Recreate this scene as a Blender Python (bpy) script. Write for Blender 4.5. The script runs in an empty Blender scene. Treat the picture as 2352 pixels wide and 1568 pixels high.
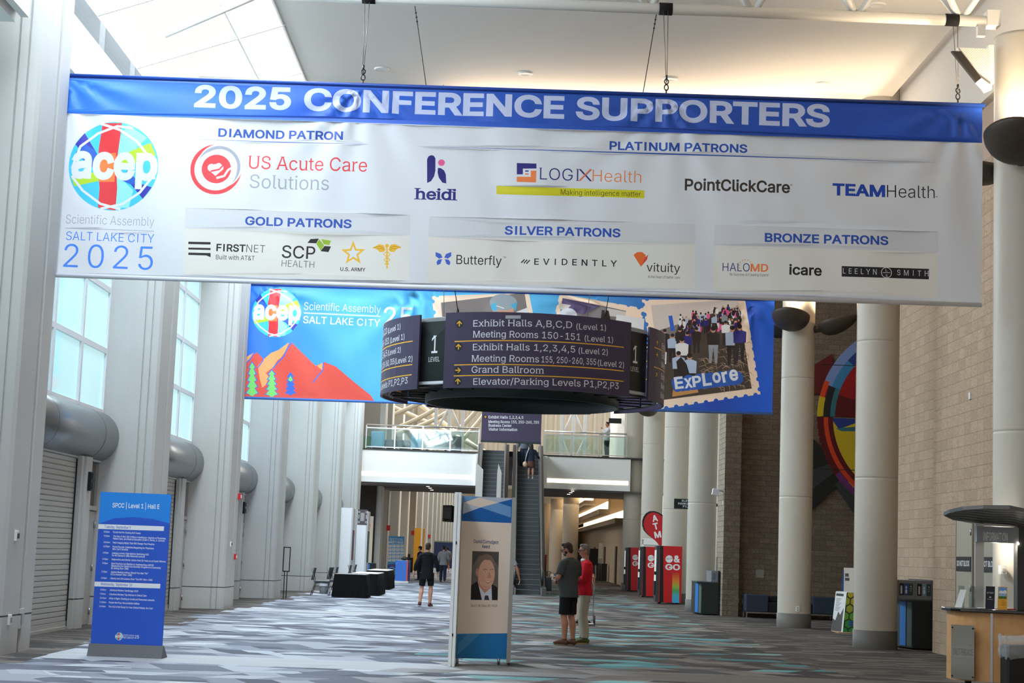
import bpy, bmesh, math, os, random
import numpy as np
from mathutils import Vector, Matrix
from mathutils.geometry import delaunay_2d_cdt

random.seed(7)
PI = math.pi
SC = bpy.context.scene
COL = SC.collection

# ------------------------------------------------------------------ camera
IMG_W, IMG_H, FPX = 2352.0, 1568.0, 3920.0          # 60 mm on a 36 mm wide sensor
EYE = np.array([0.0, 0.0, 1.64])
_d = np.array([(1146 - 1176) / FPX, -(1266 - 784) / FPX, -1.0]); _d /= np.linalg.norm(_d)
_u0 = np.array([math.sin(0.0379), math.cos(0.0379), 0.0])
_u = _u0 - _d * np.dot(_u0, _d); _u /= np.linalg.norm(_u)
_r = np.cross(_d, _u)
CAMR = np.stack([_r, _d, _u])                       # world = CAMR @ camera axes
cam_data = bpy.data.cameras.new('camera')
cam_data.sensor_width = 36.0
cam_data.lens = 60.0
cam_data.clip_end = 400
cam = bpy.data.objects.new('camera', cam_data)
COL.objects.link(cam)
m4 = Matrix.Identity(4)
for i in range(3):
    for j in range(3):
        m4[i][j] = CAMR[i][j]
    m4[i][3] = EYE[i]
cam.matrix_world = m4
SC.camera = cam


def ray(px, py):
    return CAMR @ np.array([(px - 1176) / FPX, -(py - 784) / FPX, -1.0])


def at_y(px, py, Y):
    "point of the hall cross-section at distance Y seen at photo pixel px,py"
    v = ray(px, py)
    return EYE + v * (Y / v[1])


def at_x(px, py, X):
    v = ray(px, py)
    return EYE + v * (X / v[0])


def on_floor(px, py, z=0.0):
    v = ray(px, py)
    return EYE + v * ((z - EYE[2]) / v[2])


# ------------------------------------------------------------------ view, world, large lights
SC.view_settings.view_transform = 'Standard'
SC.view_settings.look = 'None'
SC.view_settings.gamma = 1.0
SC.view_settings.use_curve_mapping = False
SC.view_settings.exposure = 0.0

world = bpy.data.worlds.new('sky')
SC.world = world
world.use_nodes = True
bg = world.node_tree.nodes['Background']
bg.inputs[0].default_value = (1.0, 0.955, 0.905, 1)
bg.inputs[1].default_value = 1.15


def area(name, loc, target, sx, sy, power, color=(1, 1, 1)):
    d = bpy.data.lights.new(name, 'AREA')
    d.shape = 'RECTANGLE'
    d.size, d.size_y = sx, sy
    d.energy = power
    d.color = color
    o = bpy.data.objects.new(name, d)
    COL.objects.link(o)
    o.location = loc
    v = Vector(target) - Vector(loc)
    o.rotation_euler = v.to_track_quat('-Z', 'Y').to_euler()
    return o


def sky_strip(name, y0, y1, power):
    # overcast sky above the long skylight on the left side of the hall
    d = bpy.data.lights.new(name, 'AREA')
    d.shape = 'RECTANGLE'
    d.size, d.size_y = 2.8, y1 - y0
    d.energy = power
    d.color = (0.80, 0.90, 1.0)
    o = bpy.data.objects.new(name, d)
    COL.objects.link(o)
    o.location = (-5.82, (y0 + y1) / 2, 11.0)
    o.rotation_euler = (0, math.radians(-19), 0)
    return o


sky_strip('skylight_daylight', 12.0, 84.0, 9500)
area('ceiling_cove', (2.4, 34.95, 10.55), (2.2, 31.5, 11.25), 7.5, 0.25, 130, (1.0, 0.76, 0.54))
area('upper_lobby_daylight', (0, 104, 13.5), (0, 98, 6), 16, 8, 4500, (1.0, 0.97, 0.9))


# ------------------------------------------------------------------ materials
def lin(c):
    c = c / 255.0
    return c / 12.92 if c <= 0.04045 else ((c + 0.055) / 1.055) ** 2.4


def rgb(*c):
    return (lin(c[0]), lin(c[1]), lin(c[2]), 1.0)


MATS = {}


def mat(name, col=(128, 128, 128), rough=0.6, metal=0.0, emit=0.0, emit_col=None, alpha=1.0, spec=0.4,
        noise=0.0, nscale=6.0, bump=0.0, trans=0.0, sub=0.0):
    if name in MATS:
        return MATS[name]
    m = bpy.data.materials.new(name)
    m.use_nodes = True
    nt = m.node_tree
    b = nt.nodes['Principled BSDF']
    b.inputs['Base Color'].default_value = rgb(*col)
    b.inputs['Roughness'].default_value = rough
    b.inputs['Metallic'].default_value = metal
    b.inputs['Specular IOR Level'].default_value = spec
    b.inputs['Alpha'].default_value = alpha
    if trans:
        b.inputs['Transmission Weight'].default_value = trans
    if emit:
        b.inputs['Emission Color'].default_value = rgb(*(emit_col or col))
        b.inputs['Emission Strength'].default_value = emit
    if noise or bump:
        tc = nt.nodes.new('ShaderNodeTexCoord')
        n = nt.nodes.new('ShaderNodeTexNoise')
        n.inputs['Scale'].default_value = nscale
        n.inputs['Detail'].default_value = 5
        nt.links.new(tc.outputs['Object'], n.inputs['Vector'])
        if noise:
            mx = nt.nodes.new('ShaderNodeMix')
            mx.data_type = 'RGBA'
            c = rgb(*col)
            mx.inputs[6].default_value = tuple(min(1, x * (1 - noise)) for x in c[:3]) + (1,)
            mx.inputs[7].default_value = tuple(min(1, x * (1 + noise)) for x in c[:3]) + (1,)
            nt.links.new(n.outputs['Fac'], mx.inputs[0])
            nt.links.new(mx.outputs[2], b.inputs['Base Color'])
        if bump:
            bp = nt.nodes.new('ShaderNodeBump')
            bp.inputs['Strength'].default_value = bump
            bp.inputs['Distance'].default_value = 0.02
            nt.links.new(n.outputs['Fac'], bp.inputs['Height'])
            nt.links.new(bp.outputs[0], b.inputs['Normal'])
    MATS[name] = m
    return m


def glass(name, col=(225, 240, 240), fac=0.12, rough=0.03):
    "thin clear glazing: mostly see-through with a little gloss"
    if name in MATS:
        return MATS[name]
    m = bpy.data.materials.new(name)
    m.use_nodes = True
    nt = m.node_tree
    nt.nodes.clear()
    out = nt.nodes.new('ShaderNodeOutputMaterial')
    mix = nt.nodes.new('ShaderNodeMixShader')
    t = nt.nodes.new('ShaderNodeBsdfTransparent')
    g = nt.nodes.new('ShaderNodeBsdfGlossy')
    t.inputs[0].default_value = rgb(*col)
    g.inputs[0].default_value = (0.9, 0.95, 0.95, 1)
    g.inputs['Roughness'].default_value = rough
    mix.inputs[0].default_value = fac
    nt.links.new(t.outputs[0], mix.inputs[1])
    nt.links.new(g.outputs[0], mix.inputs[2])
    nt.links.new(mix.outputs[0], out.inputs[0])
    MATS[name] = m
    return m


class NT:
    "small helper for node materials"
    def __init__(self, name, rough=0.7, spec=0.3):
        self.m = bpy.data.materials.new(name)
        self.m.use_nodes = True
        self.t = self.m.node_tree
        self.b = self.t.nodes['Principled BSDF']
        self.b.inputs['Roughness'].default_value = rough
        self.b.inputs['Specular IOR Level'].default_value = spec
        MATS[name] = self.m

    def n(self, kind, **kw):
        nd = self.t.nodes.new(kind)
        for k, v in kw.items():
            setattr(nd, k, v)
        return nd

    def val(self, sock, v):
        if hasattr(v, 'is_output'):
            self.t.links.new(v, sock)
        elif isinstance(v, (int, float)):
            sock.default_value = v
        else:
            sock.default_value = v

    def math(self, op, a, b=0.0, c=0.0):
        nd = self.n('ShaderNodeMath', operation=op)
        self.val(nd.inputs[0], a); self.val(nd.inputs[1], b); self.val(nd.inputs[2], c)
        return nd.outputs[0]

    def xyz(self, x, y, z):
        nd = self.n('ShaderNodeCombineXYZ')
        for i, v in enumerate((x, y, z)):
            self.val(nd.inputs[i], v)
        return nd.outputs[0]

    def white(self, vec):
        nd = self.n('ShaderNodeTexWhiteNoise', noise_dimensions='3D')
        self.t.links.new(vec, nd.inputs['Vector'])
        return nd.outputs['Value']

    def noise(self, vec, scale, detail=3):
        nd = self.n('ShaderNodeTexNoise')
        self.t.links.new(vec, nd.inputs['Vector'])
        nd.inputs['Scale'].default_value = scale
        nd.inputs['Detail'].default_value = detail
        return nd.outputs['Fac']

    def ramp(self, fac, stops, mode='LINEAR'):
        nd = self.n('ShaderNodeValToRGB')
        cr = nd.color_ramp
        cr.interpolation = mode
        while len(cr.elements) > 1:
            cr.elements.remove(cr.elements[-1])
        cr.elements[0].position = stops[0][0]
        cr.elements[0].color = rgb(*stops[0][1])
        for p, c in stops[1:]:
            e = cr.elements.new(p)
            e.color = rgb(*c)
        self.t.links.new(fac, nd.inputs[0])
        return nd.outputs[0]

    def mix(self, fac, a, b):
        nd = self.n('ShaderNodeMix', data_type='RGBA')
        self.val(nd.inputs[0], fac)
        self.val(nd.inputs[6], a)
        self.val(nd.inputs[7], b)
        return nd.outputs[2]

    def color(self, c):
        self.val(self.b.inputs['Base Color'], c)

    def pos(self):
        g = self.n('ShaderNodeNewGeometry')
        s = self.n('ShaderNodeSeparateXYZ')
        self.t.links.new(g.outputs['Position'], s.inputs[0])
        return s.outputs[0], s.outputs[1], s.outputs[2]

    def bump(self, h, strength=0.3, dist=0.01):
        bp = self.n('ShaderNodeBump')
        bp.inputs['Strength'].default_value = strength
        bp.inputs['Distance'].default_value = dist
        self.t.links.new(h, bp.inputs['Height'])
        self.t.links.new(bp.outputs[0], self.b.inputs['Normal'])


# ------------------------------------------------------------------ mesh helpers
class MB:
    "collects shapes and links them as one mesh object"
    def __init__(self):
        self.v, self.f, self.mi, self.sm = [], [], [], []

    def add(self, verts, faces, m=0, smooth=False):
        o = len(self.v)
        self.v += [tuple(map(float, p)) for p in verts]
        for f in faces:
            self.f.append([o + i for i in f]); self.mi.append(m); self.sm.append(smooth)
        return self

    def box(self, x0, x1, y0, y1, z0, z1, m=0):
        vs = [(x, y, z) for z in (z0, z1) for y in (y0, y1) for x in (x0, x1)]
        return self.add(vs, [(0, 2, 3, 1), (4, 5, 7, 6), (0, 1, 5, 4), (2, 6, 7, 3), (0, 4, 6, 2), (1, 3, 7, 5)], m)

    def cbox(self, c, s, m=0, rot=None):
        hx, hy, hz = s[0] / 2, s[1] / 2, s[2] / 2
        vs = [Vector((x, y, z)) for z in (-hz, hz) for y in (-hy, hy) for x in (-hx, hx)]
        if rot is not None:
            vs = [rot @ p for p in vs]
        vs = [p + Vector(c) for p in vs]
        return self.add(vs, [(0, 2, 3, 1), (4, 5, 7, 6), (0, 1, 5, 4), (2, 6, 7, 3), (0, 4, 6, 2), (1, 3, 7, 5)], m)

    def prism(self, poly, z0, z1, m=0, axis='z', caps=True):
        "extrude a 2-D outline; axis names the extrusion axis"
        n = len(poly)

        def P(a, b, c):
            return {'z': (a, b, c), 'y': (a, c, b), 'x': (c, a, b)}[axis]
        vs = [P(a, b, z0) for a, b in poly] + [P(a, b, z1) for a, b in poly]
        fs = [(i, (i + 1) % n, n + (i + 1) % n, n + i) for i in range(n)]
        if caps:
            fs += [tuple(range(n - 1, -1, -1)), tuple(range(n, 2 * n))]
        return self.add(vs, fs, m)

    def tube(self, pts, r, seg=10, m=0, caps=True, smooth=True, ref=None):
        pts = [Vector(p) for p in pts]
        n = len(pts)
        rs = list(r) if isinstance(r, (list, tuple)) else [r] * n
        rs = [x if isinstance(x, (list, tuple)) else (x, x) for x in rs]
        vs = []
        prev = None
        for i, p in enumerate(pts):
            t = (pts[min(i + 1, n - 1)] - pts[max(i - 1, 0)])
            t.normalize()
            if prev is None:
                a = Vector(ref) if ref is not None else (Vector((0, 0, 1)) if abs(t.z) < 0.9 else Vector((1, 0, 0)))
            else:
                a = prev
            a = a - t * a.dot(t)
            if a.length < 1e-6:
                a = Vector((1, 0, 0)) - t * t.x
            a.normalize()
            prev = a
            b = t.cross(a)
            for k in range(seg):
                th = 2 * PI * k / seg
                vs.append(p + a * (math.cos(th) * rs[i][0]) + b * (math.sin(th) * rs[i][1]))
        fs = []
        for i in range(n - 1):
            for k in range(seg):
                k2 = (k + 1) % seg
                fs.append((i * seg + k, i * seg + k2, (i + 1) * seg + k2, (i + 1) * seg + k))
        if caps:
            fs.append(tuple(range(seg - 1, -1, -1)))
            fs.append(tuple((n - 1) * seg + k for k in range(seg)))
        return self.add(vs, fs, m, smooth)

    def lathe(self, prof, c=(0, 0, 0), seg=32, m=0, a0=0.0, a1=2 * PI, smooth=True):
        "profile of (radius, height) around a vertical axis"
        full = abs(a1 - a0 - 2 * PI) < 1e-6
        k = seg if full else seg + 1
        vs = []
        for r, z in prof:
            for i in range(k):
                a = a0 + (a1 - a0) * i / seg
                vs.append((c[0] + r * math.cos(a), c[1] + r * math.sin(a), c[2] + z))
        fs = []
        for j in range(len(prof) - 1):
            for i in range(seg):
                i2 = (i + 1) % k
                fs.append((j * k + i, j * k + i2, (j + 1) * k + i2, (j + 1) * k + i))
        return self.add(vs, fs, m, smooth)

    def ball(self, c, r, seg=12, rings=8, m=0, rot=None):
        rx, ry, rz = r if isinstance(r, (tuple, list)) else (r, r, r)
        vs = []
        for j in range(rings + 1):
            ph = PI * j / rings
            for i in range(seg):
                th = 2 * PI * i / seg
                p = Vector((rx * math.sin(ph) * math.cos(th), ry * math.sin(ph) * math.sin(th), rz * math.cos(ph)))
                if rot is not None:
                    p = rot @ p
                vs.append(p + Vector(c))
        fs = []
        for j in range(rings):
            for i in range(seg):
                i2 = (i + 1) % seg
                fs.append((j * seg + i, (j + 1) * seg + i, (j + 1) * seg + i2, j * seg + i2))
        return self.add(vs, fs, m, True)

    def quad(self, a, b, c, d, m=0):
        return self.add([a, b, c, d], [(0, 1, 2, 3)], m)

    def build(self, name, mats, parent=None, loc=None, rotz=0.0, bevel=0.0, recalc=True, merge=True):
        me = bpy.data.meshes.new(name)
        me.from_pydata(self.v, [], self.f)
        for mm in (mats if isinstance(mats, (list, tuple)) else [mats]):
            me.materials.append(mm)
        me.polygons.foreach_set('material_index', self.mi)
        me.polygons.foreach_set('use_smooth', self.sm)
        if merge or recalc:
            bm = bmesh.new()
            bm.from_mesh(me)
            if merge:
                bmesh.ops.remove_doubles(bm, verts=bm.verts, dist=1e-5)
            if recalc:
                bmesh.ops.recalc_face_normals(bm, faces=bm.faces)
            bm.to_mesh(me)
            bm.free()
        me.update()
        o = bpy.data.objects.new(name, me)
        COL.objects.link(o)
        if parent is not None:
            o.parent = parent
        if loc is not None:
            o.location = loc
        o.rotation_euler = (0, 0, rotz)
        if bevel:
            md = o.modifiers.new('edge', 'BEVEL')
            md.width = bevel
            md.segments = 2
            md.limit_method = 'ANGLE'
            md.angle_limit = math.radians(50)
        return o


def thing(name, label, cat, loc=(0, 0, 0), rotz=0.0, group=None):
    o = bpy.data.objects.new(name, None)
    o.empty_display_size = 0.2
    COL.objects.link(o)
    o.location = loc
    o.rotation_euler = (0, 0, rotz)
    return tag(o, label, cat, group)


def tag(o, label, cat, group=None):
    o['label'] = label
    o['category'] = cat
    if group:
        o['group'] = group
    return o


def struct(o):
    o['kind'] = 'structure'
    return o


def dup(root, loc, rotz=None, label=None, group=None):
    r = root.copy(); COL.objects.link(r); r.location = loc
    if rotz is not None:
        r.rotation_euler = (0, 0, rotz)
    if label:
        r['label'] = label
    if group:
        r['group'] = group
    for ch in list(root.children):
        c = ch.copy(); COL.objects.link(c); c.parent = r
        for g in list(ch.children):
            d = g.copy(); COL.objects.link(d); d.parent = c
    return r


# ------------------------------------------------------------------ printing: flat artwork cut into one mesh
_fd = os.path.join(bpy.utils.resource_path('LOCAL'), 'datafiles', 'fonts')
FONTS = {}


def font(kind):
    if kind not in FONTS:
        f = None
        fn = {'sans': 'Inter.woff2', 'plain': None}[kind]
        if fn:
            try:
                f = bpy.data.fonts.load(os.path.join(_fd, fn))
            except Exception:
                f = None
        FONTS[kind] = f
    return FONTS[kind]


_tc = {}


def outlines(s, kind='sans', bold=0.0, res=2, spacing=1.0):
    key = (s, kind, bold, res, spacing)
    if key in _tc:
        return _tc[key]
    c = bpy.data.curves.new('t', 'FONT')
    f = font(kind)
    if f:
        c.font = f
    c.body = s
    c.resolution_u = res
    c.fill_mode = 'NONE'
    c.space_character = spacing
    o = bpy.data.objects.new('t', c)
    COL.objects.link(o)
    bpy.context.view_layer.update()
    me = o.evaluated_get(bpy.context.evaluated_depsgraph_get()).to_mesh()
    co = np.array([(v.co.x, v.co.y) for v in me.vertices]).reshape(-1, 2)
    nxt = {}
    for e in me.edges:
        nxt[e.vertices[0]] = e.vertices[1]
    seen, loops = set(), []
    for s0 in range(len(co)):
        if s0 in seen or s0 not in nxt:
            continue
        L, cur = [s0], s0
        seen.add(s0)
        while nxt.get(cur) is not None and nxt[cur] not in seen:
            cur = nxt[cur]; seen.add(cur); L.append(cur)
        if len(L) > 2:
            loops.append(co[L])
    ch_ = _cap.get(kind)
    if kind == 'sans' and ch_:                          # plain capital I instead of the slab one
        for i, l in enumerate(loops):
            w_ = l[:, 0].max() - l[:, 0].min()
            if 0.44 * ch_ < w_ < 0.5 * ch_ and abs(l[:, 1].max() - l[:, 1].min() - ch_) < 0.02 * ch_ and len(l) == 12:
                xm = (l[:, 0].max() + l[:, 0].min()) / 2
                hw = 0.064 * ch_
                loops[i] = np.array([(xm - hw, 0), (xm - hw, ch_), (xm + hw, ch_), (xm + hw, 0)])
    if bold and loops:
        # embolden: push every outline point outwards along its mitred normal
        areas = [0.5 * float(np.sum(l[:, 0] * np.roll(l[:, 1], -1) - np.roll(l[:, 0], -1) * l[:, 1])) for l in loops]
        sg = 1.0 if areas[int(np.argmax(np.abs(areas)))] < 0 else -1.0
        off = bold * cap_height(kind) / 0.727
        new = []
        for l in loops:
            keep = [i for i in range(len(l)) if np.abs(l[i] - l[i - 1]).max() > 1e-5]
            l = l[keep]
            if len(l) < 3:
                continue
            e1 = l - np.roll(l, 1, axis=0); e2 = np.roll(l, -1, axis=0) - l
            n1 = np.stack([-e1[:, 1], e1[:, 0]], 1) / (np.linalg.norm(e1, axis=1, keepdims=True) + 1e-9)
            n2 = np.stack([-e2[:, 1], e2[:, 0]], 1) / (np.linalg.norm(e2, axis=1, keepdims=True) + 1e-9)
            d = 1 + np.sum(n1 * n2, 1, keepdims=True)
            new.append(l + sg * off * (n1 + n2) / np.maximum(d, 0.5))
        loops = new
    bpy.data.objects.remove(o)
    bpy.data.curves.remove(c)
    _tc[key] = loops
    return loops


_cap = {}


def cap_height(kind):
    if kind not in _cap:
        L = outlines('H', kind)
        _cap[kind] = max(l[:, 1].max() for l in L)
    return _cap[kind]


class Print:
    "artwork on a sheet, u to the right and v up, in metres; later layers cover earlier ones"
    def __init__(self, mats):
        self.names = list(mats)
        self.L = []

    def put(self, m, loops):
        self.L.append((self.names.index(m), [np.asarray(l, float) for l in loops if len(l) > 2]))

    def poly(self, m, pts):
        self.put(m, [pts])

    def rect(self, m, u0, v0, u1, v1):
        self.put(m, [[(u0, v0), (u1, v0), (u1, v1), (u0, v1)]])

    def disc(self, m, cu, cv, r, ry=None, n=28, a0=0, rot=0.0):
        ry = ry or r
        cr, sr = math.cos(rot), math.sin(rot)
        pts = []
        for k in range(n):
            a = a0 + 2 * PI * k / n
            x, y = r * math.cos(a), ry * math.sin(a)
            pts.append((cu + x * cr - y * sr, cv + x * sr + y * cr))
        self.put(m, [pts])

    def ring(self, m, cu, cv, r, t, n=40):
        a = [(cu + r * math.cos(2 * PI * k / n), cv + r * math.sin(2 * PI * k / n)) for k in range(n)]
        b = [(cu + (r - t) * math.cos(-2 * PI * k / n), cv + (r - t) * math.sin(-2 * PI * k / n)) for k in range(n)]
        self.put(m, [a, b])

    def line(self, m, pts, w):
        pts = [np.array(p, float) for p in pts]
        ws = w if isinstance(w, (list, tuple)) else [w] * len(pts)
        Lp, Rp = [], []
        for i, p in enumerate(pts):
            t = pts[min(i + 1, len(pts) - 1)] - pts[max(i - 1, 0)]
            t = t / (np.linalg.norm(t) + 1e-9)
            nrm = np.array([-t[1], t[0]]) * ws[i] / 2
            Lp.append(p + nrm); Rp.append(p - nrm)
        self.put(m, [Rp + Lp[::-1]])

    def text(self, m, s, p0, p1, cap, kind='sans', bold=0.0, serif=False, slant=0.0, res=2, spacing=1.0):
        "text from baseline point p0 to baseline point p1 with capital height cap"
        cap_height(kind)
        loops = outlines(s, kind, bold, res, spacing)
        if not loops:
            return
        x0 = min(l[:, 0].min() for l in loops); x1 = max(l[:, 0].max() for l in loops)
        p0 = np.array(p0, float); p1 = np.array(p1, float)
        Wd = np.linalg.norm(p1 - p0)
        e = (p1 - p0) / Wd
        nrm = np.array([-e[1], e[0]])
        ch = cap_height(kind)
        grow = bold * ch / 0.727
        sx, sy = Wd / (x1 - x0), cap / (ch + 2 * grow)

        def T(l):
            x = (l[:, 0] - x0) * sx + l[:, 1] * sy * slant
            y = (l[:, 1] + grow) * sy
            return p0 + np.outer(x, e) + np.outer(y, nrm)
        out = [T(l) for l in loops]
        if serif:
            xs = outlines('x', kind, bold, res)
            xh = max(l[:, 1].max() for l in xs)
            asc = max(l[:, 1].max() for l in outlines('l', kind, bold, res))
            stem = 0.126 * ch + 2 * grow
            lev = [(-grow, 1), (xh, -1), (ch + grow, -1), (asc, -1)]
            bars = []
            for l in loops:
                n = len(l)
                for i in range(n):
                    a, b = l[i], l[(i + 1) % n]
                    if abs(a[1] - b[1]) < 0.004 and 0.55 * stem < abs(a[0] - b[0]) < 1.75 * stem:
                        y = a[1]
                        for lv, sg in lev:
                            if abs(y - lv) < 0.035 * ch:
                                xa, xb = min(a[0], b[0]), max(a[0], b[0])
                                ext = 0.8 * stem
                                left_only = sg < 0 and abs(lv - xh) < 1e-6
                                t = 0.44 * stem * sg
                                q = np.array([(xa - ext, y), (xb + (0 if left_only else ext), y),
                                              (xb + (0 if left_only else ext * .45), y + t), (xa - ext * .45, y + t)])
                                bars.append(T(q if sg > 0 else q[::-1]))
                                break
            for q in bars:
                self.put(m, [q])
        self.put(m, out)

    def build(self, name, base, u0, v0, u1, v1, fmap, mats, parent=None, grid=None, smooth=False, extra=None, loc=None, rotz=0.0):
        "cuts the sheet along all outlines and gives every piece the material of its top layer"
        verts, edges = [], []

        def chain(pts, closed=True):
            o = len(verts)
            n = len(pts)
            for p in pts:
                verts.append((float(p[0]), float(p[1])))
            for i in range(n if closed else n - 1):
                edges.append((o + i, o + (i + 1) % n))
        chain([(u0, v0), (u1, v0), (u1, v1), (u0, v1)])
        layers = []
        for mi, loops in self.L:
            cl = []
            for l in loops:
                l = l.copy()
                l[:, 0] = np.clip(l[:, 0], u0, u1)
                l[:, 1] = np.clip(l[:, 1], v0, v1)
                keep = [0]
                for i in range(1, len(l)):
                    if np.abs(l[i] - l[keep[-1]]).max() > 2e-5:
                        keep.append(i)
                if len(keep) > 2 and np.abs(l[keep[-1]] - l[keep[0]]).max() <= 2e-5:
                    keep.pop()
                if len(keep) > 2:
                    l = l[keep]
                    cl.append(l)
                    chain(l)
            if cl:
                layers.append((mi, cl))
        if grid:
            nu = max(1, int(round((u1 - u0) / grid[0]))); nv = max(1, int(round((v1 - v0) / grid[1])))
            for i in range(nu + 1):
                for j in range(nv + 1):
                    verts.append((u0 + (u1 - u0) * i / nu, v0 + (v1 - v0) * j / nv))
        ov, oe, of, _, _, _ = delaunay_2d_cdt([Vector(p) for p in verts], edges, [], 0, 1e-6, False)
        P = np.array([(p.x, p.y) for p in ov])
        F = [f for f in of if len(f) == 3]
        T = np.array(F)
        A = P[T]
        ar = (A[:, 1, 0] - A[:, 0, 0]) * (A[:, 2, 1] - A[:, 0, 1]) - (A[:, 2, 0] - A[:, 0, 0]) * (A[:, 1, 1] - A[:, 0, 1])
        cen = A.mean(1)
        ok = (np.abs(ar) > 1e-10)
        ok &= (cen[:, 0] > u0) & (cen[:, 0] < u1) & (cen[:, 1] > v0) & (cen[:, 1] < v1)
        T, cen = T[ok], cen[ok]
        mi = np.full(len(T), self.names.index(base), int)
        for m, loops in layers:
            allp = np.concatenate(loops)
            lo, hi = allp.min(0), allp.max(0)
            idx = np.where((cen[:, 0] >= lo[0]) & (cen[:, 0] <= hi[0]) & (cen[:, 1] >= lo[1]) & (cen[:, 1] <= hi[1]))[0]
            if not len(idx):
                continue
            c = cen[idx]
            wn = np.zeros(len(idx), int)
            for l in loops:
                b = np.roll(l, -1, axis=0)
                llo, lhi = l.min(0), l.max(0)
                s = np.where((c[:, 1] >= llo[1]) & (c[:, 1] <= lhi[1]) & (c[:, 0] <= lhi[0]))[0]
                if not len(s):
                    continue
                cx, cy = c[s, 0][:, None], c[s, 1][:, None]
                ax, ay, bx, by = l[:, 0], l[:, 1], b[:, 0], b[:, 1]
                side = (bx - ax) * (cy - ay) - (cx - ax) * (by - ay)
                up = (ay <= cy) & (by > cy) & (side > 0)
                dn = (ay > cy) & (by <= cy) & (side < 0)
                wn[s] += up.sum(1) - dn.sum(1)
            mi[idx[wn != 0]] = m
        if 'none' in self.names:                 # bare parts of the sheet are cut away
            keep_ = mi != self.names.index('none')
            T, mi = T[keep_], mi[keep_]
        me = bpy.data.meshes.new(name)
        me.from_pydata([tuple(map(float, fmap(p[0], p[1]))) for p in P], [], [list(map(int, t)) for t in T])
        for nme in self.names:
            me.materials.append(mats[nme] if nme != 'none' else None)
        me.polygons.foreach_set('material_index', [int(x) for x in mi])
        me.polygons.foreach_set('use_smooth', [bool(smooth)] * len(T))
        bm = bmesh.new(); bm.from_mesh(me)
        loose = [v for v in bm.verts if not v.link_faces]
        bmesh.ops.delete(bm, geom=loose, context='VERTS')
        bm.to_mesh(me); bm.free()
        me.update()
        if extra:
            me.normals_split_custom_set_from_vertices([extra(v.co) for v in me.vertices])
        o = bpy.data.objects.new(name, me)
        COL.objects.link(o)
        if parent is not None:
            o.parent = parent
        if loc is not None:
            o.location = loc
        o.rotation_euler = (0, 0, rotz)
        return o
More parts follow.
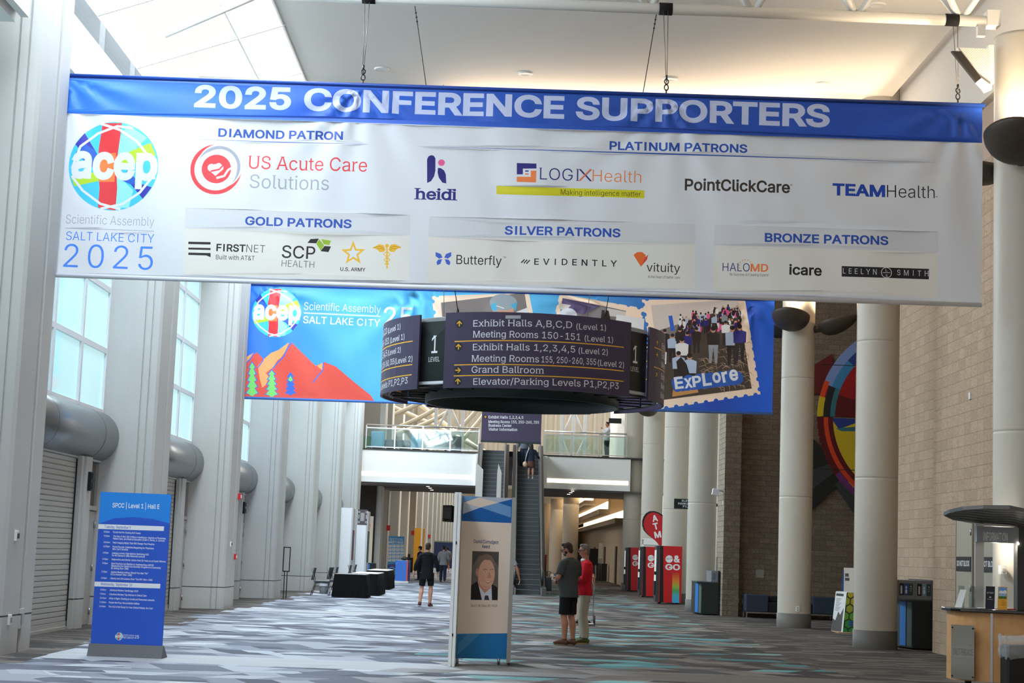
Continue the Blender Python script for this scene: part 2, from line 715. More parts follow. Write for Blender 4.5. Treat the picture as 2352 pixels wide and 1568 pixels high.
# ================================================================== surfaces of the place
def make_carpet():
    k = NT('carpet', rough=0.85, spec=0.15)
    x, y, z = k.pos()

    def cells(h, w, seed, slant):
        yr = k.math('DIVIDE', y, h)
        r = k.math('FLOOR', yr)
        fy = k.math('SUBTRACT', k.math('FRACT', yr), 0.5)
        rr = k.white(k.xyz(r, seed, 1.7))
        sl = k.math('MULTIPLY', fy, slant)
        # the slant alternates with the row so that the pieces get angled ends
        alt = k.math('SUBTRACT', k.math('MULTIPLY', k.math('GREATER_THAN', k.white(k.xyz(r, seed, 9.1)), 0.5), 2.0), 1.0)
        sl = k.math('MULTIPLY', sl, alt)
        u = k.math('ADD', k.math('ADD', k.math('DIVIDE', x, w), k.math('MULTIPLY', rr, 7.0)), sl)
        c = k.math('FLOOR', u)
        return r, c, u
    r1, c1, u1 = cells(0.92, 0.46, 3.0, 0.8)
    r2, c2, u2 = cells(0.5, 0.6, 11.0, 0.5)
    w1 = k.white(k.xyz(c1, r1, 0.3))
    w2 = k.white(k.xyz(c2, r2, 4.3))
    m2 = k.math('GREATER_THAN', k.white(k.xyz(c2, r2, 8.8)), 0.55)
    v = k.math('ADD', k.math('MULTIPLY', w1, k.math('SUBTRACT', 1.0, m2)), k.math('MULTIPLY', w2, m2))
    warm = [(0.0, (54, 51, 51)), (0.18, (72, 68, 67)), (0.36, (92, 87, 84)), (0.52, (112, 105, 100)), (0.66, (62, 59, 59)), (0.78, (82, 77, 75)), (0.86, (126, 120, 114)), (0.95, (144, 136, 128))]
    cool_daylit = [(0.0, (86, 90, 102)), (0.16, (112, 117, 130)), (0.36, (140, 145, 157)), (0.54, (163, 167, 176)), (0.70, (104, 108, 120)), (0.80, (178, 183, 192)), (0.92, (196, 200, 205))]
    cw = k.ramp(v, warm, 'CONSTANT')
    cc = k.ramp(v, cool_daylit, 'CONSTANT')
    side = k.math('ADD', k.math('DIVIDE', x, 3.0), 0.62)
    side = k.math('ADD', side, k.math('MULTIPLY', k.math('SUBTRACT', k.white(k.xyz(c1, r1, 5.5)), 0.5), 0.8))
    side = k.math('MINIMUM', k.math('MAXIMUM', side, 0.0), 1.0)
    c = k.mix(side, cc, cw)  # left cells bluer and paler: daylight from the left painted into the carpet
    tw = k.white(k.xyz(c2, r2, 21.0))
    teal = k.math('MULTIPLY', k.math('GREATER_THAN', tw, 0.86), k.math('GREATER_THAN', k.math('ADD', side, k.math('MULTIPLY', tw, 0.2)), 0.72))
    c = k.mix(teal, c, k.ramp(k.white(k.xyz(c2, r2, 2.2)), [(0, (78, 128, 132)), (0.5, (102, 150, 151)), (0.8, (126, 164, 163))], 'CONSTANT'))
    # plain cross bands, likewise painted paler on the daylit left
    band = 0
    for yb, hb in ((24.1, 0.85), (42.6, 0.75), (61.4, 0.8), (14.8, 0.85)):
        t = k.math('LESS_THAN', k.math('ABSOLUTE', k.math('SUBTRACT', y, yb)), hb)
        band = t if band == 0 else k.math('MAXIMUM', band, t)
    streak = k.noise(k.xyz(k.math('MULTIPLY', x, 0.6), k.math('MULTIPLY', y, 7.0), 0.0), 1.0)
    c = k.mix(band, c, k.mix(side, k.ramp(streak, [(0.3, (170, 172, 178)), (0.7, (186, 188, 190))]), k.ramp(streak, [(0.3, (96, 89, 83)), (0.7, (112, 104, 97))])))
    # finer grained carpet along both sides
    r3, c3, u3 = cells(0.24, 0.62, 17.0, 0.2)
    fine = k.ramp(k.white(k.xyz(c3, r3, 1.1)), [(0, (64, 60, 58)), (0.3, (80, 75, 72)), (0.6, (98, 91, 86)), (0.85, (116, 108, 101))], 'CONSTANT')
    rough_edge = k.math('MULTIPLY', k.math('SUBTRACT', k.white(k.xyz(0.0, r1, 6.0)), 0.5), 0.7)
    sides = k.math('MAXIMUM', k.math('GREATER_THAN', k.math('ADD', x, rough_edge), 5.15), k.math('LESS_THAN', k.math('ADD', x, rough_edge), -6.35))
    c = k.mix(sides, c, fine)
    yarn = k.noise(k.xyz(x, k.math('MULTIPLY', y, 1.0), 0.0), 160.0, 2)
    yn = k.n('ShaderNodeMix', data_type='RGBA', blend_type='MULTIPLY')
    yn.inputs[0].default_value = 1.0
    k.t.links.new(c, yn.inputs[6])
    k.t.links.new(k.ramp(yarn, [(0.25, (215, 215, 215)), (0.75, (255, 255, 255))]), yn.inputs[7])
    k.color(yn.outputs[2])
    return k.m


def make_blocks(name, axis, bw, rh, off, c1, c2, mort, rough=0.9, nz=0.25, msize=0.006):
    k = NT(name, rough=rough, spec=0.15)
    x, y, z = k.pos()
    h = y if axis == 'y' else x
    b = k.n('ShaderNodeTexBrick', offset=off, squash=1.0)
    k.t.links.new(k.xyz(h, z, 0.0), b.inputs['Vector'])
    b.inputs['Color1'].default_value = rgb(*c1)
    b.inputs['Color2'].default_value = rgb(*c2)
    b.inputs['Mortar'].default_value = rgb(*mort)
    b.inputs['Scale'].default_value = 1.0
    b.inputs['Mortar Size'].default_value = msize
    b.inputs['Mortar Smooth'].default_value = 0.3
    b.inputs['Bias'].default_value = -0.1
    b.inputs['Brick Width'].default_value = bw
    b.inputs['Row Height'].default_value = rh
    n = k.noise(k.xyz(x, y, z), 26.0, 6)
    mx = k.n('ShaderNodeMix', data_type='RGBA', blend_type='MULTIPLY')
    mx.inputs[0].default_value = 1.0
    k.t.links.new(b.outputs['Color'], mx.inputs[6])
    g = int(255 * (1 - nz))
    k.t.links.new(k.ramp(n, [(0.3, (g, g, g)), (0.7, (255, 255, 255))]), mx.inputs[7])
    k.color(mx.outputs[2])
    k.bump(b.outputs['Fac'], -0.2, 0.008)
    return k.m


def make_plaster():
    "painted precast concrete with a horizontal joint half a metre up"
    k = NT('grey_precast', rough=0.7, spec=0.25)
    x, y, z = k.pos()
    j = k.math('LESS_THAN', k.math('ABSOLUTE', k.math('SUBTRACT', z, 0.52)), 0.011)
    n = k.noise(k.xyz(x, y, z), 0.8, 3)
    c = k.ramp(n, [(0.3, (190, 190, 187)), (0.7, (195, 195, 192))])
    k.color(k.mix(j, c, rgb(70, 70, 68)))
    return k.m


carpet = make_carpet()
block_m = make_blocks('tan_block', 'y', 0.42, 0.205, 0.0, (192, 168, 144), (180, 156, 133), (150, 130, 110), nz=0.16)
block_face_m = make_blocks('tan_block_face', 'x', 0.42, 0.205, 0.0, (192, 168, 144), (180, 156, 133), (150, 130, 110), nz=0.16)
brick_m = make_blocks('brown_brick', 'x', 0.33, 0.155, 0.5, (136, 120, 102), (122, 107, 91), (98, 86, 74), nz=0.2, msize=0.006)
brick_lit_side_m = make_blocks('brown_brick_lit_side', 'y', 0.33, 0.155, 0.5, (176, 162, 142), (160, 146, 128), (108, 97, 85), nz=0.2, msize=0.008)  # paler copy of the brick: daylight on its side faces painted in
precast = make_plaster()
white_paint = mat('white_paint', (228, 226, 220), 0.6)
cream_paint = mat('cream_paint', (206, 198, 184), 0.7, noise=0.05, nscale=2)
ceil_paint = mat('ceiling_paint', (226, 220, 212), 0.8)
col_paint = mat('column_paint', (186, 178, 164), 0.55, noise=0.05, nscale=3)
col_base = mat('column_base_dark', (92, 88, 82), 0.6, noise=0.1, nscale=4)
steel_white = mat('white_steel', (232, 230, 224), 0.45)
alu = mat('brushed_aluminium', (170, 172, 174), 0.35, 0.9)
chrome = mat('bright_steel', (205, 206, 206), 0.22, 1.0)
black = mat('black_plastic', (22, 22, 23), 0.5)
black_metal = mat('black_metal', (28, 28, 30), 0.4, 0.3)
dark_grey = mat('dark_grey', (62, 64, 66), 0.55)
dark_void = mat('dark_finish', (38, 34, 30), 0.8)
win_frame = mat('window_frame', (222, 224, 226), 0.45)

# ------------------------------------------------------------------ floor
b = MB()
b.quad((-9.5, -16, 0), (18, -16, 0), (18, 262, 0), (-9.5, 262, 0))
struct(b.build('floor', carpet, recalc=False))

# ------------------------------------------------------------------ left wall: bays between projecting fins
D = 9.38
TIPS = [15.37 + D * i for i in range(8)]
XB = -7.62                                   # plane of windows and doors
WALL_TOP = 9.0
for i, yt in enumerate(TIPS):
    yp = yt - D
    b = MB()
    # plan of one fin, camera side first; shallow notches are the panel joints
    fin = [(-8.3, yt - 1.78), (XB, yt - 1.78), (-7.42, yt - 1.74), (-7.2, yt - 1.68), (-7.05, yt - 1.62), (-6.965, yt - 1.585),
           (-6.957, yt - 1.55), (-6.942, yt - 1.55), (-6.935, yt - 1.575), (-6.835, yt - 1.535), (-6.828, yt - 1.50),
           (-6.813, yt - 1.50), (-6.806, yt - 1.525), (-6.70, yt - 1.48), (-6.655, yt - 1.42), (-6.645, yt - 0.66),
           (-6.72, yt - 0.64), (-6.74, yt - 0.52), (-6.645, yt - 0.50), (-6.645, yt), (-8.3, yt)]
    b.prism(fin, 0, 11.0 if i < 2 else 8.9)
    struct(b.build('wall_left', precast))
    if i == 0:
        continue
    # back of the recess: above the window and behind the doors
    b = MB()
    b.box(-8.3, XB - 0.06, yp, yt - 1.78, 0.0, 3.5)
    b.box(-8.3, XB, yp, yt - 1.78, 8.7, 9.2)
    struct(b.build('wall_left', precast))
    # window: frame, mullions and frosted panes
    wy0, wy1 = yp + 0.05, yt - 1.80
    ny, nz_ = 4, 4
    ys = [wy1 - 0.06 - 1.96 * (ny - 1 - j) for j in range(ny)] if False else [wy1 - 1.93 * (3 - j) for j in range(4)]
    zs = [3.97 + 1.165 * j for j in range(5)]
    b = MB()
    for yy in ys:
        b.box(XB - 0.06, XB + 0.035, yy - 0.06, yy + 0.06, 3.97, 8.75)
    b.box(XB - 0.06, XB + 0.035, wy0, wy0 + 0.1, 3.97, 8.75)
    for zz in zs:
        b.box(XB - 0.05, XB + 0.03, wy0, wy1, zz - 0.05, zz + 0.05)
    w = struct(b.build('window_%d' % i, win_frame))
    k = MATS.get('frosted_pane')
    if k is None:
        nt = NT('frosted_pane', rough=0.06, spec=0.5)
        nt.b.inputs['Base Color'].default_value = rgb(150, 190, 195)
        x_, y_, z_ = nt.pos()
        n_ = nt.noise(nt.xyz(x_, y_, z_), 0.35, 2)
        nt.val(nt.b.inputs['Emission Color'], nt.ramp(n_, [(0.3, (168, 214, 219)), (0.7, (200, 232, 234))]))
        nt.b.inputs['Emission Strength'].default_value = 0.72
        k = nt.m
    g = MB()
    edges_y = [wy0] + ys
    for a in range(len(edges_y) - 1):
        for c in range(len(zs) - 1):
            g.box(XB - 0.035, XB - 0.01, edges_y[a] + 0.04, edges_y[a + 1] - 0.04, zs[c] + 0.04, zs[c + 1] - 0.04)
    struct(g.build('pane', k, parent=w))
    # lower opening: roller shutter or doors, jambs and transom
    jy = yt - 3.55
    b = MB()
    b.box(XB - 0.1, XB + 0.12, jy, jy + 0.16, 0, 3.06)
    b.box(XB - 0.1, XB + 0.16, jy + 0.16, jy + 0.62, 0, 3.06)
    b.box(XB - 0.1, XB + 0.05, yp, yt - 1.79, 3.02, 3.12)
    struct(b.build('trim_%d' % i, precast))
    # solid leaf beside the shutter with a glazed transom
    b = MB()
    b.box(XB - 0.08, XB + 0.0, jy + 0.66, yt - 1.80, 0.01, 2.1)
    b.box(XB - 0.08, XB + 0.03, jy + 0.62, yt - 1.79, 2.12, 2.2)
    b.box(XB - 0.08, XB + 0.03, yt - 1.86, yt - 1.79, 2.2, 3.0)
    dr = struct(b.build('door_%d' % i, mat('door_grey', (176, 173, 168), 0.5)))
    g = MB(); g.box(XB - 0.06, XB - 0.03, jy + 0.66, yt - 1.86, 2.2, 3.0)
    struct(g.build('transom_pane', mat('smoked_pane', (96, 88, 80), 0.25), parent=dr))
    for hz in (0.25, 1.05, 1.85):
        h = MB()
        h.tube([(XB + 0.02, yt - 1.86, hz - 0.06), (XB + 0.02, yt - 1.86, hz + 0.06)], 0.018, 8)
        h.build('hinge', alu, parent=dr)
    # shutter curtain of horizontal slats
    b = MB()
    z = 0.14
    b.box(XB - 0.04, XB + 0.05, yp + 0.1, jy, 0.0, 0.05)
    while z < 3.03:
        b.prism([(XB, z), (XB + 0.016, z + 0.014), (XB + 0.02, z + 0.045), (XB + 0.016, z + 0.076), (XB, z + 0.088)],
                yp + 0.1, jy - 0.02, axis='y') if False else b.add(
            [(XB, yp + .1, z), (XB + .018, yp + .1, z + .012), (XB + .018, yp + .1, z + .078), (XB, yp + .1, z + .09),
             (XB, jy - .02, z), (XB + .018, jy - .02, z + .012), (XB + .018, jy - .02, z + .078), (XB, jy - .02, z + .09)],
            [(0, 1, 5, 4), (1, 2, 6, 5), (2, 3, 7, 6)])
        z += 0.09
    b.box(XB - 0.03, XB + 0.03, yp + 0.1, jy - 0.02, 0.05, 0.14)
    sh = struct(b.build('door_%d' % (i + 10), mat('shutter_slat', (182, 180, 175), 0.45, 0.2)))
    g = MB(); g.box(XB + 0.02, XB + 0.04, jy - 0.02, jy, 0.05, 3.0)
    struct(g.build('guide_rail', black, parent=sh))

# white fascia and clerestory strip along the top of the left wall
b = MB()
b.box(-7.5, -6.95, 24.9, 82.0, 8.85, 9.72)
struct(b.build('trim_31', white_paint))
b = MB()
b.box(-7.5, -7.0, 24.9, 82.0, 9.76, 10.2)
k = NT('corrugated_grey', rough=0.7)  # colour darkened so the strip looks unlit, as if outside the glass
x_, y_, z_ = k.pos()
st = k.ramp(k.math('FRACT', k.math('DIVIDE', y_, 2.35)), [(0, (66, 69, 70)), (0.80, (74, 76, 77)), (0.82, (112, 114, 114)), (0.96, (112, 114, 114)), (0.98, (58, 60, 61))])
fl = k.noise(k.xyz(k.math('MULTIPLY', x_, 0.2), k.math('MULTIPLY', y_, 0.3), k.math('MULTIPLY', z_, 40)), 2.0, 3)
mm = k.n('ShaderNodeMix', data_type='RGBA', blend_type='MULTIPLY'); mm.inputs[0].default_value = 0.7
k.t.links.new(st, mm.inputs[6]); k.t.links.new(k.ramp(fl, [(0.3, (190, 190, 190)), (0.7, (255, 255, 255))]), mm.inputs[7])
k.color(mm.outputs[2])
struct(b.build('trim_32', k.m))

# soffit of the entrance bulkhead at the upper left
b = MB()
b.prism([(-6.66, 8.60), (-6.66, 12.0), (-9.0, 12.0), (-9.0, 8.53), (-6.84, 8.53), (-6.84, 8.72), (-6.77, 8.60)], 15.5, 22.55, axis='y')
struct(b.build('trim_33', white_paint))

# ------------------------------------------------------------------ skylight
b = MB()
for j in range(0, 22):
    yy = 12 + j * 3.127
    b.cbox((-5.72, yy, 10.72), (2.95, 0.035, 0.05), rot=Matrix.Rotation(-math.radians(19.2), 3, 'Y'))
for t in (0.0, 0.7, 1.0):
    x, z = -7.1 + 2.72 * t, 10.26 + 0.94 * t
    rw = 0.015 if t else 0.04
    b.box(x - rw, x + rw, 12, 82, z - 0.03, z + 0.03)
sk = struct(b.build('window_21', steel_white))
g = MB()
g.quad((-7.1, 12, 10.28), (-4.38, 12, 11.22), (-4.38, 82, 11.22), (-7.1, 82, 10.28))
struct(g.build('skylight_pane', glass('skylight_glass', (245, 250, 252), 0.05, 0.1), parent=sk, recalc=False))

# ------------------------------------------------------------------ ceiling over the hall
b = MB()
b.box(-4.38, 7.72, -16, 34.8, 11.2, 11.45)
b.box(-4.38, 7.72, 34.72, 34.85, 11.08, 11.2)
struct(b.build('ceiling', ceil_paint))
b = MB()
b.box(-4.38, 17, 35.3, 84, 12.6, 12.8)
b.box(-9.0, -4.3, 82, 84, 10.2, 12.8)
struct(b.build('ceiling_far', ceil_paint))
b = MB()
b.box(7.9, 8.05, -16, 34.8, 9.5, 12.6)
struct(b.build('wall_upper', mat('bulkhead_beige', (206, 198, 188), 0.8)))
b = MB()
b.box(8.05, 17, -16, 35, 12.6, 12.8)
b.box(11.0, 11.2, -16, 43, 8.9, 12.6)
struct(b.build('ceiling_side', mat('side_ceiling', (188, 170, 156), 0.8)))

# ------------------------------------------------------------------ right side walls
b = MB()
b.box(8.53, 11.0, -16, 33.75, 0, 9.0)
b.box(8.92, 11.0, 33.75, 43.2, 0, 9.0)
struct(b.build('wall_right', block_m))
b = MB()
b.box(6.62, 17.5, 51.2, 52.3, 0, 12.6)
b.box(6.62, 7.1, 50.75, 51.2, 0, 12.6)
w = b.build('wall_back', [brick_m, brick_lit_side_m])
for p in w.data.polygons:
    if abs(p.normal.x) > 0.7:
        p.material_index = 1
struct(w)
b = MB()
b.box(17.3, 17.5, 43, 51.2, 0, 12.6)
b.box(11.0, 17.5, 42.9, 43.2, 0, 12.6)
struct(b.build('wall_alcove', block_face_m))
b = MB()
b.box(7.95, 8.15, 52.3, 84, 0, 12.6)
struct(b.build('wall_far_right', cream_paint))

# ------------------------------------------------------------------ columns
def column(name, x, y, r, top, seams, base=0.36):
    b = MB()
    prof = [(r, base)]
    prof.append((r, base + 0.03))
    for s in seams:
        prof += [(r, s - 0.04), (r, s - 0.008), (r - 0.006, s - 0.004), (r - 0.006, s + 0.004), (r, s + 0.008), (r, s + 0.04)]
    prof += [(r, top - 0.04), (r, top), (0.0, top)]
    b.lathe(prof, (x, y, 0), 48, 0)
    b.lathe([(r + 0.015, 0), (r + 0.015, base), (r - 0.02, base + 0.005)], (x, y, 0), 48, 1)
    return struct(b.build(name, [col_paint, col_base]))


column('column_near', 7.62, 24.95, 0.43, 9.62, (3.65,))
column('column_middle', 7.57, 34.5, 0.425, 12.6, (3.38, 6.15))
column('column_back', 7.56, 43.9, 0.42, 12.6, (3.3, 6.35))
for j, yy in enumerate((54.6, 63.05, 72.75, 83.4)):
    column('column_inner', 6.42, yy, 0.45, 12.6, (3.4, 6.4))
for x, y in ((4.07, 99.0), (3.75, 113.0), (3.35, 124.0), (2.95, 134.0)):
    column('column_lower', x, y, 0.46, 5.2, ())

# ------------------------------------------------------------------ mezzanine
YM = 82.5
b = MB()
b.box(-8.2, -1.28, YM, YM + 0.35, 4.74, 6.28)          # fascia left
b.box(2.12, 6.2, YM, YM + 0.35, 4.74, 6.28)            # fascia right
b.box(-1.28, -1.0, YM - 0.25, YM + 0.35, 4.74, 6.28)
b.box(1.9, 2.16, YM - 0.25, YM + 0.35, 4.74, 6.28)
b.box(6.2, 8.0, YM + 1.3, YM + 1.6, 4.74, 6.28)
struct(b.build('wall_mezzanine', mat('mezzanine_white', (226, 226, 222), 0.6)))
b = MB()
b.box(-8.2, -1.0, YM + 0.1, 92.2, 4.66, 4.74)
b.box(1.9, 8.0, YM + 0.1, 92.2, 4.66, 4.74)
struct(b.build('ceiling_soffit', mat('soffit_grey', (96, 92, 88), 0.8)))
b = MB()
b.box(-8.2, -1.0, YM - 0.03, 116, 6.28, 6.36)
b.box(1.9, 8.0, YM - 0.03, 116, 6.28, 6.36)
b.box(-1.0, 1.9, 80.6, 116, 6.1, 6.34)
struct(b.build('floor_upper', mat('upper_floor_edge', (52, 50, 48), 0.6)))
cove = mat('cove_light_warm', (255, 236, 200), 0.5, emit=5.0, emit_col=(255, 233, 196))
b = MB()
b.box(-6.75, -1.4, YM - 0.012, YM + 0.01, 5.04, 5.22)
struct(b.build('trim_41', cove))
b = MB()
b.box(2.2, 6.1, YM - 0.012, YM + 0.01, 5.04, 5.22)
struct(b.build('trim_42', cove))
# upper lobby: back wall of tall ribs, side walls
b = MB()
b.box(-9, 18, 113, 113.3, 6.3, 16)
for j in range(40):
    b.box(-9 + j * 0.65, -9 + j * 0.65 + 0.16, 112.85, 113.0, 6.3, 16)
struct(b.build('wall_upper_back', mat('lobby_cream', (216, 206, 188), 0.7)))
b = MB()
b.box(-8.0, -7.8, 84, 113, 6.3, 14)
b.box(6.0, 6.2, 84.6, 96, 6.3, 14)
struct(b.build('wall_upper_side', white_paint))

# ------------------------------------------------------------------ space below the mezzanine
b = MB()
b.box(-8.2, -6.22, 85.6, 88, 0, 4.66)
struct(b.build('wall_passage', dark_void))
# the fins of the left wall go on for a long way below the mezzanine
b = MB()
for j, inv in enumerate([0.00374, 0.00397] + [0.00397 + 0.000425 * q for q in range(1, 15)]):
    yk = 5.95 * 3920 * inv
    xl = -6.22 if j == 0 else -7.6
    b.box(xl, -5.98, yk - 1.55, yk - 1.5, 0, 11.2, 0)
    b.box(xl, -5.95, yk - 1.5, yk, 0, 11.2, 1)
    b.box(-7.6, -7.4, yk - 9.8 if j > 1 else yk - 1, yk, 0, 11.2, 0)
struct(b.build('wall_ribbed', [mat('rib_shaded_face', (172, 170, 163), 0.7), mat('rib_lit_tip', (214, 210, 200), 0.7)]))  # pale tips, darker faces: light and shade on the fins put into colour
b = MB()
b.box(-9, 9, 258, 258.3, 0, 11.2)
b.box(6.95, 7.1, 92, 150, 0, 6.3)
b.box(1.8, 7.1, 148, 148.2, 0, 6.3)
b.box(1.6, 1.8, 136, 258, 0, 11.2)
b.box(-9, 1.8, 116, 116.2, 6.34, 11.2)
struct(b.build('wall_lower_back', mat('lower_beige', (176, 164, 146), 0.8)))
b = MB()
b.box(-9, 1.7, 92.2, 116, 6.18, 6.28)
b.box(-9, 1.9, 116, 259, 11.0, 11.2)
b.box(1.7, 9, 92.2, 150, 5.2, 6.28)
struct(b.build('ceiling_lower', ceil_paint))
# stepped ceiling coves on the right below the mezzanine
cv = mat('cove_glow', (255, 232, 190), 0.6, emit=3.2, emit_col=(255, 226, 182))
beam_m = mat('cove_beam', (150, 138, 122), 0.8)
for j, (x, z) in enumerate(((6.45, 3.72), (5.65, 4.22), (4.9, 4.72))):
    b = MB()
    b.box(x - 0.16, x + 0.5, 94 + j * 1.5, 139, z - 0.30, z - 0.02)
    b.box(x + 0.35, x + 0.5, 94 + j * 1.5, 139, z - 0.02, 5.2)
    struct(b.build('trim_%d' % (51 + j), beam_m))
    g = MB()
    g.box(x - 0.12, x + 0.32, 94.2 + j * 1.5, 138.8, z - 0.02, z + 0.01)
    g.box(x + 0.31, x + 0.35, 94.2 + j * 1.5, 138.8, z + 0.01, z + 0.42)
    struct(g.build('trim_%d' % (61 + j), cv))
area('lower_hall_light', (-2.0, 104, 6.0), (-2.0, 104, 0), 6, 20, 700, (1.0, 0.95, 0.88))
area('far_hall_light', (-2.0, 180, 10.8), (-2.0, 180, 0), 5, 120, 7000, (1.0, 0.98, 0.95))
area('right_lower_light', (4.5, 106, 4.5), (4.5, 106, 0), 2, 20, 120, (1.0, 0.86, 0.66))
# ================================================================== hanging banners
def plane_px(Y, u0, w0, tilt=0.0):
    "photo pixel -> sheet coordinates on the hall cross-section at distance Y"
    def f(px, py):
        p = at_y(px, py, Y)
        return np.array([p[0] - u0, p[2] - w0])
    return f


class Sheet:
    "artwork placed by photo pixels on a flat sheet"
    def __init__(self, mats, f):
        self.P = Print(mats)
        self.f = f

    def pts(self, m, pp):
        self.P.poly(m, [self.f(*p) for p in pp])

    def text(self, m, s, x0, y0, x1, y1, cap, **kw):
        a, b = self.f(x0, y0), self.f(x1, y1)
        c = np.linalg.norm(self.f(x0, y0 - cap) - a)
        self.P.text(m, s, a, b, c, **kw)

    def line(self, m, pp, w):
        sc = np.linalg.norm(self.f(pp[0][0], pp[0][1] - 1) - self.f(*pp[0]))
        self.P.line(m, [self.f(*p) for p in pp], [x * sc for x in w] if isinstance(w, (list, tuple)) else w * sc)

    def s(self, px, py):
        return np.linalg.norm(self.f(px, py - 1) - self.f(px, py))

    def disc(self, m, px, py, r, ry=None, n=28):
        c = self.f(px, py); k = self.s(px, py)
        self.P.disc(m, c[0], c[1], r * k, (ry or r) * k, n)

    def ring(self, m, px, py, r, t, n=40):
        c = self.f(px, py); k = self.s(px, py)
        self.P.ring(m, c[0], c[1], r * k, t * k, n)


def cloth(name, col, rough=0.42, spec=0.35, weave=True):
    m = mat(name, col, rough, spec=spec)
    return m


INK = {}
for nm, col in dict(white=(222, 224, 229), blue=(46, 98, 196), title=(196, 204, 234), head=(44, 84, 176), pale=(214, 215, 219), warm=(228, 225, 218),
                    red=(226, 60, 66), grey=(150, 154, 160), lgrey=(160, 165, 178), navy=(46, 40, 120), pink=(236, 96, 150), orange=(240, 130, 70),
                    lime=(216, 208, 40), black=(34, 32, 34), brown=(62, 52, 46), teamblue=(34, 72, 176), gold=(240, 184, 50), green=(150, 182, 50),
                    cyan=(70, 196, 228), sky=(150, 226, 246), deep=(60, 56, 170), leaf=(180, 214, 50), bfly=(70, 100, 200), flame=(238, 112, 48), city=(74, 138, 240),
                    hem=(30, 66, 150), dkgold=(170, 120, 40), silver=(216, 218, 226)).items():
    INK[nm] = cloth('print_' + nm, col)


def gradient_ink(name, stops, x0, x1):
    k = NT(name, rough=0.42, spec=0.35)
    x, y, z = k.pos()
    f = k.math('DIVIDE', k.math('SUBTRACT', x, x0), x1 - x0)
    k.color(k.ramp(f, stops))
    INK[name] = k.m


def acep_globe(S, cx, cy, r, text_w=1.0):
    "round emblem of coloured bands with white arcs and the word across it"
    f = lambda a, b: (cx + a * r, cy + b * r)

    def arc_pts(pp):
        return [f(*p) for p in pp]
    S.disc('cyan', cx, cy, r, n=48)
    th = lambda a: (math.cos(math.radians(a)), -math.sin(math.radians(a)))
    # paler wedges, green band, dark blocks, red band
    S.pts('sky', arc_pts([th(70), th(40), (0.25, -0.12), (0.08, -0.25), (0.18, -0.7)]))
    S.pts('sky', arc_pts([th(250), th(290), (0.45, 0.55), (0.1, 0.2), (-0.1, 0.35)]))
    S.pts('leaf', arc_pts([th(32), th(14), (0.25, 0.05), (-0.2, 0.3), th(207), th(192), (-0.3, 0.12), (0.1, -0.2)]))
    S.pts('deep', arc_pts([th(150), th(131), (-0.42, -0.36), (-0.28, -0.1), (-0.5, 0.0), (-0.72, -0.32)]))
    S.pts('blue', arc_pts([(-0.42, -0.36), (-0.28, -0.1), (-0.5, 0.02), (-0.86, -0.30), (-0.70, -0.55)]))
    S.pts('deep', arc_pts([th(331), th(312), (0.4, 0.42), (0.5, 0.28), (0.62, 0.40)]))
    S.pts('blue', arc_pts([(0.4, 0.42), (0.15, 0.3), (0.32, 0.1), (0.6, 0.38)]))
    S.pts('red', arc_pts([th(104), th(78), (0.12, -0.4), (0.06, 0.0), (0.08, 0.5), th(262 + 10), th(249), (-0.32, 0.5), (-0.36, 0.0), (-0.34, -0.4)]))
    S.pts('orange', arc_pts([(-0.30, -0.3), (0.06, -0.3), (0.02, 0.35), (-0.33, 0.35)]))
    for q in (((-0.95, 0.05), (-0.75, -0.45), (-0.35, -0.75), (0.1, -0.9), (0.45, -0.86)), ((-0.30, -0.97), (0.15, -0.82), (0.55, -0.55), (0.85, -0.15), (0.93, 0.3)),
              ((-0.95, 0.22), (-0.7, 0.55), (-0.3, 0.85), (0.15, 0.97)), ((0.85, 0.3), (0.6, 0.6), (0.2, 0.85), (-0.3, 0.96))):
        S.line('white', arc_pts(q), r * 0.055)
    x0, x1 = cx - r * 0.98 * text_w, cx + r * 0.99 * text_w
    S.text('white', 'acep', x0, cy + r * 0.27, x1, cy + r * 0.27 + (x1 - x0) * 0.036, r * 0.80, bold=0.05)


# ------------------------------------------------------------------ front banner: conference supporters
Y1 = 24.85
f1 = plane_px(Y1, 0, 0)
gradient_ink('band_blue', [(0.0, (58, 128, 232)), (0.3, (50, 100, 208)), (0.6, (44, 84, 176)), (1.0, (40, 84, 190))], -6.95, 6.97)
S = Sheet(list(INK), f1)
tl, tr, bl, br = f1(120, 171), f1(2254, 241), f1(85, 635), f1(2256, 705)
uL, uR = (tl[0] + bl[0]) / 2 - 0.0, (tr[0] + br[0]) / 2
vT = lambda u: tl[1] + (tr[1] - tl[1]) * (u - uL) / (uR - uL)
vB = lambda u: bl[1] + (br[1] - bl[1]) * (u - uL) / (uR - uL)
S.pts('band_blue', [(100, 160), (2270, 232), (2270, 329), (95, 258)])
S.line('hem', [(110, 174), (2262, 245)], 7)
S.text('title', '2025 CONFERENCE SUPPORTERS', 445, 246, 1906, 292, 52, bold=0.042)
S.text('head', 'DIAMOND PATRON', 501, 314, 788, 322.5, 19.5, bold=0.034)
S.line('head', [(455, 320), (650, 326), (847, 332)], [0.2, 2.0, 0.2])
S.text('head', 'PLATINUM PATRONS', 1400, 343, 1716, 352, 19.5, bold=0.034)
S.line('head', [(962, 336), (1550, 354), (2146, 373)], [0.2, 3.2, 0.2])
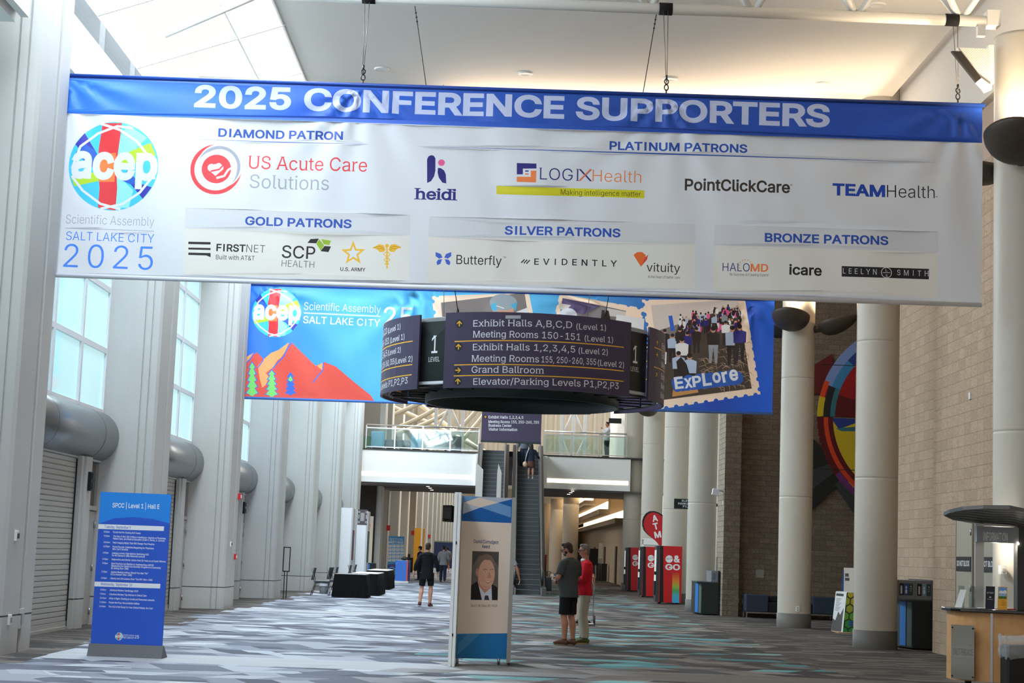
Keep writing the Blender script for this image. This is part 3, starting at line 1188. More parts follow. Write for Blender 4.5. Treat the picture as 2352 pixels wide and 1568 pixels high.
# boxes of the lower row
for (x0, x1, yt0, yt1, ym0, ym1, yb0, yb1) in ((424, 942, 478, 494, 524, 541, 630, 645), (984, 1597, 497, 514, 543, 560, 648, 664), (1640, 2155, 515, 532, 562, 579, 668, 684)):
    S.pts('pale', [(x0 + 2, yt0), (x1, yt1), (x1, ym1), (x0, ym0)])
    S.pts('warm', [(x0, ym0), (x1, ym1), (x1 - 2, yb1), (x0 - 3, yb0)])
S.text('head', 'GOLD PATRONS', 563, 517, 807, 523.5, 20, bold=0.034)
S.text('head', 'SILVER PATRONS', 1159, 538, 1425, 545, 20, bold=0.034)
S.text('head', 'BRONZE PATRONS', 1756, 556, 2041, 562.5, 20.5, bold=0.034)
# emblem at the left
acep_globe(S, 261, 382, 101)
S.text('lgrey', 'Scientific Assembly', 150, 512, 354, 519, 20, bold=-0.012)
S.line('lgrey', [(149, 523), (354, 531)], 1.2)
S.text('city', 'SALT LAKE CITY', 150, 550, 354, 557.5, 19.5, bold=-0.004)
S.text('city', '2025', 144, 612, 350, 619.5, 53, bold=-0.006, spacing=1.18)
# diamond patron
S.ring('red', 496, 389, 57.5, 9)
S.disc('white', 505, 381, 51)
S.ring('lgrey', 503, 383, 48, 7)
S.disc('white', 497, 391, 46)
S.disc('red', 497, 388, 33, n=36)
S.disc('white', 486, 385, 9); S.disc('white', 503, 384, 10)
S.pts('white', [(478, 389), (494, 376), (513, 388), (495, 404)])
S.line('red', [(484, 393), (503, 389), (512, 380), (507, 373)], 4)
S.line('white', [(497, 409), (515, 404), (524, 390), (531, 386)], 5)
S.text('red', 'US Acute Care', 571, 386.5, 843, 395, 30, serif=True, bold=-0.002)
S.text('lgrey', 'Solutions', 573, 431, 755, 436, 31, serif=True, bold=-0.004)
# platinum patrons
S.P.text  # (marks below are drawn in sheet coordinates)
S.pts('navy', [(981, 366), (984, 359), (990, 356), (996, 357), (1000, 363), (1000, 392), (997, 405), (990, 416), (981, 420)])
S.pts('navy', [(1006, 385), (1013, 386), (1020, 391), (1024, 400), (1025, 421), (1016, 419), (1008, 408), (1005, 396)])
S.disc('pink', 1014, 373, 7.6)
S.text('navy', 'heidi', 955, 457.5, 1047, 460, 26, serif=True, bold=0.03)
S.pts('navy', [(1187, 375), (1232, 376.5), (1232, 388), (1201, 388), (1201, 401), (1187, 401)])
S.pts('orange', [(1187, 406), (1219, 407), (1219, 393), (1232, 393), (1231, 420), (1187, 418)])
S.pts('navy', [(1206, 392), (1214, 392), (1214, 395), (1206, 395)]); S.pts('orange', [(1206, 399), (1214, 399), (1214, 402), (1206, 402)])
S.text('navy', 'LOGI', 1240, 413, 1328, 415, 27, serif=True, bold=-0.008)
S.text('navy', 'X', 1328, 415, 1360, 415.8, 27, bold=-0.006)
S.line('orange', [(1330, 415), (1343, 402), (1357, 388)], 3)
S.text('orange', 'Health', 1361, 416, 1473, 419, 27, bold=-0.012)
S.pts('lime', [(1140.5, 426), (1480.5, 436.5), (1480, 455), (1140, 445)])
S.text('black', 'Making intelligence matter', 1288, 447, 1472, 451, 12, bold=-0.006)
S.text('brown', 'PointClickCare', 1573, 436.5, 1814, 444, 27, bold=0.028)
S.text('brown', '®', 1815, 428, 1820, 428, 5)
S.text('teamblue', 'TEAM', 1912, 448.5, 2034, 452, 28, bold=0.046)
S.text('black', 'Health', 2038, 452, 2147, 455, 28, bold=-0.008)
S.text('black', '®', 2149, 454, 2154, 454, 4)
# gold patrons
for k, (a, b_) in enumerate(((558, 5.5), (571, 4.5), (583, 5.5))):
    S.pts('black', [(433, a - b_ / 2), (484, a - b_ / 2 + 1), (484, a + b_ / 2 + 1 + (4 if k == 2 else 0)), (474 if k == 2 else 484, a + b_ / 2 + 1), (433, a + b_ / 2)])
S.text('black', 'FIRST', 497, 577, 564, 579, 17, bold=0.03)
S.text('black', 'NET', 566, 579, 609, 580.5, 17, bold=-0.012)
S.text('black', 'Built with AT&T', 496, 595.5, 585, 598.5, 10.5, bold=0.002)
S.text('black', 'SCP', 647, 592, 723, 594.5, 29, bold=0.008)
S.text('black', 'HEALTH', 647, 612, 721, 614.5, 15, bold=-0.014)
S.pts('black', [(713, 548), (732, 547), (726, 558), (706, 557)])
S.pts('green', [(733, 548), (743, 563), (736, 574), (726, 559)]); S.pts('green', [(737, 548), (760, 552), (756, 562), (743, 560)])
S.pts('black', [(745, 564), (760, 565), (754, 578), (736, 576)]); S.pts('green', [(744, 563), (737, 575), (731, 566), (737, 553)])


def star(S, m, cx, cy, R, r):
    S.pts(m, [(cx + (R if k % 2 == 0 else r) * math.sin(PI * k / 5), cy - (R if k % 2 == 0 else r) * math.cos(PI * k / 5)) for k in range(10)])


star(S, 'gold', 811, 581, 29, 12.5)
star(S, 'white', 811, 581, 17.5, 7.5)
S.text('black', 'U.S. ARMY', 781, 621, 839, 623, 8.5, bold=0.02)
for sg in (-1, 1):
    S.pts('gold', [(889 + sg * 3, 574), (889 + sg * 8, 563), (889 + sg * 18, 561), (889 + sg * 34, 569), (889 + sg * 22, 573), (889 + sg * 17, 579), (889 + sg * 9, 579)])
    S.line('dkgold', [(889 + sg * 6, 570), (889 + sg * 17, 566), (889 + sg * 32, 569)], 0.9)
    S.line('dkgold', [(889 + sg * 6, 574), (889 + sg * 14, 571), (889 + sg * 24, 572)], 0.9)
    S.line('gold', [(889, 578), (889 + sg * 8, 584), (889, 591), (889 - sg * 7, 597), (889, 603), (889 + sg * 5, 608)], 2.4)
S.line('gold', [(889, 566), (889, 617)], 3.2)
S.disc('gold', 889, 565, 4.4)
# silver patrons
for sg in (-1, 1):
    S.pts('bfly', [(1018.5 + sg * 2, 591), (1018.5 + sg * 6, 583), (1018.5 + sg * 18, 578.5), (1018.5 + sg * 18, 588), (1018.5 + sg * 10, 594)])
    S.pts('bfly', [(1018.5 + sg * 3, 595), (1018.5 + sg * 12, 596), (1018.5 + sg * 16, 602), (1018.5 + sg * 14, 609), (1018.5 + sg * 7, 606)])
S.text('black', 'Butterfly', 1048, 606, 1152, 609, 21, bold=0.002)
S.text('black', 'TM', 1155, 592, 1162, 592, 4)
for k in range(3):
    S.line('black', [(1197 + k * 6, 603 + k), (1205 + k * 6, 595 + k)], 2.6)
S.text('black', 'EVIDENTLY', 1227, 607.5, 1417, 612.5, 14.5, bold=0.018, spacing=1.55)
S.pts('flame', [(1455, 585), (1463, 579), (1474, 578), (1483, 585), (1483, 596), (1472, 612)])
S.pts('red', [(1472, 612), (1483, 590), (1489, 584), (1486, 596)])
S.text('black', 'vituity', 1485, 623, 1562, 625.5, 20, bold=0.0)
S.text('black', 'At the heart of better care.', 1488, 638, 1563, 640, 6)
# bronze patrons
S.text('navy', 'HALO', 1660, 621.5, 1722, 623, 18.5, bold=-0.004)
S.text('orange', 'MD', 1724, 623, 1764, 624.5, 18, bold=0.034)
S.text('black', 'No Surprises Act Leading Experts', 1676, 632, 1764, 634.5, 6, slant=0.2)
for k in range(9):
    a = math.radians(200 - k * 27)
    S.disc('orange', 1712 + 14 * math.cos(a), 610 - 14 * math.sin(a), 1.2, n=8)
S.text('black', 'icare', 1812, 631, 1887, 634, 24, bold=0.03)
S.pts('black', [(1933, 611), (2134.5, 617), (2134, 641), (1933, 635)])
S.text('white', 'LEELYN', 1936, 628, 2013, 630.5, 12, serif=True, bold=-0.006, spacing=1.5)
S.text('white', 'SMITH', 2061, 631, 2133, 633.5, 12, serif=True, bold=-0.006, spacing=1.6)
S.ring('white', 2036, 626, 12.5, 1.4, 24)
S.line('white', [(2027, 626), (2045, 626)], 1.1)
S.text('white', 'L', 2034, 623, 2038.5, 623, 6); S.text('white', 'S', 2034, 636, 2038.5, 636, 6)
# stitched lower hem
S.line('silver', [(85, 627), (2256, 698)], 1.6)
S.pts('silver', [(80, 629), (2260, 700), (2260, 712), (80, 642)])

hang1 = [at_y(x, y, Y1) for x, y in ((150, 172), (833, 196), (1530, 219), (2200, 240))]


def folds(u, v, vt, pts, A=0.022):
    d = 0.0
    for i, (a, ph) in enumerate(pts):
        du, dv = u - a, vt - v
        r = math.hypot(du, dv) + 1e-4
        th = math.atan2(du, dv + 0.02)
        d += A * math.sin(th * 13 + ph) * math.exp(-r / 1.5) * min(1, r / 0.25)
        d += A * 0.55 * math.sin(th * 17 + ph * 2) * math.exp(-r / 0.8) * min(1, r / 0.2)
    s = math.sin(2.1 * u + 1.35 * v + 0.9 * math.sin(0.7 * u + 0.4)) * 0.018 + math.sin(4.3 * u + 2.2 * v + 1.2 * math.sin(1.1 * u)) * 0.009
    s += math.sin(9.0 * u + 3.4 * v + 2 * math.sin(1.7 * u)) * 0.0032
    fade = min(1.0, max(0.0, (vt - v) / 0.25))
    return d * fade + s * fade


hp = [(p[0], i * 1.7 + 0.6) for i, p in enumerate(hang1)]
ban = thing('hanging_banner', 'wide white banner with blue title band listing conference supporters, hung from the front truss', 'banner', (0, Y1, 5.4))


def map1(u, v):
    return (u, folds(u, v, vT(u), hp), v - 5.4)


def cloth_normal(fn):
    def g(co):
        e = 0.01
        u, v = co.x, co.z
        dx = (fn(u + e, v) - fn(u - e, v)) / (2 * e)
        dz = (fn(u, v + e) - fn(u, v - e)) / (2 * e)
        return Vector((dx, -1.0, dz)).normalized()
    return g


# the sheet is slightly skewed, so shear a regular rectangle into place
H1 = (tl[1] - bl[1] + tr[1] - br[1]) / 2
P1 = S.P
P1b = Print(P1.names)
for mi_, loops in P1.L:
    P1b.L.append((mi_, [np.stack([l[:, 0], l[:, 1] - np.array([vB(x) for x in l[:, 0]])], 1) for l in loops]))
P1b.build('printed_sheet', 'white', uL, 0.0, uR, H1, lambda u, w: map1(u, w + vB(u)), INK, parent=ban, grid=(0.085, 0.085), smooth=True,
          extra=cloth_normal(lambda u, v: folds(u, v + 5.4, vT(u), hp)))
b = MB()
b.tube([(uL - 0.02, 0.0, vT(uL) - 5.4 - 0.005), (uR + 0.04, 0.0, vT(uR) - 5.4 - 0.005)], 0.03, 12, 0)
b.build('top_pole', INK['hem'], ban)
b = MB()
b.tube([(uL, 0.0, vB(uL) - 5.4 + 0.03), (uR, 0.0, vB(uR) - 5.4 + 0.03)], 0.034, 12, 0)
b.build('bottom_pole', INK['silver'], ban)
for p in hang1:
    h = MB()
    x, z = p[0], p[2] - 5.4
    h.tube([(x, 0, z + 0.0), (x, 0, z + 0.09)], 0.012, 8)
    for kk in range(2):
        zc = z + 0.12 + kk * 0.09
        h.tube([(x + 0.03 * math.cos(a), 0.03 * math.sin(a) * (kk), zc + 0.045 * math.sin(a)) for a in [2 * PI * q / 12 for q in range(13)]], 0.009, 6)
    h.tube([(x, 0, z + 0.24), (x, 0, z + 0.31)], 0.016, 8)
    h.build('shackle', mat('shackle_steel', (70, 66, 60), 0.4, 0.8), ban)

# ------------------------------------------------------------------ second banner further down the hall
Y2 = 43.75
f2 = plane_px(Y2, 0, 0)
gradient_ink('banner_sky', [(0.0, (52, 116, 222)), (0.10, (60, 140, 228)), (0.2, (84, 176, 234)), (0.55, (92, 184, 232)), (0.72, (60, 130, 200)), (0.88, (34, 74, 176)), (1.0, (36, 100, 220))], -6.75, 6.95)
for nm, col in dict(cream=(250, 222, 196), hill=(226, 84, 70), hillo=(244, 168, 104), tree=(126, 216, 110), outline=(62, 110, 216), photo=(128, 118, 116), pfloor=(74, 62, 54), pdark=(44, 34, 34), pwall=(214, 200, 190),
                    skin=(206, 150, 120), hair=(40, 30, 26), shirt=(176, 190, 214), pwhite=(228, 224, 222), rust=(196, 140, 78), stamp=(44, 92, 180), net=(150, 158, 164), purple=(96, 82, 120), teal2=(72, 168, 200), carpet_p=(176, 150, 128)).items():
    INK[nm] = cloth('print_' + nm, col)
S = Sheet(list(INK), f2)
# hills
S.pts('hill', [(545, 915), (555, 832), (571, 828), (580, 816), (590, 809), (604, 823), (622, 817), (645, 802), (670, 786), (694, 810), (725, 840), (745, 831), (772, 842), (812, 876), (852, 908), (860, 922), (545, 915)])
S.pts('hillo', [(554, 824), (584, 809), (573, 824), (556, 840)])
S.pts('hillo', [(592, 840), (606, 824), (622, 810), (640, 803), (664, 786), (656, 806), (646, 820), (636, 828), (628, 842), (610, 856), (618, 866), (610, 884), (602, 890), (596, 868)])
S.pts('hillo', [(728, 840), (743, 832), (740, 850)])
S.line('outline', [(555, 842), (574, 826), (583, 811)], 2.4)
S.line('outline', [(592, 844), (604, 828), (604, 822)], 2.4)
S.line('outline', [(670, 787), (660, 800), (652, 818), (638, 832), (626, 846)], 3)
S.line('outline', [(743, 832), (741, 850), (728, 866), (719, 878)], 2.6)
for cx, top, bot, w, fill in ((579, 832, 906, 21, 'tree'), (624, 850, 908, 22, 'tree'), (667, 857, 904, 17, 'outline')):
    for grow, mm in ((3.4, 'outline'), (0, fill)):
        n = 5
        L = [(cx, top - grow)]
        R_ = []
        for k in range(n):
            y0 = top + (bot - top) * (k + 0.75) / n
            y1 = top + (bot - top) * (k + 0.95) / n
            ww = w * (0.38 + 0.62 * (k + 1) / n) * 0.62 + grow
            L += [(cx + ww, y0 + grow * 0.4), (cx + ww * 0.45, y1)]
            R_ += [(cx - ww, y0 + grow * 0.4), (cx - ww * 0.45, y1)]
        S.pts(mm, L + [(cx + 3, bot + 3), (cx - 3, bot + 3)] + R_[::-1])
S.pts('tree', [(667, 862), (673, 873), (667, 876), (661, 872)])
acep_globe(S, 635, 718, 56, 1.0)
S.text('white', 'Scientific Assembly', 698, 711, 874, 718.5, 17, bold=-0.006)
S.line('white', [(698, 718.5), (874, 726)], 2.2)
S.text('white', 'SALT LAKE CITY', 696, 742, 873, 749.5, 16.5, bold=0.012)
S.text('white', '25', 880, 750, 947, 752, 46, bold=0.006)


def stamp(S, q, pq, nper=(9, 7)):
    "tilted postage stamp with a perforated edge; q, pq are corners tl,tr,br,bl of paper and picture"
    S.pts('cream', q)
    for i in range(4):
        a, c = np.array(q[i], float), np.array(q[(i + 1) % 4], float)
        n = int(np.linalg.norm(c - a) / 23)
        for k in range(n):
            p = a + (c - a) * (k + 0.5) / n
            S.disc('banner_sky', p[0], p[1], 5.2, n=14)
    S.pts('photo', pq)


stamp(S, [(992, 680), (1216, 640), (1250, 850), (1012, 880)], [(1013, 695), (1205, 664), (1230, 830), (1025, 850)])
# a head in a net cap, paper edge
S.disc('skin', 1156, 712, 24, 26); S.disc('net', 1156, 694, 31, 19); S.pts('teal2', [(1126, 700), (1140, 694), (1142, 716), (1130, 712)]); S.pts('teal2', [(1172, 700), (1188, 694), (1184, 714)])
S.line('pwhite', [(1140, 702), (1158, 708)], 2)
S.pts('pwhite', [(1186, 716), (1212, 706), (1214, 718), (1180, 724)])
stamp(S, [(1286, 662), (1480, 708), (1450, 860), (1250, 820)], [(1292, 684), (1438, 714), (1420, 840), (1270, 810)])
S.pts('purple', [(1292, 684), (1380, 702), (1340, 722), (1288, 706)])
S.pts('pwall', [(1286, 696), (1312, 700), (1300, 712), (1284, 708)]); S.pts('pwall', [(1392, 706), (1438, 716), (1436, 728), (1396, 726)])
S.disc('silver', 1305, 722, 20, 15); S.pts('hair', [(1382, 712), (1398, 713), (1402, 734), (1380, 732)]); S.pts('pwhite', [(1416, 722), (1480, 732), (1478, 760), (1414, 742)])
Q3 = [(1474, 688), (1712, 650), (1747, 905), (1519, 939)]
P3 = [(1495, 701), (1694, 668), (1727, 892), (1524, 918)]
stamp(S, Q3, P3)
S.pts('pfloor', P3)


def p3(a, c):
    A, B_, C_, D_ = [np.array(p, float) for p in P3]
    return (A * (1 - a) + B_ * a) * (1 - c) + (D_ * (1 - a) + C_ * a) * c


S.pts('pwall', [p3(0, 0), p3(1, 0), p3(1, 0.16), p3(0.5, 0.2), p3(0, 0.3)])
S.pts('photo', [p3(0, 0.28), p3(0.28, 0.24), p3(0.2, 0.42), p3(0, 0.46)])
S.pts('blue', [p3(0.18, 0.14), p3(0.225, 0.14), p3(0.23, 0.30), p3(0.185, 0.30)])
rp = random.Random(3)
for k in range(130):          # far part of the gathering
    a, c = rp.uniform(0.3, 0.99), rp.uniform(0.14, 0.34)
    q = p3(a, c)
    S.disc(rp.choice(['pdark', 'pdark', 'shirt', 'pwhite', 'pink', 'navy', 'hair']), q[0], q[1] + 5, 4, 7, n=10)
    S.disc(rp.choice(['skin', 'hair']), q[0], q[1] - 3, 2.2, 2.6, n=8)
for k in range(90):          # curling carpet strokes
    q = p3(rp.uniform(0.42, 0.98), rp.uniform(0.55, 0.98))
    a = rp.uniform(-0.6, 0.6)
    l = rp.uniform(7, 17)
    S.line('carpet_p', [(q[0], q[1]), (q[0] + l * math.cos(a), q[1] + l * math.sin(a) - 2), (q[0] + 1.6 * l * math.cos(a + .4), q[1] + 1.6 * l * math.sin(a + .4))], [0.5, 1.5, 0.4])


def figure(S, a, c, h, top, legs, hair='hair', w=0.34):
    x, y = p3(a, c)
    S.pts(legs, [(x - h * w * .38, y + h * .42), (x + h * w * .38, y + h * .42), (x + h * w * .3, y + h), (x + h * .04, y + h), (x, y + h * .55), (x - h * .05, y + h), (x - h * w * .32, y + h)])
    S.pts(top, [(x - h * w * .5, y + h * .2), (x - h * .06, y + h * .15), (x + h * .06, y + h * .15), (x + h * w * .5, y + h * .2), (x + h * w * .46, y + h * .5), (x - h * w * .46, y + h * .5)])
    S.disc('skin', x, y + h * .08, h * .065, h * .085, n=14)
    S.disc(hair, x, y + h * .05, h * .068, h * .062, n=14)


for args in ((0.12, 0.27, 62, 'pdark', 'pdark'), (0.2, 0.33, 66, 'shirt', 'pdark'), (0.29, 0.28, 60, 'pdark', 'pdark'), (0.37, 0.33, 64, 'navy', 'pdark'), (0.48, 0.30, 60, 'pdark', 'pdark'),
             (0.6, 0.22, 36, 'navy', 'pdark'), (0.7, 0.2, 38, 'shirt', 'pdark'), (0.82, 0.2, 40, 'grey', 'pdark'), (0.67, 0.32, 84, 'pdark', 'grey'), (0.82, 0.28, 56, 'pwhite', 'pdark'),
             (0.885, 0.34, 90, 'shirt', 'pdark'), (0.97, 0.34, 84, 'navy', 'pdark'), (0.04, 0.42, 90, 'pwhite', 'pdark'), (0.3, 0.38, 84, 'pwhite', 'pdark'), (0.24, 0.52, 80, 'shirt', 'pdark'), (0.36, 0.56, 90, 'shirt', 'pdark')):
    figure(S, *args, w=0.36)
S.pts('rust', [p3(0.10, 0.98), p3(0.15, 0.8), p3(0.26, 0.74), p3(0.36, 0.8), p3(0.4, 0.97)])
S.pts('hair', [p3(0.2, 0.62), p3(0.26, 0.58), p3(0.31, 0.66), p3(0.34, 0.84), p3(0.2, 0.8)])
for grow, mm, bb in ((1, 'stamp', 0.1), (0, 'white', 0.02)):
    if grow:
        for k in range(12):
            t = k / 11
            S.disc('stamp', 1558 + 134 * t, 881 - 16 * t + (3 if k % 2 else -2), 15.5, n=16)
            S.disc('stamp', 1556 + 128 * t, 889 - 15 * t, 11, n=16)
    else:
        for ch, x0, x1, yb, cp in (('E', 1551, 1571, 894, 28), ('x', 1573, 1592, 892, 30), ('P', 1592, 1612, 889, 25), ('L', 1615, 1635, 887, 30), ('o', 1638, 1657, 880, 31), ('r', 1661, 1674, 879, 32), ('e', 1677, 1697, 875, 33)):
            S.text('white', ch, x0, yb, x1, yb - 2.5, cp, bold=0.04)
S.pts('hem', [(540, 908), (1790, 951), (1790, 945), (540, 902)]) if False else None
tl, tr, bl, br = f2(566, 640), f2(1777, 682), f2(555, 913), f2(1776, 950)
uL2, uR2 = (tl[0] + bl[0]) / 2, (tr[0] + br[0]) / 2
vB2 = lambda u: bl[1] + (br[1] - bl[1]) * (u - uL2) / (uR2 - uL2)
H2 = 2.95
ban2 = thing('hanging_banner', 'sky blue banner with red hills and stamp pictures, hung behind the round directory', 'banner', (0, Y2, 5.4))
hp2 = [(-6.3, 0.5), (-2.3, 2.0), (2.2, 4.0), (6.4, 1.0)]
P2b = Print(S.P.names)
for mi_, loops in S.P.L:
    P2b.L.append((mi_, [np.stack([l[:, 0], l[:, 1] - np.array([vB2(x) for x in l[:, 0]])], 1) for l in loops]))
P2b.build('printed_sheet', 'banner_sky', uL2, 0.0, uR2, H2, lambda u, w: (u, folds(u, w, H2, hp2, 0.03), w + vB2(u) - 5.4), INK, parent=ban2, grid=(0.16, 0.16), smooth=True,
          extra=cloth_normal(lambda u, v: folds(u, v + 5.4 - vB2(u), H2, hp2, 0.03)))
b = MB(); b.tube([(uL2, 0, vB2(uL2) - 5.4), (uR2, 0, vB2(uR2) - 5.4)], 0.035, 10)
b.build('bottom_pole', mat('pole_blue', (70, 120, 200), 0.4), ban2)
b = MB(); b.tube([(uL2, 0, vB2(uL2) + H2 - 5.4), (uR2, 0, vB2(uR2) + H2 - 5.4)], 0.035, 10)
b.build('top_pole', INK['hem'], ban2)
for u in (-6.3, -2.3, 2.2, 6.4):
    b = MB(); b.tube([(u, 0, vB2(u) + H2 - 5.4), (u, 0, 12.6 - 5.4)], 0.006, 6)
    b.build('suspension_wire', mat('steel_wire', (120, 112, 104), 0.4, 0.6), ban2)

# ------------------------------------------------------------------ trusses
def truss(name, y, zb, zt, x0, x1, label, r=0.085, step=1.575, xn=7.0):
    t = thing(name, label, 'truss', (0, y, zb))
    b = MB(); b.tube([(x0, 0, 0), (x1, 0, 0)], r, 16)
    b.build('bottom_chord', steel_white, t)
    b = MB(); b.tube([(x0, -0.45, zt - zb), (x1, -0.45, zt - zb)], r * 0.9, 14); b.tube([(x0, 0.45, zt - zb), (x1, 0.45, zt - zb)], r * 0.9, 14)
    b.build('top_chord', steel_white, t)
    x = x1 - 0.42
    k = 0
    while x - step > x0:
        for sy in (-0.45, 0.45):
            b = MB()
            b.tube([(x - step / 2, sy, zt - zb), (x - 0.03, 0, 0.04)], 0.052, 10)
            b.tube([(x + step / 2, sy, zt - zb), (x + 0.03, 0, 0.04)], 0.052, 10)
            b.build('web_member', steel_white, t)
        x -= step
    return t


tr1 = truss('roof_truss', 24.97, 9.86, 11.1, -6.6, 7.1, 'white tubular roof truss carrying the conference supporters banner')
b = MB(); b.cbox((6.98, 0, -0.14), (0.12, 0.1, 0.2)); b.cbox((7.15, 0, 0.03), (0.2, 0.22, 0.24))
b.build('end_bracket', steel_white, tr1)
for p in ((847, 5, 30), (1529, 19, 26), (2186, 46, 36)):
    q = at_y(p[0], p[1], 24.97)
    b = MB(); b.tube([(q[0] - 0.1, 0, 0), (q[0] + 0.1, 0, 0)], 0.094, 16)
    b.build('cable_pad', mat('black_felt', (34, 31, 30), 0.95, noise=0.3, nscale=40), tr1)
t2 = thing('roof_truss', 'overexposed white tubular truss below the skylight at the upper left', 'truss', (0, 34.35, 11.05))
b = MB(); b.tube([(-6.55, 0, 0), (-4.4, 0, 0)], 0.085, 14); b.build('bottom_chord', steel_white, t2)
b = MB()
for x in (-6.5, -4.85):
    b.tube([(x, 0, 0), (x, 0, -1.1)], 0.055, 10); b.tube([(x, 0, 0), (x + 0.8, 0, -1.1)], 0.055, 10)
b.tube([(-6.5, 0, 0), (-5.0, 0, -0.5)], 0.05, 10)
b.build('web_member', steel_white, t2)
t3 = thing('roof_truss', 'white diagonal brace tube crossing under the skylight glass', 'truss', (0, 28.5, 9.5))
b = MB(); q0, q1 = at_y(378, 80, 28.5), at_y(585, -8, 28.5)
b.tube([(q0[0], 0, q0[2] - 9.5), (q1[0], 0, q1[2] - 9.5)], 0.06, 12)
b.build('brace', steel_white, t3)

# steel cables holding the front banner
wire = mat('steel_wire', (120, 112, 104), 0.4, 0.6)
spots = []
for x, y, xb, yb, lab in ((843, 12, 834, 168, 'thin paired steel cable above the title digits of the front banner'), (1529, 28, 1531, 190, 'thin paired steel cable above the word supporters on the front banner'),
                          (2194, 55, 2200, 212, 'thin paired steel cable at the right end of the front banner'), (150, -30, 151, 150, 'thin paired steel cable at the left end of the front banner')):
    a, c = at_y(x, y, 24.9), at_y(xb, yb, 24.9)
    b = MB()
    for s in (-1, 1):
        b.tube([(s * 0.035 + a[0] - c[0], 0, a[2] - c[2] + 0.05), (0.006 * s, 0, 0)], 0.005, 6)
    tag(b.build('suspension_cable', wire, loc=tuple(c)), lab, 'cable', 'cables of the front banner')
# ================================================================== wall sconces on the columns
bronze = mat('dark_bronze', (78, 70, 62), 0.5, 0.35, noise=0.25, nscale=5)
lampw = mat('lamp_warm', (255, 226, 180), 0.4, emit=14.0, emit_col=(255, 214, 158))


def sconce(cx, cy, r, z, ang, label, power=90):
    "scoop shaped uplight bowl reaching out from a column in direction ang"
    t = thing('wall_sconce', label, 'lamp', (cx + math.cos(ang) * r, cy + math.sin(ang) * r, z), ang, 'bronze scoop uplights on the columns')
    b = MB()
    n, m = 28, 9
    vs, fs = [], []
    for sh in (0, 1):
        k = 1.0 - 0.03 * sh
        for j in range(m + 1):
            a = PI / 2 * j / m
            for i in range(n):
                th = 2 * PI * i / n
                cr = math.cos(a)
                x = 0.52 * k * cr * math.cos(th)
                y = 0.48 * k * cr * math.sin(th) * (1 - 0.12 * math.cos(th))
                zz = -0.36 * k * math.sin(a) * (1.0 - 0.2 * math.cos(th) * cr) + 0.12 * cr * math.cos(th) + 0.03
                vs.append((x + 0.60, y, zz))
        o = sh * (m + 1) * n
        for j in range(m):
            for i in range(n):
                i2 = (i + 1) % n
                fs.append((o + j * n + i, o + j * n + i2, o + (j + 1) * n + i2, o + (j + 1) * n + i))
    for i in range(n):
        i2 = (i + 1) % n
        fs.append((i, i2, (m + 1) * n + i2, (m + 1) * n + i))
    b.add(vs, fs, 0, True)
    b.build('bowl', bronze, t)
    b = MB(); b.tube([(-0.02, 0, -0.22), (0.2, 0, -0.22)], [0.10, 0.07], 14); b.build('bracket', bronze, t)
    b = MB(); b.lathe([(0.0, -0.14), (0.16, -0.14), (0.16, -0.17), (0.0, -0.17)], (0.58, 0, 0), 20); b.build('bulb', lampw, t)
    d = bpy.data.lights.new('uplight', 'SPOT')
    d.energy = power; d.spot_size = math.radians(125); d.spot_blend = 0.6; d.color = (1.0, 0.79, 0.54); d.shadow_soft_size = 0.12
    o = bpy.data.objects.new('uplight', d); COL.objects.link(o)
    o.parent = t; o.location = (0.52, 0, -0.06); o.rotation_euler = (PI, math.radians(0), 0)
    return t


AF = math.atan2(-0.9, -0.36)
SCP = 330
for cx, cy, z, nm in ((7.62, 24.95, 7.86, 'nearest column by the front banner'), (7.57, 34.5, 7.86, 'middle round column'), (7.56, 43.9, 7.86, 'back column by the blue banner')):
    for k, (a, w) in enumerate(((AF, 'facing the entrance'), (AF + PI / 2, 'on the block wall side'), (AF - PI / 2 - 0.62, 'on the hall side'))):
        sconce(cx, cy, 0.42, z, a, 'bronze scoop uplight on the %s, %s' % (nm, w), SCP)
sconce(6.42, 63.05, 0.44, 7.86, AF - 0.1, 'dark bronze scoop uplight partly hidden behind the rim of the round directory', SCP)
sconce(6.42, 72.2, 0.44, 7.86, AF - 0.1, 'dark bronze scoop uplight on the second to last vending machine column', SCP)

# perforated loudspeaker bracket on the near column
t = thing('loudspeaker', 'triangular perforated white loudspeaker panel with dark angled bar on the near column', 'loudspeaker', (7.05, 24.75, 8.6))
pf = NT('perforated_white', rough=0.5)
x_, y_, z_ = pf.pos()
u1 = pf.math('SUBTRACT', pf.math('FRACT', pf.math('MULTIPLY', pf.math('ADD', x_, z_), 26)), 0.5)
u2 = pf.math('SUBTRACT', pf.math('FRACT', pf.math('MULTIPLY', pf.math('SUBTRACT', x_, z_), 26)), 0.5)
dd = pf.math('ADD', pf.math('MULTIPLY', u1, u1), pf.math('MULTIPLY', u2, u2))
pf.color(pf.mix(pf.math('LESS_THAN', dd, 0.05), rgb(232, 226, 216), rgb(150, 140, 128)))
Q = lambda px, py: (at_y(px, py, 24.75)[0] - 7.05, at_y(px, py, 24.75)[2] - 8.6)
b = MB(); b.prism([Q(2198, 110), Q(2272, 113), Q(2278, 205), Q(2262, 212)], -0.02, 0.06, axis='y'); b.build('grille', pf.m, t)
b = MB(); b.prism([Q(2183, 120), Q(2205, 121), Q(2251, 182), Q(2240, 191)], -0.07, 0.0, axis='y'); b.build('driver_bar', mat('speaker_grey', (46, 42, 38), 0.6), t)
b = MB(); b.prism([Q(2240, 191), Q(2251, 182), Q(2276, 200), Q(2260, 212)], -0.07, 0.0, axis='y'); b.build('end_cap', steel_white, t)
b = MB(); b.prism([Q(2271, 103), Q(2283, 103), Q(2283, 192), Q(2276, 192)], 0.0, 0.12, axis='y'); b.build('mounting_rail', steel_white, t)

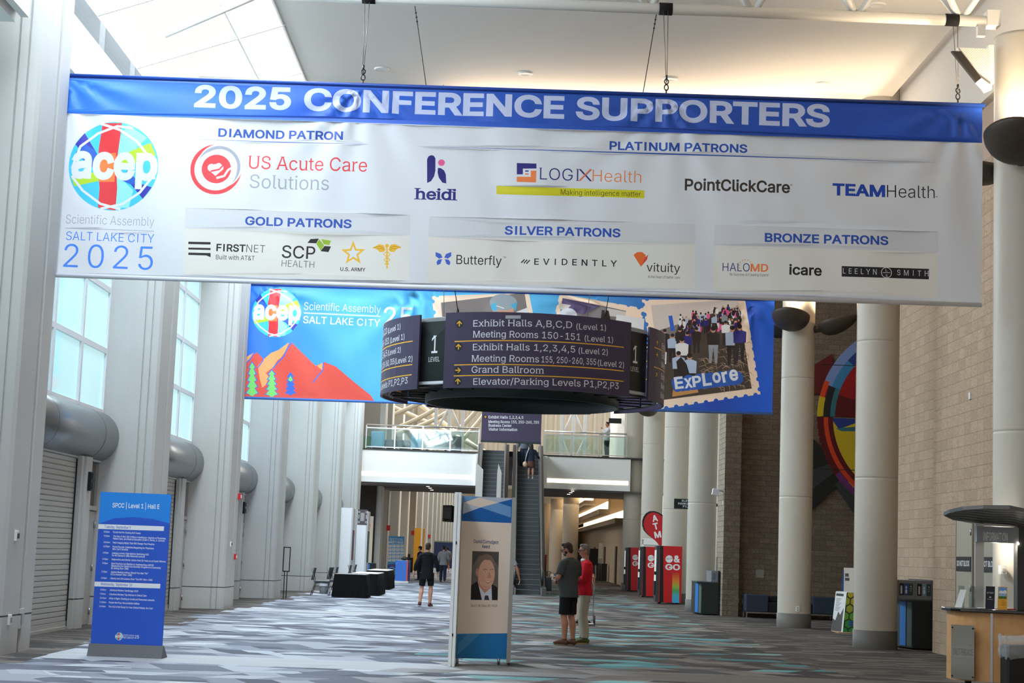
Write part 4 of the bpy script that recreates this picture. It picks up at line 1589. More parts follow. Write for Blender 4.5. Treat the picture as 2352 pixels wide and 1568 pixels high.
# recessed lights in the ceiling
for i, (px, py) in enumerate(((877, 158), (1207, 168), (1540, 180), (1888, 192), (2015, 11), (1640, 17))):
    p = on_floor(px, py, 11.2)
    b = MB(); b.lathe([(0.0, -0.012), (0.11, -0.012), (0.14, -0.03), (0.155, -0.006), (0.155, 0.0)], (0, 0, 0), 20)
    tag(b.build('ceiling_light', steel_white, loc=tuple(p)), ('small recessed ceiling light, %s in the row above the front banner' % ['leftmost', 'second from left', 'third from left', 'rightmost'][i]) if i < 4 else
        ('small recessed ceiling light above the truss, %s' % ('nearest the near column' if i == 4 else 'left of the other one')), 'ceiling light', 'recessed ceiling lights')

# ================================================================== round hanging directory
RC = np.array([0.30, 29.7]); RR = 2.47; RZ0, RZ1 = 4.24, 5.47


def on_ring(px, py, R=RR):
    v = ray(px, py)
    ox, oy = EYE[0] - RC[0], EYE[1] - RC[1]
    a = v[0] ** 2 + v[1] ** 2; b_ = 2 * (ox * v[0] + oy * v[1]); c = ox * ox + oy * oy - R * R
    t = (-b_ - math.sqrt(max(0.0, b_ * b_ - 4 * a * c))) / (2 * a)
    p = EYE + v * t
    return np.array([math.atan2(p[0] - RC[0], -(p[1] - RC[1])) * R, p[2]])


for nm, col in dict(sign_purple=(62, 52, 78), sign_white=(224, 224, 226), sign_yellow=(236, 176, 40), sign_dark=(28, 30, 34), sign_black=(20, 24, 24), sign_grey=(176, 178, 180)).items():
    INK[nm] = mat('print_' + nm, col, 0.45)
RN = ['sign_purple', 'sign_white', 'sign_yellow', 'sign_dark', 'sign_black', 'sign_grey']
ring = thing('directory_sign', 'large round purple directory sign of four curved panels hanging behind the front banner', 'sign', (RC[0], RC[1], RZ0))


def arrow(S, px, py, r, ang=0):
    S.disc('sign_dark', px, py, r, n=20)
    c, s = math.cos(ang), math.sin(ang)
    g = lambda x, y: (px + x * c - y * s, py + x * s + y * c)
    k = r / 10.0
    S.line('sign_yellow', [g(0, 6.5 * k), g(0, -5 * k)], 2.6 * k)
    S.line('sign_yellow', [g(-5.5 * k, 0.5 * k), g(0, -5.5 * k), g(5.5 * k, 0.5 * k)], 2.6 * k)


S = Sheet(RN, on_ring)
for s_, x0, y0, x1, y1, cp in (('Exhibit Halls A,B,C,D', 1087, 750, 1314, 753.5, 15), ('(Level 1)', 1324, 756, 1392, 759, 13),
                               ('Meeting Rooms 150-151', 1087, 775, 1333, 781.5, 15), ('(Level 1)', 1343, 783, 1408, 787, 13),
                               ('Exhibit Halls 1,2,3,4,5', 1086, 804.5, 1321, 809.5, 15), ('(Level 2)', 1329, 811, 1396, 815, 13),
                               ('Meeting Rooms', 1084, 830.5, 1238, 832, 15), ('155, 250-260, 355', 1244, 832, 1369, 838, 14), ('(Level 2)', 1373, 839, 1433, 844.5, 13),
                               ('Grand Ballroom', 1083, 856, 1248, 858, 15), ('Elevator/Parking Levels P1,P2,P3', 1087, 883.5, 1421, 893.5, 15)):
    S.text('sign_white', s_, x0, y0, x1, y1, cp, serif=True, bold=0.0)
for (x0, y0, xm, ym, x1, y1) in ((1044, 784, 1200, 783, 1433, 797.5), (1043, 838, 1200, 837.5, 1433, 852), (1042, 863, 1200, 862.5, 1432, 875.5)):
    a, c = on_ring(x0, y0), on_ring(x1, y1)
    S.P.line('sign_yellow', [(a[0] + (c[0] - a[0]) * q / 12, a[1] + (c[1] - a[1]) * q / 12) for q in range(13)], 0.016)
arrow(S, 1055, 743, 10); arrow(S, 1053, 796, 10); arrow(S, 1052, 850, 10, PI / 2); arrow(S, 1051.5, 875.5, 10)
S.pts('sign_grey', [(1161, 724), (1196, 724), (1196, 731.5), (1161, 731.5)])
uA, uB = on_ring(1020, 820)[0], on_ring(1448, 820)[0]
span = (uB - uA)


def curl(R, off):
    return lambda u, v: (R * math.sin(u / R + off), -R * math.cos(u / R + off), v - RZ0)


def panel(Pr, base, off, nm, R=RR, z0=RZ0, z1=RZ1, a=None, c=None):
    a = uA if a is None else a; c = uB if c is None else c
    p = Pr.build(nm, base, a, z0, c, z1, curl(R, off), INK, parent=ring, grid=(0.09, 1.3))
    md = p.modifiers.new('thickness', 'SOLIDIFY'); md.thickness = 0.035; md.offset = -1
    md.use_rim = True
    return p


panel(S.P, 'sign_purple', 0.0, 'sign_panel')
panel(S.P, 'sign_purple', -PI / 2, 'sign_panel')
S2 = Sheet(RN, lambda px, py: on_ring(px, py))
P2 = S2.P
row = lambda y: on_ring(1087, y)
z1l = [5.28, 5.12, 4.96, 4.76, 4.60, 4.44]
for s_, zz, w in zip(('Exhibit Halls A,B,C,D', 'Exhibit Halls 1,2,3,4,5', 'Meeting Rooms 155', 'Exhibit Halls', 'Meeting Rooms', 'Business Center'), z1l, (1.7, 1.75, 1.5, 1.0, 1.15, 1.25)):
    P2.text('sign_white', s_, (uA + 0.62, zz - 0.10), (uA + 0.62 + w, zz - 0.10), 0.10, serif=True)
for zz in (5.15, 4.82):
    P2.line('sign_yellow', [(uA + 0.2 + (span - 0.4) * q / 12, zz) for q in range(13)], 0.016)
for zz, an in ((5.24, 0), (5.04, PI / 2), (4.70, PI / 4)):
    k = Print(RN)
    P2.disc('sign_dark', uA + 0.33, zz, 0.075, n=20)
    c_, s_ = math.cos(-an), math.sin(-an)
    g = lambda x, y: (uA + 0.33 + x * c_ - y * s_, zz + x * s_ + y * c_)
    P2.line('sign_yellow', [g(0, -0.045), g(0, 0.035)], 0.018)
    P2.line('sign_yellow', [g(-0.04, 0.0), g(0, 0.04), g(0.04, 0.0)], 0.018)
panel(P2, 'sign_purple', PI / 2, 'sign_panel')
panel(P2, 'sign_purple', PI, 'sign_panel')
R2 = RR - 0.10
g0 = (PI / 2 - span / RR) * R2 / 2 + 0.09
for k in range(4):
    Pk = Print(RN)
    Pk.rect('sign_grey', -g0, RZ1 - 0.11, g0, RZ1 - 0.05); Pk.rect('sign_grey', -g0, RZ0 + 0.08, g0, RZ0 + 0.13)
    Pk.text('sign_white', '1', (-0.075, 4.83), (0.055, 4.83), 0.29, serif=True, bold=0.004)
    Pk.text('sign_white', 'LEVEL', (-0.13, 4.69), (0.11, 4.69), 0.075, serif=True, bold=0.0)
    panel(Pk, 'sign_black', (uA + uB) / 2 / RR + PI / 4 + k * PI / 2, 'level_panel', R2, RZ0 + 0.08, RZ1 - 0.05, -g0, g0)
b = MB()
b.lathe([(1.69, -0.07), (1.69, 0.38), (1.65, 0.38), (1.65, -0.07), (1.69, -0.07)], (0, 0, 0), 64)
b.lathe([(1.65, 0.2), (0.0, 0.2)], (0, 0, 0), 64)
b.build('drum', mat('drum_green_black', (30, 44, 42), 0.4), ring)
b = MB()
for zz in (0.06, RZ1 - RZ0 - 0.12):
    b.lathe([(2.30, zz - 0.02), (2.34, zz - 0.02), (2.34, zz + 0.02), (2.30, zz + 0.02), (2.30, zz - 0.02)], (0, 0, 0), 64)
    for k in range(24):
        a = 2 * PI * k / 24
        b.tube([(1.68 * math.cos(a), 1.68 * math.sin(a), zz), (2.32 * math.cos(a + 0.1), 2.32 * math.sin(a + 0.1), zz)], 0.014, 6)
for k in range(16):
    a = 2 * PI * k / 16
    b.tube([(2.32 * math.cos(a), 2.32 * math.sin(a), 0.06), (2.32 * math.cos(a), 2.32 * math.sin(a), RZ1 - RZ0 - 0.12)], 0.014, 6)
b.build('frame', black_metal, ring)
dw = mat('dark_wire', (60, 56, 52), 0.5, 0.5)
for (px0, py0, px1, py1) in ((953, 14, 1053, 724), (1508, 30, 1390, 727)):
    a = at_y(px0, py0, 25.0); c = at_y(px1, py1, 27.9)
    b = MB(); o = np.array([RC[0], RC[1], RZ0])
    b.tube([tuple(a - o), tuple(c - o)], 0.007, 6)
    for q in range(3):
        b.ball(tuple((a + (c - a) * (0.02 + 0.013 * q)) - o), 0.016, 8, 6)
    b.ball(tuple(a + (c - a) * 0.985 - o), (0.02, 0.02, 0.05), 8, 6)
    b.build('suspension_cable', dw, ring)
for px, py in ((1023, 724), (1345, 728)):
    c = at_y(px, py, 31.4)
    b = MB(); b.tube([(c[0] - RC[0], 31.4 - RC[1], RZ1 - RZ0 - 0.1), (c[0] * 1.3 - RC[0], 34.3 - RC[1], 6.9)], 0.006, 6)
    b.build('suspension_cable', mat('steel_wire', (120, 112, 104), 0.4, 0.6), ring)

# purple sign above the escalators
SY = 67.0
f = plane_px(SY, 0.3, 5.97)
S = Sheet(RN, f)
for s_, y in (('Exhibit Halls 1,2,3,4,5', 961), ('Meeting Rooms 155, 250-260, 355', 971.5), ('Business Center', 980), ('Visitor Information', 989)):
    w = {'Exhibit Halls 1,2,3,4,5': 80, 'Meeting Rooms 155, 250-260, 355': 116, 'Business Center': 53, 'Visitor Information': 66}[s_]
    S.text('sign_white', s_, 1122, y - 0.6, 1122 + w, y - 0.6 + w * 0.016, 6.3, serif=True, bold=0.012)
arrow(S, 1115, 957.5, 4.5)
hs = thing('hanging_sign', 'flat purple sign hanging over the escalators listing meeting rooms and visitor information', 'sign', (0.3, SY, 5.97))
S.P.build('sign_panel', 'sign_purple', -1.16, -0.02, 1.17, 1.25, lambda u, v: (u, 0, v), INK, parent=hs, grid=None)
b = MB(); b.box(-1.17, 1.18, 0.005, 0.12, -0.03, 1.26); b.build('sign_box', INK['sign_black'], hs)
b = MB(); b.box(-1.18, 1.19, -0.01, 0.13, -0.09, -0.02); b.build('bottom_rail', mat('sign_rail', (30, 44, 42), 0.4), hs)
for x in (-0.9, 0.9):
    b = MB(); b.tube([(x, 0.06, 1.2), (x, 0.06, 12.6 - 5.97)], 0.01, 6); b.build('suspension_rod', dw, hs)
# posts between escalators carrying it
# small round directory below the mezzanine
sr = thing('directory_sign', 'small round black directory sign hanging below the mezzanine', 'sign', (-2.25, 91.0, 3.1))
for k in range(4):
    Pk = Print(RN)
    for q in range(5):
        Pk.rect('sign_yellow', -0.42, 0.2 + q * 0.13, -0.34, 0.26 + q * 0.13)
    for q in range(6):
        Pk.rect('sign_dark', -0.22, 0.16 + q * 0.11, 0.42, 0.19 + q * 0.11)
    R = 0.82
    p = Pk.build('sign_panel', 'sign_black', -0.5, 0.0, 0.5, 0.86, (lambda off: lambda u, v: (R * math.sin(u / R + off), -R * math.cos(u / R + off), v))(-0.95 + PI / 2 + k * PI / 2), INK, parent=sr, grid=(0.1, 1))
    Pk = Print(RN)
    Pk.text('sign_white', '1', (-0.03, 0.34), (0.03, 0.34), 0.2, serif=True, bold=0.01)
    Pk.text('sign_white', 'LEVEL', (-0.06, 0.26), (0.06, 0.26), 0.04)
    Pk.build('level_panel', 'sign_black', -0.2, 0.06, 0.2, 0.78, (lambda off: lambda u, v: (0.76 * math.sin(u / 0.76 + off), -0.76 * math.cos(u / 0.76 + off), v))(-0.95 + PI / 4 + k * PI / 2), INK, parent=sr, grid=(0.1, 1))
b = MB(); b.tube([(0, 0, 0.5), (0, 0, 1.56)], 0.03, 8); b.lathe([(0.0, 0.5), (0.7, 0.5)], (0, 0, 0), 24); b.build('stem', black_metal, sr)

# elevator sign between the inner columns
f = plane_px(58.0, 5.87, 3.30)
S = Sheet(RN, f)
for s_, y, x0, x1 in (('ELEVATOR', 1152.5, 1566, 1605), ('PARKING LEVELS', 1159, 1557.5, 1618), ('P1,P2,P3', 1165.5, 1568.5, 1602)):
    S.text('sign_white', s_, x0, y - 1, x1, y - 1 + (x1 - x0) * 0.03, 4.2, serif=True, bold=0.014)
es = thing('hanging_sign', 'small dark elevator and parking levels sign between two inner columns', 'sign', (5.87, 58.0, 3.30))
S.P.build('sign_panel', 'sign_black', 0.0, 0.0, 1.35, 0.34, lambda u, v: (u, 0, v), INK, parent=es)
b = MB(); b.box(0, 1.35, 0.004, 0.06, 0, 0.34); b.box(1.3, 2.1, 0.01, 0.05, 0.12, 0.22); b.build('sign_box', INK['sign_black'], es)

# ================================================================== free standing award board
for nm, col in dict(board_cream=(236, 220, 204), board_blue=(24, 100, 176), board_light=(112, 160, 212), board_pale=(190, 198, 214), board_sky=(28, 124, 192), board_sky2=(70, 146, 204),
                    board_text=(40, 60, 120), board_black=(24, 22, 24), board_skin=(222, 170, 146), board_skin2=(200, 146, 122), board_hair=(132, 112, 98), board_bg=(84, 78, 74), board_bg2=(110, 104, 98),
                    board_shirt=(214, 220, 232), board_tie=(58, 56, 66), board_lip=(160, 84, 76), board_tooth=(236, 226, 216), panel_sky=(34, 140, 236), panel_blue=(42, 92, 206), panel_white=(240, 243, 248)).items():
    INK[nm] = mat('print_' + nm, col, 0.5)
BN = [n for n in INK if n.startswith('board_')]
XL, YL, XR, YR = -0.565, 25.18, 0.168, 25.40
Lw = math.hypot(XR - XL, YR - YL)


def fb(px, py):
    v = ray(px, py)
    dx, dy = XR - XL, YR - YL
    # intersection with the vertical panel plane
    A = np.array([[v[0], -dx], [v[1], -dy]])
    t, s = np.linalg.solve(A, np.array([XL, YL]) - EYE[:2] * 0)
    return np.array([s * Lw, 1.64 + v[2] * t])


S = Sheet(BN, fb)
S.pts('board_blue', [(1060, 1136), (1178, 1140), (1176, 1201), (1058, 1196)])
S.pts('board_light', [(1060, 1136), (1104, 1139), (1062, 1154)])
S.pts('board_pale', [(1104, 1138), (1064, 1154), (1063, 1180), (1104, 1165), (1144, 1154), (1176, 1146), (1176, 1140)])
S.pts('board_cream', [(1099, 1142), (1145, 1154), (1104, 1165), (1064, 1154)])
S.pts('board_light', [(1104, 1165), (1144, 1154), (1174, 1164), (1173, 1188)])
S.pts('board_sky', [(1045, 1455), (1170, 1454), (1168, 1520), (1040, 1520)])
S.pts('board_sky2', [(1053, 1477), (1074, 1456), (1102, 1456), (1050, 1504)])
S.text('board_text', 'Council Curmudgeon', 1087.5, 1246.5, 1145, 1249, 8.3, bold=0.024)
S.text('board_text', 'Award', 1107, 1258.5, 1125, 1259, 8.3, bold=0.024)
S.text('board_black', 'David S. McClellan, MD, FACEP', 1081.5, 1393, 1142, 1394, 6)
# portrait photograph on the board: a smiling man in a dark suit
S.pts('board_bg', [(1085, 1265), (1146, 1267), (1143, 1378), (1081, 1377)])
S.pts('board_bg2', [(1085, 1300), (1100, 1275), (1125, 1275), (1145, 1300), (1144, 1350), (1083, 1350)])
S.pts('board_black', [(1081, 1377), (1082, 1344), (1096, 1334), (1134, 1343), (1143, 1349), (1143, 1378)])
S.pts('board_shirt', [(1097, 1334), (1129, 1346), (1130, 1377.5), (1107, 1377.5)])
S.pts('board_tie', [(1114, 1367), (1121, 1367), (1124, 1377.5), (1112, 1377.5)])
S.pts('board_skin2', [(1097, 1320), (1128, 1330), (1127, 1350), (1113, 1362), (1099, 1344)])
S.disc('board_hair', 1116.5, 1292, 20, 20)
S.disc('board_skin2', 1096, 1313, 3.6, 9)
S.P.text
S.disc('board_skin', 1117.5, 1318, 20, 34, n=36)
S.pts('board_hair', [(1096, 1306), (1097, 1286), (1106, 1277), (1120, 1276), (1132, 1282), (1136, 1296), (1126, 1286), (1112, 1285), (1102, 1292), (1100, 1306)])
S.line('board_skin2', [(1106, 1344), (1118, 1349.5), (1129, 1345)], [0.5, 2.2, 0.5])
S.line('board_skin2', [(1108, 1325), (1110, 1332), (1108, 1336)], 0.9)
S.line('board_skin2', [(1133, 1326), (1134, 1331), (1133, 1335)], 0.9)
for ex in (1114.5, 1130):
    S.disc('board_tooth', ex, 1313, 3.0, 1.2); S.disc('board_hair', ex + 0.2, 1313, 1.4, 1.3)
    S.line('board_hair', [(ex - 5, 1308.5), (ex, 1306.5), (ex + 4.5, 1308)], 1.8)
S.pts('board_skin2', [(1123, 1313), (1125, 1313), (1129, 1325), (1126, 1328), (1118, 1327), (1120, 1324)])
S.line('board_lip', [(1112, 1333), (1120, 1337.5), (1131, 1334)], [0.5, 4.2, 0.5])
S.line('board_tooth', [(1114, 1334), (1120, 1336.4), (1129, 1334.6)], [0.3, 2.0, 0.3])
bd = thing('display_board', 'tall cream and blue award board with a framed portrait, standing in mid hall', 'sign', (XL, YL, 0))
an = math.atan2(YR - YL, XR - XL)
S.P.build('printed_face', 'board_cream', 0.0, 0.08, Lw, 2.43, lambda u, v: (u * math.cos(an), u * math.sin(an), v), INK, parent=bd)
b = MB(); b.cbox((Lw / 2 * math.cos(an) - 0.03 * math.sin(an) * -1 * -1, Lw / 2 * math.sin(an) + 0.028, 1.255), (Lw, 0.05, 2.35), 0, Matrix.Rotation(an, 3, 'Z'))
b.build('panel_core', mat('board_edge_grey', (150, 146, 140), 0.5), bd)
b = MB(); b.box(-0.098, -0.054, -0.62, 0.06, 0.0, 2.46); b.box(-0.046, -0.004, -0.62, 0.06, 0.0, 2.46); b.box(-0.06, -0.03, -0.6, 0.05, 0.01, 2.44)
post = b.build('side_post', mat('board_white', (226, 228, 228), 0.45), bd)
for zz in (1.72, 0.42):
    b = MB(); b.box(-0.058, -0.04, -0.63, -0.6, zz, zz + 0.04); b.build('catch', black, post)
b = MB(); b.box(Lw * math.cos(an) + 0.002, Lw * math.cos(an) + 0.06, 0.17, 0.72, 0.03, 2.44)
b.build('side_post', mat('board_edge_grey', (150, 146, 140), 0.5), bd)
for x, y in ((0.02, 0.03), (0.62, 0.2)):
    b = MB(); b.tube([(x, y, 0), (x, y, 0.09)], 0.02, 8); b.build('foot', alu, bd)

# ================================================================== blue session schedule stand
f = plane_px(24.0, -5.6, 0.0)
PN = ['panel_sky', 'panel_blue', 'panel_white'] + [n for n in INK if n in ('white', 'cyan', 'sky', 'leaf', 'deep', 'blue', 'red', 'orange')]
S = Sheet(PN, f)
S.pts('panel_sky', [(215, 1120), (400, 1125), (398, 1202), (350, 1191), (305, 1187), (262, 1190), (220, 1202)])
S.text('panel_white', 'SPCC | Level 1 | Hall E', 258, 1165, 366, 1168.5, 10.6, bold=0.02)
SLP = 0.044
for (x0, x1, y0) in ((225, 377, 1203), (216, 368.5, 1335)):
    S.pts('panel_white', [(x0, y0), (x1, y0 + (x1 - x0) * 0.036), (x1 - 1, y0 + (x1 - x0) * 0.036 + 10.5), (x0 - 1, y0 + 11)])
S.text('panel_blue', 'Tuesday, September 9', 240, 1212, 300, 1214.5, 6.4, bold=0.012)
S.text('panel_blue', 'Wednesday, September 10', 231, 1343.5, 303, 1346.5, 6.4, bold=0.012)
for tm, y, lines in (('8:00am', 1223.5, [('Puzzle the Pro: Dueling ECG Cases', 260, 323)]),
                     ('9:00am', 1233, [('The Rise of Anti-DEI Politics in Healthcare: Impacts on Physicians,', 260, 381), ('Patient Care, and Medical Education (Colin C. Rorrie, Jr. Lecture)', 259.5, 378)]),
                     ('10:00am', 1247.5, [('Fatal Imaging Myths That Will Change Your Practice', 259, 354.5)]),
                     ('12:30pm', 1257, [('Power Rounds: Collective Bargaining for Physicians', 258.5, 353.5), ("Who Can't Unionize", 258, 294)]),
                     ('1:00pm', 1271.5, [("Leaving Levine's Sign Behind: Rethinking ACS", 257.5, 341.5), ('for All (James D. Mills Memorial Lecture)', 257, 332.5)]),
                     ('2:00pm', 1286, [('Malpractice and Stroke: Advice from 20 Years as an Expert Witness', 256.5, 380.5)]),
                     ('3:00pm', 1295.5, [('Best Practices and Barriers to Implementing a MOUD', 256, 353), ('(Medication for Opioid Use Disorder) Program in a Community', 255.5, 369.5), ('ED Setting (Non-CME)', 255, 295)]),
                     ('3:30pm', 1315, [('Against Medical Advice: Should You take "No"', 254.5, 340), ('for an Answer? (Non-CME)', 254, 303)]),
                     ('4:00pm', 1329.5, [('Literary and Life Lessons from "The Pitt" (Non-CME)', 253.5, 350)]),
                     ('8:00am', 1356.5, [('Literature Review: Cardiology 2025', 252, 317)]), ('9:00am', 1366, [('Literature Review: Top Articles in Critical Care', 251, 336.5)]),
                     ('10:00am', 1375.5, [('Write It Right: Charting to Avoid and Overcome Lawsuits', 250.5, 354.5)]), ('11:00am', 1385, [('Puzzle the Pros: Resuscitation Edition', 250, 320)]),
                     ('12:00pm', 1394.5, [('The ICU is Not Ready for Your Critical Patient, Are You?', 249, 351)])):
    xt = lines[0][1] - 21.5
    S.text('panel_white', tm, xt, y - 1, xt + (13 if len(tm) == 6 else 15), y - 0.4, 4.0, bold=0.012, res=1)
    for q, (s_, x0, x1) in enumerate(lines):
        S.text('panel_white', s_, x0, y + 5.4 * q, x1, y + 5.4 * q + (x1 - x0) * SLP, 4.2, bold=0.016, res=1)
acep_globe(S, 273.5, 1461, 9.3)
S.text('panel_white', 'Scientific Assembly', 283, 1459, 308, 1460, 3.0, res=1)
S.line('panel_white', [(283, 1461), (308, 1462)], 0.5)
S.text('panel_white', 'SALT LAKE CITY', 283, 1465.5, 308, 1466.5, 3.0, res=1, bold=0.02)
S.text('panel_white', '25', 309.5, 1465.5, 319, 1466, 7.5, bold=0.01)
ss = thing('schedule_sign', 'tall blue session schedule panel on a dark wedge base by the left shutter', 'sign', (-5.6, 24.0, 0))
S.P.build('printed_panel', 'panel_blue', 0.0, 0.14, 0.99, 2.26, lambda u, v: (u, 0, v), INK, parent=ss)
b = MB(); b.box(0, 0.99, 0.004, 0.03, 0.12, 2.26); b.build('panel_back', mat('panel_back_blue', (40, 70, 150), 0.5), ss)
b = MB(); b.prism([(-0.10, 0.0), (0.32, 0.0), (0.03, 0.17), (-0.01, 0.17)], -0.02, 1.01, axis='x')
b.build('wedge_base', mat('wedge_grey', (86, 86, 90), 0.5), ss)
# ================================================================== escalators
E_Y0, E_Y1, E_Z1 = 67.6, 79.9, 6.3
SL = E_Z1 / (E_Y1 - E_Y0)
step_m = mat('escalator_step', (84, 88, 90), 0.5, 0.4)
step_edge = mat('step_edge', (122, 126, 128), 0.5, 0.4)
skirt = mat('escalator_skirt', (150, 154, 156), 0.3, 0.8)
rubber = mat('handrail_rubber', (24, 24, 26), 0.45)
clad = mat('escalator_cladding', (96, 92, 88), 0.35, 0.5)


def escalator(x0, x1, label):
    t = thing('escalator', label, 'escalator', ((x0 + x1) / 2, E_Y0, 0))
    w = (x1 - x0) / 2
    n = 32
    rise = E_Z1 / n
    run = (E_Y1 - E_Y0) / n
    b = MB()
    b.box(-w, w, 0, run, 0, rise - 0.012, 0)
    for q in range(14):
        xx = -w + (2 * w) * (q + 0.5) / 14
        b.box(xx - 0.012, xx + 0.012, -0.012, 0, 0.01, rise - 0.02, 0)
    b.box(-w, w, -0.02, 0.03, rise - 0.02, rise, 1)
    st = b.build('step', [step_m, step_edge], t)
    for k in range(1, n):
        c = st.copy(); COL.objects.link(c); c.parent = t; c.location = (0, k * run, k * rise)
    b = MB(); b.box(-w, w, -1.2, 0.0, 0.0, 0.012); b.build('landing_plate', skirt, t)
    for sg in (-1, 1):
        xs, xe = sg * w, sg * (w + 0.05)
        y1, z1 = E_Y1 - E_Y0, E_Z1
        a, c = min(xs, xe), max(xs, xe)
        b = MB()
        b.prism([(-1.1, 0.0), (y1 + .6, z1 - 0.4), (y1 + .6, z1 + 0.28), (y1, z1 + 0.28), (0.2, 0.34), (-1.1, 0.28)], a, c, axis='x')
        b.build('skirt_panel', skirt, t)
        a2, c2 = (xe, xe + 0.17) if sg > 0 else (xe - 0.17, xe)
        b = MB()
        b.prism([(-1.1, 0.0), (y1 + .6, z1 - 0.9), (y1 + .6, z1 + 0.32), (y1, z1 + 0.32), (0.2, 0.36), (-1.1, 0.30)], a2, c2, axis='x')
        b.build('cladding', clad, t)
        xm = sg * (w + 0.05)
        b = MB()
        b.prism([(-0.9, 0.3), (0.2, 0.32), (y1, z1 + 0.28), (y1 + 0.5, z1 + 0.28), (y1 + 0.5, z1 + 0.9), (y1, z1 + 0.9), (0.2, 0.92), (-0.7, 0.86), (-0.95, 0.6)], xm - 0.008, xm + 0.008, axis='x')
        b.build('balustrade_glass', glass('balustrade_tint', (120, 130, 132), 0.10, 0.08), t)
        b = MB()
        path = [(xm, -0.9, 0.4), (xm, -1.03, 0.62), (xm, -0.9, 0.86), (xm, -0.6, 0.94), (xm, 0.2, 0.96), (xm, y1, z1 + 0.95), (xm, y1 + 0.6, z1 + 0.95)]
        b.tube(path, [(0.035, 0.045)] * len(path), 10)
        b.build('handrail', rubber, t)
    b = MB(); b.prism([(0.6, 0.0), (12.3, E_Z1 - 0.9), (12.3, E_Z1 - 0.3), (0.2, -0.05)], -w - 0.2, w + 0.2, axis='x') if False else b.box(-w - 0.2, w + 0.2, 0.4, 0.5, 0.0, 0.1)
    b.build('truss_casing', clad, t)
    return t


escalator(0.70, 1.66, 'right-hand escalator carrying two people up to the mezzanine')
escalator(-0.92, 0.08, 'left-hand empty escalator partly hidden behind the award board')
for pp, lab in (([(1094, 1062), (1110, 1078), (1107, 1146), (1092, 1146)], 'pale metal guard fin left of the left-hand escalator'), ([(1145, 1064), (1152, 1085), (1151, 1146), (1140, 1146), (1142, 1085)], 'pointed pale metal guard fin in front of the left-hand escalator')):
    q = [at_y(x, y, 66.2) for x, y in pp]
    b = MB(); z0 = 0
    low = [(p[0], p[2]) for p in q]
    low[-1 if len(low) == 4 else 3] = (low[-1 if len(low) == 4 else 3][0], 0.0)
    low[2] = (low[2][0], 0.0)
    b.prism([(x - q[0][0], z) for x, z in low], 0.0, 0.05, axis='y')
    tag(b.build('guard_fin', mat('guard_metal', (196, 192, 184), 0.35, 0.5), loc=(q[0][0], 66.2, 0)), lab, 'guard panel')

# ================================================================== mezzanine railing and lounge
def railing(x0, posts, x1, y, z, label):
    t = thing('glass_railing', label, 'railing', (x0, y, z))
    for px in posts:
        b = MB(); b.box(px - x0 - 0.03, px - x0 + 0.03, -0.03, 0.03, 0, 1.12); b.build('post', chrome, t)
    for a, c in zip(posts[:-1], posts[1:]):
        b = MB(); b.box(a - x0 + 0.04, c - x0 - 0.04, -0.008, 0.008, 0.12, 0.98); b.build('glass_panel', glass('rail_glass', (226, 240, 238), 0.10, 0.02), t)
    b = MB(); b.tube([(posts[0] - x0, 0, 1.15), (posts[-1] - x0, 0, 1.15)], 0.035, 10); b.build('handrail', chrome, t)
    for zz in (1.0, 0.08):
        b = MB(); b.box(posts[0] - x0, posts[-1] - x0, -0.02, 0.02, zz - 0.025, zz + 0.025); b.build('rail', chrome, t)
    return t


PX = lambda px, py, Y: at_y(px, py, Y)[0]
railing(-6.6, [PX(p, 1005, YM + .2) for p in (841, 907, 971, 1034, 1100)], -1.3, YM + 0.2, 6.36, 'glass balustrade on the mezzanine edge left of the escalators')
railing(2.0, [PX(p, 1010, YM + .2) for p in (1250, 1314, 1377, 1440)], 6.0, YM + 0.2, 6.36, 'glass balustrade on the mezzanine edge right of the escalators')
blue_f = mat('light_blue_fabric', (122, 172, 200), 0.8)
grey_f = mat('slate_fabric', (84, 92, 98), 0.8)
for px0, px1, h, mm, nm, lab, cat, dy in ((852, 883, 0.86, blue_f, 'lounge_chair', 'light blue square lounge chair at the left end of the mezzanine', 'armchair', 0.6), (884, 912, 0.5, grey_f, 'ottoman', 'low slate ottoman beside the left blue lounge chair upstairs', 'ottoman', 0.8),
                                      (914, 942, 0.5, grey_f, 'ottoman', 'low slate ottoman beside the right blue lounge chair upstairs', 'ottoman', 0.8), (944, 969, 0.84, blue_f, 'lounge_chair', 'light blue square lounge chair next to the dark screen upstairs', 'armchair', 0.6)):
    a, c = PX(px0, 1010, YM + dy), PX(px1, 1010, YM + dy)
    w = c - a
    t = thing(nm, lab, cat, ((a + c) / 2, YM + dy + 0.4, 6.36))
    if h > 0.6:
        b = MB(); b.box(-w / 2, w / 2, -0.38, -0.18, 0.08, h); b.build('backrest', mm, t, bevel=0.04)
        b = MB(); b.box(-w / 2, w / 2, -0.18, 0.4, 0.08, 0.44); b.build('seat', mm, t, bevel=0.04)
    else:
        b = MB(); b.box(-w / 2, w / 2, -0.35, 0.35, 0.08, h); b.build('seat', mm, t, bevel=0.05)
    for sx in (-1, 1):
        for sy in (-1, 1):
            b = MB(); b.box(sx * (w / 2 - 0.06) - 0.02, sx * (w / 2 - 0.06) + 0.02, sy * 0.3 - 0.02, sy * 0.3 + 0.02, 0, 0.09); b.build('leg', alu, t)
a, c = PX(974, 1010, 83.4), PX(1033, 1010, 83.4)
t = thing('presentation_screen', 'dark glossy screen panel standing behind the left mezzanine railing', 'screen', ((a + c) / 2, 83.4, 6.36))
b = MB(); b.box(a - (a + c) / 2, c - (a + c) / 2, 0, 0.06, 0.1, 0.86); b.build('screen', mat('dark_gloss', (48, 56, 60), 0.08, spec=0.8), t)
b = MB(); b.box(-0.5, -0.4, -0.1, 0.2, 0, 0.12); b.box(0.4, 0.5, -0.1, 0.2, 0, 0.12); b.build('foot', black, t)
